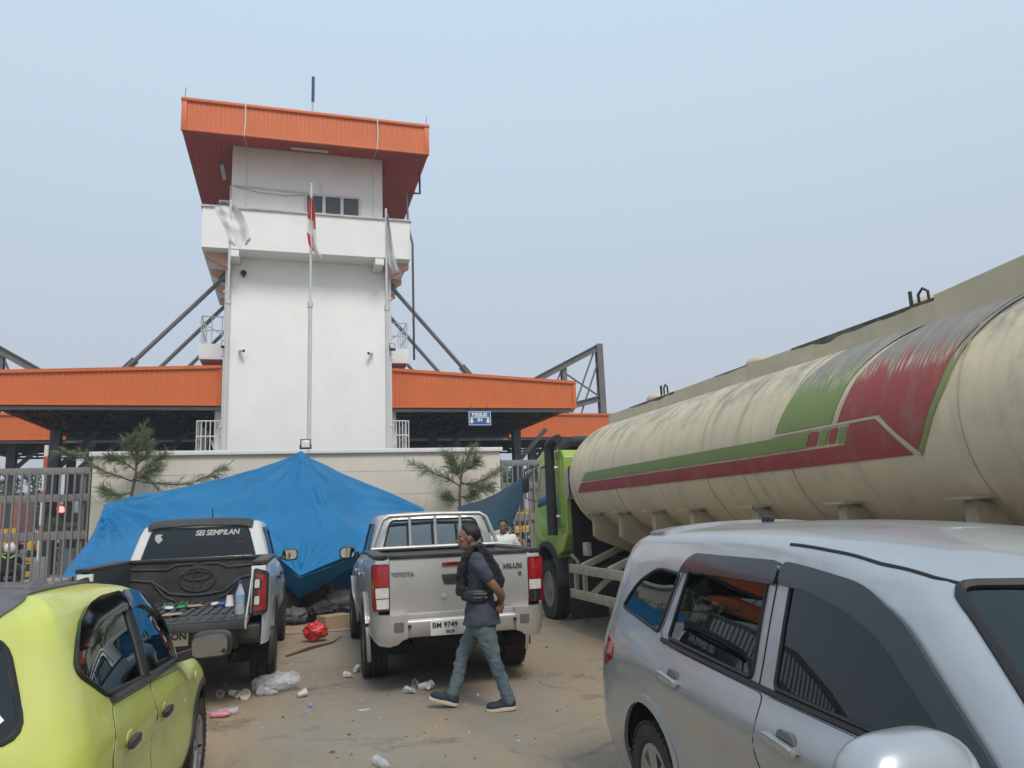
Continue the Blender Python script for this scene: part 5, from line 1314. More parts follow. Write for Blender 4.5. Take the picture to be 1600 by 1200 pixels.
    for yy in (-.34, .34): seat(t, 1.65, yy, .52); seat(t, .85, yy, .54)
    MB().box(2.35, 0, .80, .45, 1.25, .2).build('dashboard', seat_m, t, bevel=.06); steering(t, 2.05, -.34, .92)
    MB().box(1.5, 0, .30, 2.3, 1.35, .08).build('cabin_floor', seat_m, t); MB().box(1.8, 0, .22, 3.1, 1.2, .08).build('underbody', under_m, t)
    return t
hatch('lime yellow hatchback with dusty black roof beside the white pickup', (-1.54, 2.74, 0), R(87.0))
# ---------------------------------------------------------------- tarpaulins
def tarp_mat(name, col):
    m = M(name, col, .42, var=.14, scale=1.2, bump=0, dust=.16, dustcol=(.06, .15, .22), dscale=1.1, spec=.25)
    n = m.node_tree.nodes; l = m.node_tree.links; b = n['Principled BSDF']; t = n.new('ShaderNodeTexCoord')
    wv = n.new('ShaderNodeTexVoronoi'); wv.feature = 'DISTANCE_TO_EDGE'; wv.inputs['Scale'].default_value = 1.5
    nz = n.new('ShaderNodeTexNoise'); nz.inputs['Scale'].default_value = 7; nz.inputs['Detail'].default_value = 9; nz.inputs['Roughness'].default_value = .7
    l.new(t.outputs['Object'], wv.inputs['Vector']); l.new(t.outputs['Object'], nz.inputs['Vector'])
    ad = n.new('ShaderNodeMath'); ad.operation = 'MULTIPLY_ADD'; ad.inputs[1].default_value = .6
    l.new(wv.outputs['Distance'], ad.inputs[0]); l.new(nz.outputs['Fac'], ad.inputs[2])
    bp = n.new('ShaderNodeBump'); bp.inputs['Strength'].default_value = .30; bp.inputs['Distance'].default_value = .05
    l.new(ad.outputs[0], bp.inputs['Height']); l.new(bp.outputs[0], b.inputs['Normal'])
    return m
blue_tarp = tarp_mat('blue_tarpaulin', (.008, .150, .34)); teal_tarp = tarp_mat('dark_teal_tarpaulin', (.004, .042, .068))
rope_m = M('rope', (.30, .26, .20), .9, var=.2)
def pl_interp(pts, u):
    t = u * (len(pts) - 1); i = min(int(t), len(pts) - 2); return Vector(pts[i]).lerp(Vector(pts[i + 1]), t - i)
def cloth(top, hem, nu, nv, sag, amp, radiate=(), seed=0., creases=()):
    P = []
    for i in range(nu + 1):
        u = i / nu; row = []
        a, b = top(u), hem(u)
        for k in range(nv + 1):
            v = k / nv; p = a.lerp(b, v)
            p.z -= sag * 4 * v * (1 - v)
            # tension folds radiating from the tie points, plus soft billows
            w_ = 0
            for (c, n_, s_) in radiate:
                d = p - Vector(c); r_ = d.length
                an = math.atan2(d.z * 1.3, d.x)
                w_ += math.sin(an * n_ + seed + 1.7 * noise.noise(p * .8)) * amp * 1.1 * min(1, r_ * 1.2) * math.exp(-r_ / s_)
            w_ += amp * 1.6 * noise.noise(p * .75 + Vector((seed, 0, 0))) + amp * .7 * (abs(noise.noise(p * 1.9 + Vector((0, seed, 3)))) - .2)
            for (u0, u1, ht, wd) in creases:
                uc = lerp(u0, u1, v); w_ += ht * math.exp(-((u - uc) / wd)**2) * math.sin(math.pi * min(1, v * 1.2 + .08))
            row.append(p + Vector((.05 * w_, -.8 * w_, .75 * w_)))
        P.append(row)
    return MB().grid(P)
TOP = [(-3.62, 17.0, 2.28), (-2.6, 17.12, 2.50), (-1.6, 17.2, 2.74), (-.7, 17.26, 2.98), (.21, 17.3, 3.25), (.9, 17.28, 2.98), (1.6, 17.25, 2.66), (2.3, 17.22, 2.33), (2.95, 17.2, 2.03)]
HEM = [(-3.62, 14.2, 1.05), (-2.56, 13.95, 1.10), (-1.38, 13.9, 1.13), (-.22, 13.9, 1.17), (.17, 13.85, .82), (.68, 13.9, 1.0), (1.2, 13.9, 1.19), (2.11, 13.9, 1.31), (2.71, 13.95, 1.39)]
tp_o = thing('blue_tarpaulin', 'large bright blue tarpaulin pitched as a tent in front of the wall', 'tarpaulin', (0, 15.5, 0))
c_ = cloth(lambda u: pl_interp(TOP, u), lambda u: pl_interp(HEM, u), 150, 80, .12, .075, (((-3.62, 17.0, 2.28), 22, 1.6), ((.21, 17.3, 3.25), 16, 1.3), ((2.95, 17.2, 2.03), 20, 1.2), ((.17, 13.85, .82), 16, 1.0)), 1.3,
           ((.50, .66, .10, .018), (.50, .36, .05, .03), (.50, .82, .05, .02), (.0, .22, .05, .03)))
c_.v = [(v[0], v[1] - 15.5, v[2]) for v in c_.v]; c_.build('roof_sheet', blue_tarp, tp_o, smooth=True, ang=60)
bk = cloth(lambda u: pl_interp(TOP, u) + Vector((0, .06, -.03)), lambda u: Vector((lerp(-3.6, 2.9, u), 17.35, .05)), 40, 14, 0, .04, (), 4.)
bk.v = [(v[0], v[1] - 15.5, v[2]) for v in bk.v]; bk.build('back_sheet', blue_tarp, tp_o, smooth=True, ang=60)
hm = cloth(lambda u: pl_interp(HEM[3:7], u) + Vector((0, .02, .02)), lambda u: pl_interp(HEM[3:7], u) + Vector((0, .5, -.42 + .25 * abs(u - .33))), 30, 8, 0, .03, (), 7.)
hm.v = [(v[0], v[1] - 15.5, v[2]) for v in hm.v]; hm.build('tucked_hem', blue_tarp, tp_o, smooth=True, ang=60)
for a, b in (((-3.62, 17.0, 2.28), (-4.44, 19.45, 2.6)), ((.21, 17.3, 3.25), (.45, 19.4, 3.6)), ((2.95, 17.2, 2.03), (3.4, 19.4, 2.3)), ((-3.62, 14.2, 1.05), (-4.1, 14.0, .03)), ((2.71, 13.95, 1.39), (4.2, 13.3, 1.5))):
    a, b = Vector(a), Vector(b); mid = a.lerp(b, .5) - Vector((0, 0, .05))
    r_ = MB().tube([a - Vector((0, 15.5, 0)), mid - Vector((0, 15.5, 0)), b - Vector((0, 15.5, 0))], .008, 5); r_.build('guy_rope', rope_m, tp_o)
for x_, y_, z_ in ((.21, 17.3, 3.2), (-3.5, 17.0, 2.2), (2.9, 17.2, 1.98)):
    MB().tube([(x_, y_ - 15.5 + .1, 0), (x_, y_ - 15.5 + .1, z_ - .04)], .03, 8).build('pole', M('bamboo_pole', (.30, .22, .12), .7, var=.2), tp_o, smooth=True)
tt = thing('dark_tarpaulin', 'dark teal tarpaulin stretched to a point beside the lime cab', 'tarpaulin', (4, 14.5, 0))
TL, TR, BR, BL = Vector((3.51, 16.2, 1.98)), Vector((4.46, 13.62, 2.57)), Vector((3.98, 13.55, 1.58)), Vector((3.25, 14.2, 1.30))
c_ = cloth(lambda u: TL.lerp(TR, u) - Vector((0, 0, .10 * math.sin(math.pi * u))), lambda u: BL.lerp(BR, u) if u < .999 else BR, 40, 26, .0, .03, ((TR, 18, 1.2),), 2.)
# right edge pulled straight between the tied corner and the bottom
c_.v = [(v[0] - 4, v[1] - 14.5, v[2]) for v in c_.v]; c_.build('sheet', teal_tarp, tt, smooth=True, ang=60)
MB().tube([TR - Vector((4, 14.5, 0)), Vector((.30, -1.62, 2.62))], .010, 5).build('tie_cloth', M('tie_white', (.6, .6, .58), .8), tt)
MB().tube([TL - Vector((4, 14.5, 0)), Vector((-.1, 4.95, 2.2))], .008, 5).build('guy_rope', rope_m, tt)

# ---------------------------------------------------------------- young casuarina trees
bark = M('casuarina_bark', (.10, .075, .055), .9, var=.25, bump=.3)
leafA = M('casuarina_needles', (.12, .175, .085), .7, var=.35, scale=3); leafB = M('casuarina_needles_pale', (.18, .205, .105), .7, var=.3, scale=3)
leafC = M('casuarina_needles_brown', (.20, .15, .08), .8, var=.3, scale=3)
def casuarina(label, base, trunk, limbs, seed, dens=1.0):
    rnd = random.Random(seed)
    t = thing('casuarina_tree', label, 'tree', base)
    B = Vector(base)
    wood = MB(); wood.tube(curve([Vector(p) - B for p in trunk], 14), [lerp(.05, .012, i / 13) for i in range(14)], 8)
    for L in limbs: wood.tube(curve([Vector(p) - B for p in L], 10), [lerp(.022, .004, i / 9) for i in range(10)], 5)
    wood.build('trunk', bark, t, smooth=True)
    cr = MB()
    def needle(p, d, ln, wd, mi):
        d = d.normalized(); s = d.cross(Vector((rnd.uniform(-1, 1), rnd.uniform(-1, 1), rnd.uniform(-1, 1)))).normalized() * wd
        q = p + d * ln * .55 + Vector((0, 0, -.012)); e_ = p + d * ln + Vector((0, 0, -.05 * ln / .2))
        cr.add([p - s, p + s, q + s * .8, q - s * .8, e_], [(0, 1, 2, 3), (3, 2, 4)], mi)
    def twig(p, d, ln, mi0):
        n = int(ln / .020 * dens)
        for i in range(n):
            f_ = i / max(1, n); q = p + d * ln * f_ + Vector((0, 0, -.05 * f_ * f_))
            dd = (d * .9 + Vector((rnd.gauss(0, .38), rnd.gauss(0, .38), rnd.gauss(.02, .36)))).normalized()
            mi = mi0 if rnd.random() < .8 else (2 if rnd.random() < .35 else 1 - mi0 if mi0 < 2 else 0)
            needle(q, dd, rnd.uniform(.10, .23), rnd.uniform(.003, .0055), mi)
    for L in limbs + [trunk[-3:]]:
        P = curve([Vector(p) - B for p in L], 30)
        for i in range(5, 30):
            d = (P[i] - P[i - 1]).normalized()
            for k in range(3):
                side = Vector((rnd.gauss(0, 1), rnd.gauss(0, .8), rnd.gauss(.2, .7))).normalized()
                dd = (d * .9 + side * .75).normalized()
                fac = 1 - abs(i / 30 - .55) * .8
                twig(P[i], dd, rnd.uniform(.12, .36) * fac, 0 if rnd.random() < .62 else 1)
        twig(P[-1], (P[-1] - P[-3]).normalized(), .3, 0)
    cr.build('crown', [leafA, leafB, leafC], t, weld=False)
    return t
casuarina('young casuarina with a long drooping side branch against the wall beside the fence', (-3.45, 18.8, 0),
          [(-3.45, 18.8, 0), (-3.50, 18.8, 1.4), (-3.47, 18.8, 2.4), (-3.40, 18.8, 3.0), (-3.38, 18.8, 3.5), (-3.28, 18.8, 4.02)],
          [[(-3.45, 18.8, 2.85), (-3.75, 18.7, 2.98), (-4.1, 18.65, 3.12), (-4.45, 18.6, 3.40), (-4.85, 18.6, 3.52)], [(-3.42, 18.8, 2.88), (-2.9, 18.7, 2.78), (-2.3, 18.6, 2.75), (-1.85, 18.6, 2.92), (-1.55, 18.6, 3.12)],
           [(-3.45, 18.8, 2.6), (-3.75, 18.75, 2.55), (-4.0, 18.7, 2.66)], [(-3.40, 18.8, 3.0), (-3.1, 18.7, 3.2), (-2.8, 18.7, 3.42)], [(-3.40, 18.8, 3.1), (-3.7, 18.8, 3.32), (-3.9, 18.8, 3.42)],
           [(-3.4, 18.8, 3.2), (-3.2, 18.8, 3.45), (-3.18, 18.8, 3.7)], [(-3.45, 18.8, 2.9), (-3.2, 18.6, 2.95), (-2.95, 18.55, 3.1)], [(-3.4, 18.8, 3.3), (-3.52, 18.8, 3.6), (-3.5, 18.8, 3.8)]], 3)
casuarina('young casuarina with spreading upward branches on the wall above the dark tarpaulin', (4.15, 18.8, 0),
          [(4.15, 18.8, 0), (4.18, 18.8, 1.4), (4.15, 18.8, 2.2), (4.20, 18.8, 2.7), (4.30, 18.8, 3.1), (4.55, 18.8, 3.55)],
          [[(4.18, 18.8, 2.55), (3.85, 18.7, 2.72), (3.4, 18.65, 2.92), (2.98, 18.6, 3.12)], [(4.2, 18.8, 2.6), (4.55, 18.7, 2.62), (4.9, 18.65, 2.75), (5.2, 18.6, 2.92)],
           [(4.2, 18.8, 2.7), (4.0, 18.8, 3.0), (3.80, 18.8, 3.38)], [(4.22, 18.8, 2.75), (4.1, 18.8, 3.0), (4.02, 18.8, 3.3)], [(4.15, 18.8, 2.3), (4.35, 18.75, 2.25), (4.5, 18.7, 2.35)],
           [(4.25, 18.8, 2.9), (4.5, 18.8, 3.05), (4.62, 18.8, 3.2)], [(4.15, 18.8, 2.2), (3.95, 18.75, 2.2), (3.8, 18.7, 2.3)], [(4.2, 18.8, 2.65), (4.6, 18.75, 2.5), (4.95, 18.7, 2.5)]], 5)
casuarina('low casuarina sapling behind the fence at the corner of the wall', (-4.9, 20.4, 0),
          [(-4.9, 20.4, 0), (-4.92, 20.4, .8), (-4.85, 20.4, 1.6), (-4.8, 20.4, 2.3)],
          [[(-4.9, 20.4, 1.3), (-4.6, 20.3, 1.5), (-4.35, 20.3, 1.75)], [(-4.88, 20.4, 1.5), (-5.15, 20.3, 1.7), (-5.35, 20.3, 2.0)], [(-4.86, 20.4, 1.8), (-4.7, 20.3, 2.1), (-4.6, 20.3, 2.4)]], 8)

# ---------------------------------------------------------------- flagpoles and flags
pole_m = M('flagpole_paint', (.60, .60, .59), .45, metal=.2, var=.05)
flag_w = M('white_flag_cloth', (.72, .72, .72), .8, var=.04); flag_r = M('red_flag_cloth', (.55, .02, .03), .8, var=.05); flag_g = M('grey_flag_cloth', (.55, .56, .58), .8, var=.06)
for x_, zt, lb_ in ((-1.64, 10.36, 'white flagpole behind the wall flying a tattered plain white flag'), (.45, 11.05, 'white flagpole in the middle of the wall flying the red and white flag'), (2.515, 10.48, 'white flagpole behind the wall flying a limp grey flag')):
    fp = thing('flagpole', lb_, 'flagpole', (x_, 20.15, 0))
    MB().tube([(0, 0, 0), (0, 0, 7.6), (0, 0, 7.62), (0, 0, zt)], [.062, .056, .036, .03], 10).build('pole', pole_m, fp, smooth=True)
    MB().lathe([(0, zt + .07), (.03, zt + .05), (.04, zt + .02), (.03, zt)], 10).build('finial', pole_m, fp, smooth=True)
    MB().lathe([(.075, 7.52), (.075, 7.66)], 12).build('joint_collar', pole_m, fp); MB().box(0, 0, .05, .4, .4, .1).build('base_plate', pole_m, fp)
def flag(name, label, x_, rows_, mats, mi_fn, seed):
    """rows_: list of (left point, right point) from the hoist top downwards, in x,z at y 20.1"""
    t = thing(name, label, 'flag', (x_, 20.1, rows_[0][0][1]))
    nu, nv = 16, 36; P = []; 
    for i in range(nu + 1):
        u = i / nu; row = []
        for k in range(nv + 1):
            v = k / nv; tt_ = v * (len(rows_) - 1); j = min(int(tt_), len(rows_) - 2); f_ = tt_ - j
            l_ = Vector(rows_[j][0]).lerp(Vector(rows_[j + 1][0]), f_); r_ = Vector(rows_[j][1]).lerp(Vector(rows_[j + 1][1]), f_)
            p = l_.lerp(r_, u)
            y = .10 * math.sin(u * 9 + v * 3 + seed) * (.3 + u) + .05 * noise.noise(Vector((u * 4, v * 5, seed)))
            row.append((p.x - x_, y, p.y - rows_[0][0][1] + .02 * math.sin(u * 7 + seed)))
        P.append(row)
    mb = MB().grid(P); mb.mi = [mi_fn((i // nv) / nu, (i % nv) / nv) for i in range(nu * nv)]
    mb.build('cloth', mats, t, smooth=True, ang=80)
flag('white_flag', 'tattered plain white flag blown across its pole in front of the balcony', -1.64, [((-2.05, 10.16), (-1.56, 10.26)), ((-1.98, 9.95), (-1.36, 10.02)), ((-1.78, 9.6), (-1.20, 9.70)), ((-1.64, 9.2), (-1.10, 9.30)), ((-1.52, 9.08), (-1.22, 9.14))], [flag_w], lambda u, v: 0, 1)
flag('national_flag', 'red and white flag hanging limp from the middle flagpole', .45, [((.42, 10.66), (.50, 10.66)), ((.36, 10.2), (.56, 10.1)), ((.33, 9.7), (.58, 9.7)), ((.38, 9.3), (.62, 9.3)), ((.46, 9.08), (.76, 8.92))], [flag_r, flag_w], lambda u, v: 0 if (v < .32 or (.55 < v < .88 and u < .42) or (v < .5 and u > .72)) else 1, 2)
flag('grey_flag', 'limp greyish white flag on the pole beside the drain pipe', 2.515, [((2.53, 10.34), (2.56, 10.34)), ((2.53, 9.8), (2.68, 9.7)), ((2.54, 9.3), (2.74, 9.3)), ((2.56, 8.9), (2.82, 8.9)), ((2.70, 8.66), (2.94, 8.58))], [flag_g], lambda u, v: 0, 4)

# ---------------------------------------------------------------- lamps and cameras
def floodlight(label, loc, rz=0, tilt=-15, w_=.24):
    t = thing('floodlight', label, 'floodlight', loc, rz)
    rt = Matrix.Rotation(R(tilt), 3, 'X')
    k = MB().box(0, 0, w_ * .55, w_, .07, w_, rot=rt); k.build('housing', black_pl, t, bevel=.012)
    p = rt @ Vector((0, -.037, 0)) + Vector((0, 0, w_ * .55)); MB().box(p.x, p.y, p.z, w_ * .78, .012, w_ * .72, rot=rt).build('lens', lamp_glass, t, bevel=.004)
    b = MB(); b.bar((-w_ * .53, .0, w_ * .5), (-w_ * .53, .02, 0), .02, .03); b.bar((w_ * .53, 0, w_ * .5), (w_ * .53, .02, 0), .02, .03); b.bar((-w_ * .54, .02, .008), (w_ * .54, .02, .008), .03, .016); b.build('bracket', black_pl, t)
floodlight('square black floodlight standing on the middle of the wall coping', (.355, 19.58, 3.60), 0, -12, .26)
floodlight('black floodlight on the tower corner beside the traffic light side balcony', (-2.15, 25.75, 7.62), R(-25), -20, .24)
floodlight('black floodlight on the tower corner beside the drain pipe', (3.38, 25.75, 7.68), R(25), -20, .24)
def cctv(label, x_, z_, s):
    t = thing('security_camera', label, 'camera', (x_, 25.99, z_))
    k = MB().tube([(s * .02, -.06, .02), (s * .16, -.26, -.03)], .055, 12); k.build('barrel', white_pipe, t, smooth=True)
    MB().tube([(s * .16, -.262, -.03), (s * .168, -.272, -.033)], .042, 12).build('lens', black_pl, t, smooth=True)
    MB().tube([(0, 0, .06), (s * .03, -.09, .06)], .025, 8).build('mount', white_pipe, t); MB().tube([(0, -.01, .0), (.0, -.015, -.3)], .008, 5).build('cable', white_pipe, t)
cctv('small white security camera on the tower face near the traffic light side', -1.72, 7.56, 1)
cctv('small white security camera on the tower face near the drain pipe', 2.72, 7.58, -1)
k = thing('loudspeaker', 'small round black speaker fixed high on the tower face', 'speaker', (-1.64, 25.98, 10.30))
MB().lathe([(.0, 0), (.06, 0), (.09, -.05), (.10, -.09), (.085, -.10), (.04, -.06), (0, -.05)], 16, (0, 0, 0), 'y').build('horn', black_pl, k, smooth=True)
MB().box(0, .0, -.09, .04, .03, .1).build('bracket', black_pl, k)
# ---------------------------------------------------------------- people
skin_m = M('brown_skin', (.22, .112, .068), .48, var=.1, scale=9); hair_m = M('black_hair', (.012, .010, .010), .55, var=.3, scale=30, bump=.4, bscale=160)
def remesh(mb, name, mat, par, vox, smooth=3, disp=None):
    me = bpy.data.meshes.new(name + '_raw'); me.from_pydata([tuple(v) for v in mb.v], [], mb.f)
    o = bpy.data.objects.new('tmp', me); COL.objects.link(o)
    md = o.modifiers.new('r', 'REMESH'); md.mode = 'VOXEL'; md.voxel_size = vox; md.use_smooth_shade = True
    dg = bpy.context.evaluated_depsgraph_get(); dg.update()
    m2 = bpy.data.meshes.new_from_object(o.evaluated_get(dg)); bpy.data.objects.remove(o)
    bm = bmesh.new(); bm.from_mesh(m2)
    for _ in range(smooth): bmesh.ops.smooth_vert(bm, verts=bm.verts, factor=.5, use_axis_x=True, use_axis_y=True, use_axis_z=True)
    if disp:
        bm.normal_update()
        for v in bm.verts: v.co += v.normal * disp(v.co)
    bm.to_mesh(m2); bm.free(); m2.name = name
    m2.materials.clear(); m2.materials.append(mat)
    for p in m2.polygons: p.use_smooth = True
    return mobj(name, m2, par)
def rings(mb, R_, n=20):
    """closed stack of ellipses (cx, cy, z, rx, ry)"""
    vs = []; fs = []
    for (cx, cy, z, rx, ry) in R_:
        for k in range(n):
            a = 2 * math.pi * k / n; vs.append((cx + rx * math.cos(a), cy + ry * math.sin(a), z))
    for i in range(len(R_) - 1):
        for k in range(n): fs.append((i * n + k, i * n + (k + 1) % n, (i + 1) * n + (k + 1) % n, (i + 1) * n + k))
    fs.append(tuple(range(n - 1, -1, -1))); fs.append(tuple((len(R_) - 1) * n + k for k in range(n)))
    return mb.add(vs, fs)
def limb(mb, pts, rs, n=14, sub=4):
    P = curve(pts, (len(pts) - 1) * sub + 1); Q = catmull(rs, (len(pts) - 1) * sub + 1); mb.tube(P, [max(.004, q) for q in Q], n)
    for p, r_ in ((P[0], Q[0]), (P[-1], Q[-1])): superell(mb, p, (r_, r_, r_), 1, 1, 10, 6)
    return mb
def hand(mb, w_, d, nrm, s):
    """palm and five curled fingers from wrist w_, pointing d, palm facing nrm"""
    d, nrm = Vector(d).normalized(), Vector(nrm).normalized(); a = d.cross(nrm).normalized()
    limb(mb, [w_, Vector(w_) + d * .05, Vector(w_) + d * .085], [.026, .036, .032], 10, 3)
    for i, (o, L) in enumerate(((-.030, .060), (-.010, .072), (.010, .068), (.029, .052))):
        b = Vector(w_) + d * .085 + a * o; limb(mb, [b, b + d * L * .5 + nrm * .008, b + d * L * .75 + nrm * .030, b + d * L * .7 + nrm * .048], [.0105, .010, .009, .008], 8, 2)
    b = Vector(w_) + d * .03 - a * .028 * s; limb(mb, [b, b - a * .028 * s + d * .03 + nrm * .01, b - a * .03 * s + d * .055 + nrm * .02], [.014, .012, .009], 8, 2)
def head(mb, c, yaw, z0, sc=1.):
    """skull, jaw, nose, brow, ears and neck joint; faces +x turned by yaw"""
    rt = Matrix.Rotation(yaw, 3, 'Z'); c = Vector(c)
    def P(x, y, z): return c + rt @ Vector((x, y, z)) * sc
    superell(mb, P(-.008, 0, .028), (.098 * sc, .076 * sc, .092 * sc), 1, 1, 24, 16, rot=rt)
    superell(mb, P(.022, 0, -.045), (.066 * sc, .058 * sc, .076 * sc), .9, .9, 20, 12, rot=rt)
    superell(mb, P(.062, 0, -.098), (.024 * sc, .026 * sc, .018 * sc), 1, 1, 12, 8, rot=rt)         # chin
    superell(mb, P(.078, 0, .022), (.016 * sc, .052 * sc, .012 * sc), 1, 1, 12, 8, rot=rt)          # brow
    limb(mb, [P(.084, 0, .018), P(.098, 0, -.010), P(.108, 0, -.030), P(.092, 0, -.040)], [.008 * sc, .010 * sc, .014 * sc, .011 * sc], 8, 3)   # nose
    for s in (-1, 1):
        superell(mb, P(.098, s * .012, -.036), (.010 * sc, .009 * sc, .008 * sc), 1, 1, 8, 6)
        superell(mb, P(.060, s * .042, -.012), (.026 * sc, .022 * sc, .022 * sc), 1, 1, 10, 8)       # cheek
        superell(mb, P(-.008, s * .080, -.008), (.022 * sc, .010 * sc, .034 * sc), 1, 1, 12, 8, rot=rt)
    superell(mb, P(.088, 0, -.060), (.014 * sc, .026 * sc, .007 * sc), 1, 1, 12, 6, rot=rt); superell(mb, P(.086, 0, -.074), (.014 * sc, .022 * sc, .008 * sc), 1, 1, 12, 6, rot=rt)
    return P
def face(par, P, rt):
    ew = M('eye_white', (.55, .52, .48), .3, var=0); ek = M('eye_dark', (.01, .008, .007), .2, var=0); lip = M('lips', (.20, .075, .06), .5, var=0)
    for s in (-1, 1):
        k = MB(); superell(k, P(.074, s * .030, .001), (.008, .0120, .0048), 1, 1, 12, 6, rot=rt); e_ = k.build('eye', ew, par, smooth=True)
        k = MB(); superell(k, P(.0800, s * .030, .001), (.004, .0055, .0048), 1, 1, 10, 6, rot=rt); k.build('iris', ek, e_, smooth=True)
        k = MB(); k.tube([P(.086, s * .014, .020), P(.088, s * .032, .026), P(.076, s * .050, .021)], [.0035, .0045, .002], 6); k.build('eyebrow', hair_m, par, smooth=True)
    k = MB(); k.tube([P(.083, -.024, -.066), P(.1005, 0, -.064), P(.083, .024, -.066)], [.002, .0052, .002], 6); k.build('lips', lip, par, smooth=True)
def hair(par, P, rt, sc=1.):
    """short crop: a shell over the skull that thins out to the hairline"""
    HL = ((0, 42), (30, 40), (55, 30), (72, 8), (88, -14), (100, -4), (125, -30), (180, -42))
    def line(a):
        a = abs(a)
        for (a0, e0), (a1, e1) in zip(HL[:-1], HL[1:]):
            if a <= a1: return lerp(e0, e1, (a - a0) / (a1 - a0))
        return HL[-1][1]
    k = MB(); G = []
    for i in range(49):
        az = -180 + 360 * i / 48; row = []
        for j in range(15):
            f_ = j / 14; el = lerp(line(az), 90, f_); th = (.016 if abs(az) > 60 else .024) * min(1, f_ * 2.6) + .002
            d = Vector((math.cos(R(el)) * math.cos(R(az)), math.cos(R(el)) * math.sin(R(az)), math.sin(R(el))))
            q = Vector((d.x * (.098 + th), d.y * (.076 + th), d.z * (.092 + th))); q += d * .004 * noise.noise(d * 14)
            row.append(P(q.x - .008, q.y, q.z + .028))
        G.append(row)
    k.grid(G); return k.build('hair', hair_m, par, smooth=True, ang=80)
def shoe(par, heel, toe, up, mat, sole):
    heel, toe = Vector(heel), Vector(toe); d = (toe - heel); L = d.length; d.normalize(); up = Vector(up); up = (up - d * up.dot(d)).normalized(); s = d.cross(up)
    rt = Matrix((d, s, up)).transposed()
    k = MB()
    superell(k, heel + d * L * .30 + up * .055, (L * .33, .042, .052), .7, .8, 20, 10, rot=rt); superell(k, heel + d * L * .66 + up * .045, (L * .36, .049, .036), .8, .8, 20, 10, rot=rt)
    superell(k, heel + d * L * .22 + up * .095, (.050, .040, .040), .8, .9, 16, 8, rot=rt)
    o = remesh(k, 'shoe', mat, par, .006, 3)
    k = MB(); superell(k, heel + d * L * .50 + up * .016, (L * .54, .048, .018), .35, .75, 28, 8, rot=rt); k.build('sole', sole, o, smooth=True)
    k = MB()
    for i in range(4): p = heel + d * L * (.42 + i * .075) + up * (.104 - i * .012); k.tube([p - s * .022, p + up * .006, p + s * .022], .004, 6)
    k.build('laces', sole if False else M('lace_dark', (.02, .02, .03), .8), o, smooth=True)
    return o
def wrinkle(a, f, k=1.):
    return lambda p: a * (noise.noise(Vector((p.x * f, p.y * f, p.z * f * 1.6))) * .7 + .5 * abs(noise.noise(Vector((p.x * f * 1.5, p.y * f * 1.5, p.z * f * 3.2 + 9)))) - .12)

# --- man walking past the silver pickup, hands behind his back (faces +x; his left side is towards the yard)
navy = M('navy_polo_cloth', (.046, .056, .078), .85, var=.15, scale=6, bump=.25, bscale=300); denim = M('faded_denim', (.060, .108, .145), .85, var=.35, scale=5, bump=.3, bscale=260, dust=.75, dustcol=(.22, .21, .16), dscale=3.2)
black_cl = M('black_cloth', (.012, .012, .014), .9, var=.3, bump=.3, bscale=120); shoe_n = M('navy_mesh_shoe', (.018, .024, .045), .75, var=.2, bump=.3, bscale=300); sole_c = M('cream_sole', (.55, .47, .35), .6, var=.08)
walker = thing('person', 'man in navy polo and faded jeans walking with hands behind his back', 'person', (1.63, 7.06, 0), R(164))
TORSO = [(-.11, 0, .70, .100, .150), (-.11, 0, .80, .112, .165), (-.105, 0, .90, .102, .152), (-.095, 0, 1.00, .095, .142), (-.09, 0, 1.12, .090, .145), (-.088, 0, 1.24, .095, .160), (-.085, 0, 1.33, .086, .165), (-.075, 0, 1.38, .075, .150), (-.07, 0, 1.415, .055, .080)]
hc = (-.005, 0, 1.545)
bd = MB(); rings(bd, TORSO); limb(bd, [(-.07, 0, 1.36), (-.055, 0, 1.43), (-.03, 0, 1.50)], [.060, .054, .052]); HP = head(bd, hc, R(4), 0)
for s, el, wr in ((1, (-.255, .215, 1.09), (-.285, .05, .96)), (-1, (-.25, -.21, 1.09), (-.29, -.03, .93))):
    limb(bd, [(-.08, s * .165, 1.345), (-.15, s * .215, 1.22), el, (-.30, s * .13, 1.0), wr], [.052, .046, .039, .036, .026])
    hand(bd, wr, (-.05, -s * .9, -.25), (.6, 0, -.2), s)
LEGS = {1: [(-.11, .085, .80), (-.165, .092, .62), (-.215, .095, .46), (-.275, .098, .28), (-.335, .10, .10)], -1: [(-.11, -.085, .80), (-.02, -.088, .65), (.075, -.09, .49), (.125, -.09, .30), (.185, -.09, .12)]}
for s, L in LEGS.items(): limb(bd, L, [.088, .078, .054, .048, .036])
remesh(bd, 'body', skin_m, walker, .0055, 2)
rt_h = Matrix.Rotation(R(4), 3, 'Z'); face(walker, HP, rt_h); hair(walker, HP, rt_h)
sh = MB(); rings(sh, [(-.105, 0, .755, .182, .205), (-.107, 0, .79, .176, .203), (-.108, 0, .90, .148, .186), (-.10, 0, 1.02, .116, .160), (-.09, 0, 1.14, .116, .168), (-.085, 0, 1.25, .120, .180), (-.08, 0, 1.335, .108, .185), (-.072, 0, 1.385, .090, .158), (-.06, 0, 1.42, .068, .088), (-.055, 0, 1.437, .064, .070)], 28)
for s in (1, -1): limb(sh, [(-.08, s * .150, 1.35), (-.135, s * .205, 1.26), (-.18, s * .220, 1.19)], [.072, .068, .062])
shirt = remesh(sh, 'polo_shirt', navy, walker, .009, 3, wrinkle(.016, 9))
k = MB(); k.tube([(.012, 0, 1.405), (-.01, .062, 1.425), (-.07, .078, 1.452), (-.125, .04, 1.468), (-.13, -.04, 1.468), (-.07, -.078, 1.452), (-.01, -.062, 1.425)], .013, 8, closed=True); k.build('collar', navy, shirt, smooth=True)
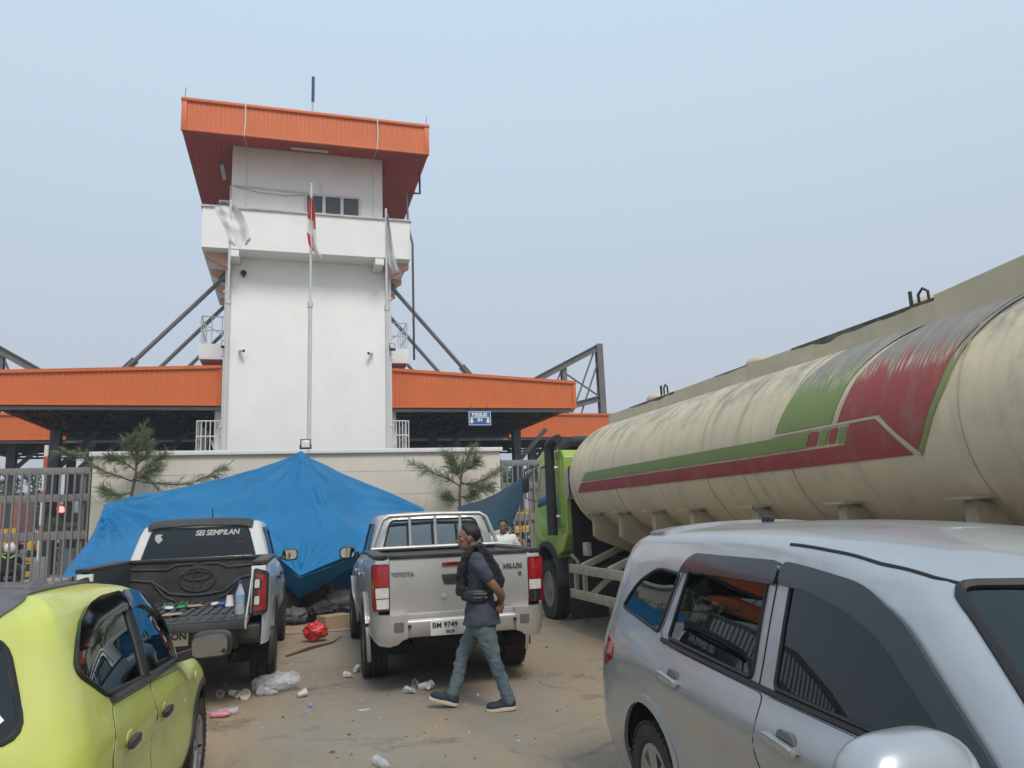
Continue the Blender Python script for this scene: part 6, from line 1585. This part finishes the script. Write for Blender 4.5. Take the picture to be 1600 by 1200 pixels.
k = MB(); k.tube([(.020, 0, 1.412), (-.005, .072, 1.434), (-.07, .090, 1.462), (-.135, .045, 1.480)], .0045, 6); k.build('collar_stripe', M('white_stripe_cloth', (.6, .6, .6), .8), shirt, smooth=True)
tr_ = MB(); rings(tr_, [(-.115, 0, .66, .115, .165), (-.115, 0, .74, .125, .175), (-.11, 0, .86, .118, .165), (-.108, 0, .90, .112, .160)], 24)
for s, L in LEGS.items(): limb(tr_, [L[0], L[1], L[2], L[3], Vector(L[4]) + Vector((0, 0, .0))], [.106, .090, .066, .061, .058])
remesh(tr_, 'jeans', denim, walker, .009, 3, lambda p: wrinkle(.018 if p.z < .62 else .010, 12)(p))
shoe(walker, (-.395, .10, .012), (-.135, .105, .0), (0, 0, 1), shoe_n, sole_c); shoe(walker, (.150, -.09, .012), (.405, -.095, .085), (-.2, 0, 1), shoe_n, sole_c)
# jacket slung round the neck
jk = MB()
def flap(mb, poly, ya, yb_): mb.prism(poly, 'y', ya, yb_)
for s_ in (1, -1):
    flap(jk, [(-.03, 1.43), (.02, 1.415), (.065, 1.36), (.095, 1.26), (.118, 1.15), (.130, 1.06), (.105, 1.025), (.05, 1.03), (.035, 1.09), (.035, 1.20), (.020, 1.32), (-.04, 1.40)], s_ * .055, s_ * .135)
    flap(jk, [(-.07, 1.475), (-.13, 1.478), (-.20, 1.41), (-.265, 1.30), (-.335, 1.14), (-.315, 1.095), (-.25, 1.09), (-.215, 1.19), (-.165, 1.31), (-.10, 1.42)], s_ * .0, s_ * .15)
    limb(jk, [(-.12, s_ * .04, 1.475), (-.08, s_ * .085, 1.455), (-.02, s_ * .09, 1.425), (.02, s_ * .085, 1.38)], [.026, .030, .030, .026])
remesh(jk, 'slung_jacket', black_cl, walker, .0075, 4, wrinkle(.020, 11))
wb = MB(); superell(wb, (-.07, .165, 1.025), (.115, .045, .060), .6, .7, 24, 12); superell(wb, (.02, .10, 1.03), (.06, .05, .055), .7, .8, 20, 10)
bag = remesh(wb, 'waist_bag', M('black_nylon', (.016, .017, .018), .5, var=.2), walker, .007, 3, wrinkle(.006, 25))
k = MB(); k.tube([(.045, .06, 1.05), (.06, -.02, 1.09), (.02, -.14, 1.10), (-.10, -.185, 1.08), (-.215, -.05, 1.05), (-.22, .08, 1.04), (-.16, .175, 1.03)], .014, 8); k.build('strap', MATS['black_nylon'], bag, smooth=True)
for z_ in (1.045, 1.01): MB().tube([(.04, .155, z_), (-.06, .214, z_), (-.17, .195, z_)], .005, 6).build('zip', M('zip_grey', (.12, .12, .12), .4), bag, smooth=True)

# --- man in a white shirt standing beyond the silver pickup
w2 = thing('person', 'man in white polo shirt standing between silver pickup and lime cab', 'person', (3.58, 12.75, 0), R(-106))
bd = MB(); rings(bd, [(0, 0, .80, .10, .15), (0, 0, .92, .105, .155), (0, 0, 1.05, .10, .15), (0, 0, 1.2, .112, .172), (0, 0, 1.33, .10, .178), (0, 0, 1.39, .07, .14), (0, 0, 1.43, .05, .07)])
limb(bd, [(0, 0, 1.38), (.012, 0, 1.45), (.03, 0, 1.52)], [.06, .054, .052]); HP2 = head(bd, (.035, 0, 1.56), R(-6), 0)
for s in (1, -1):
    limb(bd, [(0, s * .175, 1.36), (-.02, s * .235, 1.2), (-.03, s * .25, 1.06), (.03, s * .24, .92), (.06, s * .23, .80)], [.052, .046, .04, .036, .026]); hand(bd, (.06, s * .23, .80), (.1, 0, -1), (0, -s, 0), s)
    limb(bd, [(0, s * .085, .86), (0, s * .092, .66), (.0, s * .095, .47), (-.01, s * .098, .28), (-.02, s * .10, .09)], [.088, .08, .055, .05, .036])
remesh(bd, 'body', skin_m, w2, .0065, 2); r2 = Matrix.Rotation(R(-6), 3, 'Z'); face(w2, HP2, r2); hair(w2, HP2, r2)
sh = MB(); rings(sh, [(0, 0, .82, .130, .185), (0, 0, .95, .128, .182), (0, 0, 1.1, .122, .178), (0, 0, 1.25, .128, .192), (0, 0, 1.34, .112, .195), (0, 0, 1.395, .085, .155), (.005, 0, 1.43, .066, .085)], 24)
for s in (1, -1): limb(sh, [(0, s * .16, 1.36), (-.015, s * .225, 1.24), (-.025, s * .243, 1.15)], [.074, .068, .062])
s2 = remesh(sh, 'polo_shirt', M('white_polo_cloth', (.76, .75, .72), .85, var=.06), w2, .010, 3, wrinkle(.014, 9))
k = MB(); k.tube([(.075, .02, 1.39), (.045, .07, 1.425), (-.02, .08, 1.455), (-.06, 0, 1.465), (-.02, -.08, 1.455), (.045, -.07, 1.425), (.075, -.02, 1.39)], .013, 8); k.build('collar', MATS['white_polo_cloth'], s2, smooth=True)
t2 = MB(); rings(t2, [(0, 0, .76, .12, .17), (0, 0, .9, .118, .165)], 20)
for s in (1, -1): limb(t2, [(0, s * .085, .86), (0, s * .092, .66), (0, s * .095, .47), (-.01, s * .098, .28), (-.02, s * .10, .10)], [.105, .095, .078, .072, .068])
remesh(t2, 'trousers', M('dark_trousers', (.03, .03, .035), .85, var=.2), w2, .010, 3, wrinkle(.014, 9))
for s in (1, -1): shoe(w2, (-.08, s * .10, .0), (.19, s * .11, .0), (0, 0, 1), shoe_n, M('dark_sole', (.03, .03, .03), .8))
# ---------------------------------------------------------------- background beyond the fence
def striped_block(label, x_, y_, h_, w_=.24, grp=None):
    t = thing('striped_bollard', label, 'bollard', (x_, y_, .0), 0, grp)
    n = max(2, round(h_ / .26))
    for i in range(n):
        z0, z1 = h_ * i / n, h_ * (i + 1) / n
        MB().box(0, 0, (z0 + z1) / 2 + .0, w_, w_, z1 - z0 - .002).build('band', yellow_p if (n - i) % 2 else black_p, t, bevel=.012)
    MB().box(0, 0, .03, w_ + .1, w_ + .1, .06).build('foot', black_p, t)
for i, (x_, y_, h_, lb_) in enumerate(((-11.62, 37.0, 2.05, 0), (-11.32, 37.0, 2.05, 0), (-10.62, 37.2, 1.5, 1), (-10.30, 36.0, 1.4, 1), (-9.98, 36.0, 1.4, 1), (-9.65, 36.4, 1.42, 1), (-8.95, 37.0, 2.1, 0), (-8.65, 37.0, 2.1, 0), (-8.35, 37.2, 2.1, 0), (8.75, 29.0, 1.9, 2), (9.05, 29.0, 1.9, 2), (9.4, 30.0, 2.0, 2))):
    striped_block(('tall yellow and black striped barrier post under the canopy by the traffic lights', 'short yellow and black striped barrier post under the canopy by the traffic lights', 'yellow and black striped barrier post behind the lime cab')[lb_], x_, y_ - .0, h_, .26,
                  ('tall striped posts at the toll lane', 'short striped posts at the toll lane', 'striped posts behind the lime cab')[lb_])
# booth
bt = thing('toll_booth', 'grey toll booth cabin with dark windows behind the fence and wall', 'booth', (-7.4, 33, 0))
MB().box(0, 0, 1.15, 1.5, 2.2, 2.1).build('cabin', M('booth_grey', (.30, .31, .33), .6), bt, bevel=.03); MB().box(0, 0, 2.36, 1.9, 2.6, .28).build('roof', steel_dark, bt, bevel=.03)
MB().box(0, -1.105, 1.6, 1.2, .02, .8).build('window', M('window_pane_dark2', (.03, .04, .045), .1, var=0), bt); MB().box(-.755, 0, 1.6, .02, 1.7, .8).build('window', MATS['window_pane_dark2'], bt)
MB().box(0, -.2, 3.6, 1.2, .5, .85).build('lane_sign_box', steel_dark, bt, bevel=.02); MB().box(0, .1, 2.9, .12, .12, 1.2).build('sign_post', steel_dark, bt)
# barrier arm standing upright, traffic signals
bo = thing('barrier_arm', 'white barrier arm with red bands standing upright behind the fence', 'barrier', (-6.95, 25, 0))
for i in range(10): MB().box(0, 0, 1.0 + i * .335 + .165, .10, .06, .333).build('arm_band', M('arm_white', (.68, .66, .62), .6, var=.08) if i % 3 != 2 else M('arm_red', (.45, .07, .05), .6, var=.1), bo)
MB().box(.0, .15, .55, .34, .34, 1.1).build('motor_box', M('motor_grey', (.22, .22, .22), .6), bo, bevel=.03)
def signal(label, x_, y_, z_, lit):
    t = thing('traffic_light', label, 'traffic light', (x_, y_, 0))
    MB().tube([(0, .1, 0), (0, .1, z_ + .3)], .05, 8).build('post', steel_mid, t, smooth=True)
    MB().box(0, 0, z_, .30, .18, .68).build('housing', black_pl, t, bevel=.03)
    for k_, (dz, c) in enumerate(((.17, (1, .03, .03)), (-.17, (.02, .25, .05)))):
        mm = M('signal_red_lit', (.8, .03, .03), .3, var=0, emit=(1, .05, .05, 9)) if (k_ == 0 and lit) else M('signal_off_%d' % k_, tuple(v * .12 for v in c), .3, var=0)
        MB().lathe([(0, -.125), (.09, -.115), (.115, -.09)], 18, (0, 0, z_ + dz), 'y').build('lens', mm, t, smooth=True)
        MB().grid([[(.125 * math.cos(a), -.09, z_ + dz + .125 * math.sin(a)), (.125 * math.cos(a), -.25, z_ + dz + .125 * math.sin(a))] for a in [R(b) for b in range(0, 181, 15)]]).build('hood', black_pl, t, smooth=True)
signal('black traffic light showing red behind the fence', -7.72, 30, 2.42, True); signal('black traffic light switched off beside the upright barrier arm', -8.15, 30.4, 2.62, False)
# box trailers waiting on the far side
def trailer(label, x_, y_, L, z0, z1, col, nm):
    t = thing('container_trailer', label, 'trailer', (x_, y_, 0))
    mm = M(nm, col, .6, var=.12, dust=.4, dustcol=(.4, .38, .36))
    s_ = MB(); corr(s_, -L / 2, L / 2, -1.22, z0, z0, z1, z1, .28, .04); s_.box(0, 0, (z0 + z1) / 2, L, 2.4, z1 - z0)
    s_.build('container', mm, t); f_ = MB()
    for xx in (-L / 2, L / 2): f_.box(xx, -1.25, (z0 + z1) / 2, .16, .1, z1 - z0 + .1)
    f_.box(0, -1.25, z1, L, .1, .14); f_.box(0, -1.25, z0, L, .1, .16); f_.build('frame', mm, t)
    MB().box(0, 0, z0 - .2, L, 1.0, .3).build('chassis', under_m, t)
    for xx in (-L / 2 + .9, -L / 2 + 2.1, L / 2 - 1.2):
        for yy in (-1.0, 1.0): w_ = wheel(t, xx, yy, .49, .27, -1 if yy < 0 else 1, 'truck')
trailer('faded red container on a trailer waiting beyond the fence', -19.2, 50, 9.0, 1.3, 3.75, (.42, .12, .09), 'faded_red_container')
trailer('pale blue container on a trailer waiting beyond the fence', -11.6, 54, 5.4, 1.3, 3.95, (.32, .45, .52), 'pale_blue_container')
trailer('grey white container on a trailer beyond the lime cab', 14.5, 58, 9.0, 1.3, 3.9, (.48, .48, .46), 'grey_container')
# far trees in the haze
def far_tree(label, x_, y_, h_, r_, seed):
    rnd = random.Random(seed); t = thing('roadside_tree', label, 'tree', (x_, y_, 0), 0, 'trees beyond the road')
    MB().tube([(0, 0, 0), (.1, 0, h_ * .4), (.0, 0, h_ * .8)], [.22, .16, .06], 8).build('trunk', bark, t, smooth=True)
    cr = MB()
    cl = [(rnd.gauss(0, r_ * .5), rnd.gauss(0, r_ * .5), h_ * .62 + rnd.gauss(0, h_ * .16), rnd.uniform(.5, 1.1) * r_ * .5) for _ in range(16)]
    for (a, b, c, q) in cl:
        for _ in range(150):
            d = Vector((rnd.gauss(0, 1), rnd.gauss(0, 1), rnd.gauss(0, .8))).normalized() * q * rnd.uniform(.6, 1.05); p = Vector((a, b, c)) + d
            u = Vector((rnd.uniform(-1, 1), rnd.uniform(-1, 1), rnd.uniform(-1, 1))).normalized() * .20; v = u.cross(Vector((rnd.uniform(-1, 1), rnd.uniform(-1, 1), rnd.uniform(-1, 1)))).normalized() * .12
            cr.add([p - u, p + v, p + u, p - v], [(0, 1, 2, 3)], rnd.choice((0, 0, 1)))
    cr.build('crown', [M('far_leaf', (.05, .085, .035), .8, var=.3), M('far_leaf_light', (.085, .12, .05), .8, var=.3)], t, weld=False)
for i, (x_, y_, h_) in enumerate(((18, 75, 7), (23, 78, 6.5), (-24, 80, 6), (-17, 85, 6.5), (21, 70, 6))):
    far_tree('leafy roadside tree far beyond the toll lanes', x_, y_, h_, 2.6, 20 + i)
# motorcycles and a rider
helm_w = M('white_helmet', (.68, .68, .68), .25, var=0, coat=.8)
def motorcycle(label, loc, rz, col, nm, grp='motorcycles beyond the fence'):
    t = thing('motorcycle', label, 'motorcycle', loc, rz, grp); mm = M(nm, col, .3, var=.05, coat=.5)
    for xx in (-.62, .62):
        w_ = MB().lathe([(.20, -.045), (.27, -.05), (.295, 0), (.27, .05), (.20, .045)], 28, (xx, 0, .295), 'y', close=True).build('wheel', black_rub, t, smooth=True)
        r_ = MB(); 
        for a in range(0, 360, 45): r_.bar((xx, 0, .295), (xx + .21 * math.cos(R(a)), 0, .295 + .21 * math.sin(R(a))), .02, .025)
        r_.build('rim', rim_alloy, w_)
    b_ = MB(); superell(b_, (-.25, 0, .62), (.42, .13, .14), .7, .7); superell(b_, (.42, 0, .72), (.16, .17, .26), .7, .7); b_.prism([(-.1, .28), (.35, .30), (.40, .46), (-.1, .44)], 'y', -.13, .13); b_.build('fairing', mm, t, smooth=True)
    k = MB(); superell(k, (-.28, 0, .79), (.40, .13, .06), .6, .7); k.build('seat', black_cl, t, smooth=True)
    MB().tube([(.62, .07, .3), (.46, .07, .85), (.40, .05, 1.0)], .022, 8).build('fork', steel_dark, t, smooth=True); MB().tube([(.30, -.34, 1.02), (.38, -.12, 1.04), (.38, .12, 1.04), (.30, .34, 1.02)], .014, 8).build('handlebar', black_pl, t, smooth=True)
    k = MB(); superell(k, (.54, 0, .90), (.06, .10, .08), .7, .7); k.build('headlamp', lens_clear, t, smooth=True); MB().box(-.68, 0, .68, .05, .12, .06).build('tail_lamp', lens_red, t, bevel=.01)
    for s in (-1, 1): MB().tube([(.33, s * .28, 1.04), (.36, s * .32, 1.16)], .008, 6).build('mirror_stem', black_pl, t)
    return t
motorcycle('black motorcycle ridden by the man in the white helmet', (-7.02, 23.1, .012), R(100), (.02, .02, .022), 'bike_black')
for i, (x_, y_, rz, c, nm, lb_) in enumerate(((8.3, 27.5, 75, (.35, .02, .03), 'bike_red', 'red motorcycle parked behind the fence near the lime cab'), (8.9, 27.9, 80, (.03, .06, .22), 'bike_blue', 'blue motorcycle parked behind the fence near the lime cab'), (9.5, 27.6, 70, (.5, .5, .5), 'bike_silver', 'silver motorcycle parked behind the fence near the lime cab'), (-8.6, 27.0, 60, (.5, .5, .5), 'bike_white', 'white motorcycle waiting beside the upright barrier arm'))):
    motorcycle(lb_, (x_, y_, .012), R(rz), c, nm)
rd_ = thing('person', 'motorcycle rider in white helmet and green and black jacket behind the fence', 'person', (-7.05, 22.85, .012), R(100))
bd = MB(); rings(bd, [(0, 0, .80, .12, .16), (.0, 0, .95, .11, .15), (.04, 0, 1.08, .11, .17), (.07, 0, 1.20, .09, .17), (.09, 0, 1.26, .05, .08)]); HP3 = head(bd, (.13, 0, 1.37), 0, 0, .95); limb(bd, [(.08, 0, 1.22), (.12, 0, 1.33)], [.055, .05])
for s in (1, -1):
    limb(bd, [(.07, s * .17, 1.19), (.18, s * .24, 1.05), (.38, s * .28, 1.05)], [.05, .042, .03]); hand(bd, (.40, s * .28, 1.06), (1, 0, 0), (0, 0, -1), s)
    limb(bd, [(0, s * .09, .84), (.30, s * .14, .80), (.34, s * .15, .52), (.28, s * .15, .22)], [.085, .07, .055, .04])
remesh(bd, 'body', skin_m, rd_, .010, 2)
jk = MB(); rings(jk, [(0, 0, .80, .15, .19), (.0, 0, .95, .14, .18), (.04, 0, 1.08, .14, .195), (.07, 0, 1.20, .115, .195), (.09, 0, 1.27, .075, .10)])
for s in (1, -1): limb(jk, [(.07, s * .17, 1.19), (.18, s * .24, 1.05), (.36, s * .28, 1.05)], [.075, .062, .05])
jo = remesh(jk, 'jacket', black_cl, rd_, .012, 2, wrinkle(.012, 9))
lime_cl = M('hi_vis_green', (.28, .55, .06), .8, var=.05)
for s in (1, -1): limb(MB(), [(0, 0, 0), (0, 0, 1)], [1, 1]); k = MB(); k.tube([(-.085, s * .05, 1.15), (-.065, s * .12, 1.20), (.0, s * .20, 1.22), (.09, s * .235, 1.14)], .022, 8); k.build('green_panel', lime_cl, jo, smooth=True)
tr_ = MB()
for s in (1, -1): limb(tr_, [(0, s * .09, .84), (.30, s * .14, .80), (.34, s * .15, .52), (.28, s * .15, .25)], [.10, .09, .075, .065])
remesh(tr_, 'trousers', MATS['dark_trousers'], rd_, .012, 2)
for s in (1, -1): shoe(rd_, (.20, s * .15, .16), (.46, s * .15, .16), (0, 0, 1), shoe_n, MATS['dark_sole'])
k = MB(); superell(k, (.12, 0, 1.40), (.15, .135, .15), .9, .9, 24, 16); ho = k.build('helmet', helm_w, rd_, smooth=True)
k = MB(); superell(k, (.16, 0, 1.385), (.125, .128, .075), .8, .8, 24, 12); k.build('visor', lens_dark, ho, smooth=True)

# ---------------------------------------------------------------- litter
pla = bpy.data.materials.new('clear_plastic'); pla.use_nodes = True
_b = pla.node_tree.nodes['Principled BSDF']; _b.inputs['Base Color'].default_value = (.78, .82, .86, 1); _b.inputs['Roughness'].default_value = .18; _b.inputs['Transmission Weight'].default_value = .55; _b.inputs['IOR'].default_value = 1.2; _b.inputs['Alpha'].default_value = .75
cup_m = M('printed_paper_cup', (.60, .50, .48), .6, var=.25, scale=25); cup_w = M('white_cup', (.62, .60, .58), .55, var=.1, scale=20); bag_w = M('thin_white_bag', (.62, .64, .68), .22, var=.15, alpha=.34)
pink = M('pink_plastic', (.60, .22, .30), .45, var=.15); blu = M('blue_cap', (.03, .08, .40), .4); red_bag = M('red_plastic_bag', (.55, .03, .03), .35, var=.15); yel_bag = M('yellow_green_bag', (.45, .50, .08), .4, var=.15)
card = M('cardboard', (.36, .25, .15), .85, var=.15); green_s = M('green_rubber', (.03, .22, .08), .5, var=.1); white_s = M('white_rubber', (.62, .62, .58), .5, var=.08)
def drop(name, label, cat, mb, mat, loc, rot=(0, 0, 0), grp=None, smooth=True, crush=0., seed=0):
    if crush: mb.v = [tuple(Vector(v) + Vector((noise.noise(Vector(v) * 18 + Vector((seed, 0, 0))), noise.noise(Vector(v) * 18 + Vector((0, seed, 5))), noise.noise(Vector(v) * 18 + Vector((3, 0, seed))))) * crush) for v in mb.v]
    o = mb.build(name, mat, None, smooth=smooth, ang=50); o.rotation_euler = rot; o.location = (0, 0, 0)
    bpy.context.view_layer.update()
    zmin = min((o.rotation_euler.to_matrix() @ v.co).z for v in o.data.vertices)
    o.location = (loc[0], loc[1], loc[2] - zmin - .003); return tag(o, label, cat, grp)
def cup(h_=.095, r0=.026, r1=.037): return MB().lathe([(0, .003), (r0, 0), (r1, h_), (r1 + .003, h_ + .002), (r1 + .001, h_ - .001), (r1 - .002, h_ - .002), (r0 - .002, .004), (0, .005)], 20)
def bottle(h_=.30, r=.037): return MB().lathe([(0, 0), (r * .9, .0), (r, .012), (r, h_ * .30), (r * .94, h_ * .33), (r, h_ * .36), (r, h_ * .62), (r * .8, h_ * .74), (r * .40, h_ * .88), (r * .36, h_ * .97), (0, h_ * .97)], 18)
def bagm(r, seed, e=.8):
    k = MB(); superell(k, (0, 0, 0), r, 1, e, 26, 16); k.v = [tuple(Vector(v) * (1 + .38 * noise.noise(Vector(v) * 14 + Vector((seed, 0, 0))) + .2 * noise.noise(Vector(v) * 40))) for v in k.v]; return k
cs = [(-.67, 8.78, 80, 'crumpled printed cup lying beside the white pickup tyre'), (-.57, 8.66, 95, 'printed cup on its side touching a crumpled cup by white pickup'), (.10, 8.31, 70, 'crumpled pale cup lying alone beside a clear plastic bag'), (.75, 9.30, 85, 'crushed cup leaning on the silver pickup tyre'), (.70, 9.05, 60, 'small crushed cup in front of the silver pickup tyre')]
for i, (x_, y_, a, lb_) in enumerate(cs): drop('paper_cup', lb_, 'cup', cup(), cup_m if i % 2 == 0 else cup_w, (x_, y_, gh(x_, y_)), (R(a), R(20 * i), R(50 * i)), 'cups on the ground', crush=.012, seed=i)
for i, (x_, y_) in enumerate(((1.28, 8.30), (1.30, 8.08), (1.38, 7.97), (1.22, 7.90), (1.44, 8.08))):
    drop('paper_cup', 'crushed cup in the small heap behind the walking man\'s front foot', 'cup', cup(), (cup_m, cup_w, cup_m, pla, pla)[i], (x_, y_, gh(x_, y_)), (R(75 + i * 9), R(i * 31), R(i * 77)), 'cups heaped near the walking man', crush=.014, seed=i + 9)
drop('cup_lid', 'round pale cup rim standing on edge beside clear plastic bag', 'cup', cup(.07, .034, .052), cup_w, (-.43, 8.55, gh(-.43, 8.55)), (R(88), 0, R(10)), seed=2)
drop('plastic_bag', 'large clear crumpled plastic bag beside the white pickup tyre', 'plastic bag', bagm((.24, .15, .085), 3), bag_w, (-.12, 8.72, 0), (0, 0, .4))
drop('plastic_bag', 'small bluish crumpled bag touching the white pickup tyre', 'plastic bag', bagm((.10, .08, .06), 5), pla, (.02, 9.05, 0))
drop('plastic_bottle', 'crushed clear bottle lying beside the large clear bag', 'bottle', bottle(.22, .032), pla, (-.30, 8.60, 0), (R(90), 0, R(70)), crush=.008)
drop('plastic_bottle', 'crushed white bottle with pink wrapper on the ground beside lime car', 'bottle', bottle(.24, .035), bag_w, (-.45, 7.88, 0), (R(90), 0, R(-75)), crush=.012)
drop('wrapper', 'pink crumpled wrapper stuck to a crushed white bottle', 'wrapper', bagm((.085, .055, .03), 8), pink, (-.60, 7.82, 0))
drop('bottle_cap', 'small blue bottle cap lying alone on the ground', 'bottle cap', MB().lathe([(0, 0), (.02, 0), (.02, .018), (0, .02)], 14), blu, (.21, 7.86, 0), (R(60), 0, 0))
drop('wrapper', 'flat lilac wrapper lying alone near the walking man', 'wrapper', bagm((.06, .025, .008), 12), M('lilac_wrapper', (.45, .42, .58), .4), (.69, 7.48, 0), (0, 0, .3))
drop('plastic_bag', 'bright red plastic bag of rubbish lying between the two pickups', 'plastic bag', bagm((.17, .14, .13), 15), red_bag, (.39, 12.0, 0))
drop('plastic_bag', 'yellow green plastic bag lying behind the red bag', 'plastic bag', bagm((.16, .12, .07), 17), yel_bag, (.42, 12.55, 0))
drop('plastic_bottle', 'flattened clear bottle on the bare ground near the people carrier', 'bottle', bottle(.20, .034), pla, (.62, 5.84, 0), (R(90), 0, R(20)), crush=.012)
drop('plastic_bag', 'small white crumpled bag on the ground beside the lorry wheel', 'plastic bag', bagm((.10, .09, .05), 19), bag_w, (3.75, 12.0, 0))
drop('stick', 'long brown stick lying between the two pickups', 'stick', MB().tube([(0, 0, 0), (.25, .5, .02), (.5, .95, .0), (.62, 1.3, .03)], [.018, .02, .015, .008], 7), bark, (-.02, 10.8, 0), (0, 0, R(-8)))
drop('hose', 'thin pale hose trailing on the ground beside the lorry', 'hose', MB().tube([Vector((x_, .3 * math.sin(x_ * 2.2), 0)) for x_ in [i * .1 for i in range(26)]], .011, 6), rope_m, (2.9, 11.0, 0), (0, 0, R(-4)))
drop('cable', 'pale cable lying on the ground under the tarpaulin edge', 'cable', MB().tube([Vector((x_, .12 * math.sin(x_ * 3), 0)) for x_ in [i * .1 for i in range(14)]], .010, 6), rope_m, (-.3, 12.9, 0), (0, 0, R(3)))
# belongings heaped under the tarpaulin
sack_d = M('dark_sack', (.030, .028, .030), .8, var=.3); sack_b = M('brown_sack', (.085, .065, .045), .85, var=.3); sack_g = M('grey_sack', (.10, .10, .11), .8, var=.3)
for i, (x_, y_, r_, mm, lb_) in enumerate(((-.25, 14.6, (.42, .32, .30), sack_d, 'dark bulging sack under the blue tarpaulin beside white pickup'), (.35, 15.0, (.45, .36, .36), sack_b, 'brown bulging sack in the middle under the blue tarpaulin'), (.95, 14.7, (.40, .30, .26), sack_g, 'grey bulging sack under the blue tarpaulin beside silver pickup'), (.6, 14.3, (.25, .22, .16), sack_d, 'small dark bundle at the front under the tarpaulin'), (.1, 14.2, (.22, .2, .14), sack_g, 'small grey bundle at the front under the tarpaulin'))):
    drop('sack', lb_, 'sack', bagm(r_, 30 + i, .7), mm, (x_, y_, 0), grp=None)
drop('cardboard_box', 'flattened brown carton lying under the tarpaulin', 'carton', MB().box(0, 0, .1, .5, .35, .2), card, (.75, 13.5, 0), (0, 0, .4), smooth=False)
# things on the lowered tailgate and in the white pickup's bed
def bedp(x, y): a = R(88.5); return (-1.07 + x * math.cos(a) - y * math.sin(a), 9.50 + x * math.sin(a) + y * math.cos(a))
ZF_ = .888
x_, y_ = bedp(-1.38, -.64); bo_ = thing('water_bottle', 'tall clear water bottle standing on the lowered tailgate', 'bottle', (x_, y_, .882)); bottle(.31, .043).build('bottle_body', pla, bo_, smooth=True); MB().lathe([(.018, .295), (.018, .32), (0, .322)], 14).build('cap', blu, bo_, smooth=True); MB().lathe([(.0435, .12), (.0435, .19)], 18).build('paper_band', M('bottle_band_blue', (.20, .38, .60), .5), bo_, smooth=True)
for i, (bx, by, lb_) in enumerate(((-.55, -.56, 'printed paper cup standing upright in the pickup bed beside another cup'), (-.50, -.46, 'plain paper cup standing upright in the pickup bed beside printed cup'))):
    x_, y_ = bedp(bx, by); drop('paper_cup', lb_, 'cup', cup(.11, .032, .045), cup_m if i == 0 else cup_w, (x_, y_, ZF_), (0, R(180 if i else 0), 0), 'cups in the pickup bed')
for i, (bx, by, a, mm) in enumerate(((-.45, .17, 20, 'w'), (-.42, .02, -15, 'g'))):
    x_, y_ = bedp(bx, by); sd_ = thing('sandal', 'white rubber sandal with green straps in the pickup bed' if i == 0 else 'green strapped sandal beside a white one in the pickup bed', 'sandal', (x_, y_, ZF_), R(a + 88))
    k = MB(); superell(k, (0, 0, .014), (.13, .05, .014), .5, .75, 24, 6); k.build('footbed', white_s if i == 0 else green_s, sd_, smooth=True)
    for s in (-1, 1): MB().tube([(.07, 0, .03), (.03, s * .03, .06), (-.03, s * .048, .025)], .008, 6).build('strap', green_s, sd_, smooth=True)
for i, (bx, by, mm, lb_) in enumerate(((-.40, -.08, card, 'torn brown cardboard piece in the pickup bed'), (-1.15, .02, card, 'flat cardboard piece on the lowered tailgate'), (-.42, -.30, white_s, 'crumpled white wrapper in the pickup bed'), (-.45, -.38, blu, 'small blue wrapper in the pickup bed'))):
    x_, y_ = bedp(bx, by); k = bagm((.11 if i < 2 else .06, .07 if i < 2 else .04, .012 if i < 2 else .022), 50 + i); drop('scrap', lb_, 'wrapper' if i > 1 else 'cardboard', k, mm, (x_, y_, ZF_), (0, 0, R(30 * i)))
# leaves, crumbs and grit strewn on the yard
gr = MB(); rnd = random.Random(11)
for i in range(900):
    x_, y_ = rnd.uniform(-2.6, 3.8), rnd.uniform(4.2, 13.5); s_ = rnd.uniform(.004, .016) if rnd.random() < .9 else rnd.uniform(.015, .035)
    z_ = gh(x_, y_) + s_ * .3; a = rnd.uniform(0, 6.28)
    gr.add([(x_ + s_ * math.cos(a), y_ + s_ * math.sin(a), z_ - s_ * .3), (x_ - s_ * .7 * math.sin(a), y_ + s_ * .7 * math.cos(a), z_ - s_ * .3), (x_ - s_ * math.cos(a), y_ - s_ * math.sin(a), z_ - s_ * .3), (x_ + s_ * .6 * math.sin(a), y_ - s_ * .6 * math.cos(a), z_ - s_ * .3), (x_, y_, z_ + s_ * .35)],
           [(0, 1, 4), (1, 2, 4), (2, 3, 4), (3, 0, 4)], rnd.choice((0, 0, 0, 1, 1, 2)))
go = gr.build('grit', [M('grit_brown', (.12, .085, .055), .9), M('grit_grey', (.28, .26, .23), .9), M('grit_pale', (.5, .48, .44), .8)], weld=False); go['kind'] = 'stuff'; go['label'] = 'grit, dry leaves and crumbs strewn on the yard'
# ridges of dirt the tyres left
# ---------------------------------------------------------------- smoky air
hz = MB().box(0, 190, 9.0, 830, 640, 20.6).build('haze', []); hz['kind'] = 'stuff'; hz['label'] = 'thin grey smoke haze in the air over the whole yard'
hm_ = bpy.data.materials.new('haze_air'); hm_.use_nodes = True; _n = hm_.node_tree.nodes; _n.clear()
_o = _n.new('ShaderNodeOutputMaterial'); _v = _n.new('ShaderNodeVolumePrincipled'); _v.inputs['Color'].default_value = (.86, .89, .94, 1); _v.inputs['Density'].default_value = .0018; _v.inputs['Anisotropy'].default_value = .2
hm_.node_tree.links.new(_v.outputs[0], _o.inputs['Volume']); hz.data.materials.clear(); hz.data.materials.append(hm_)
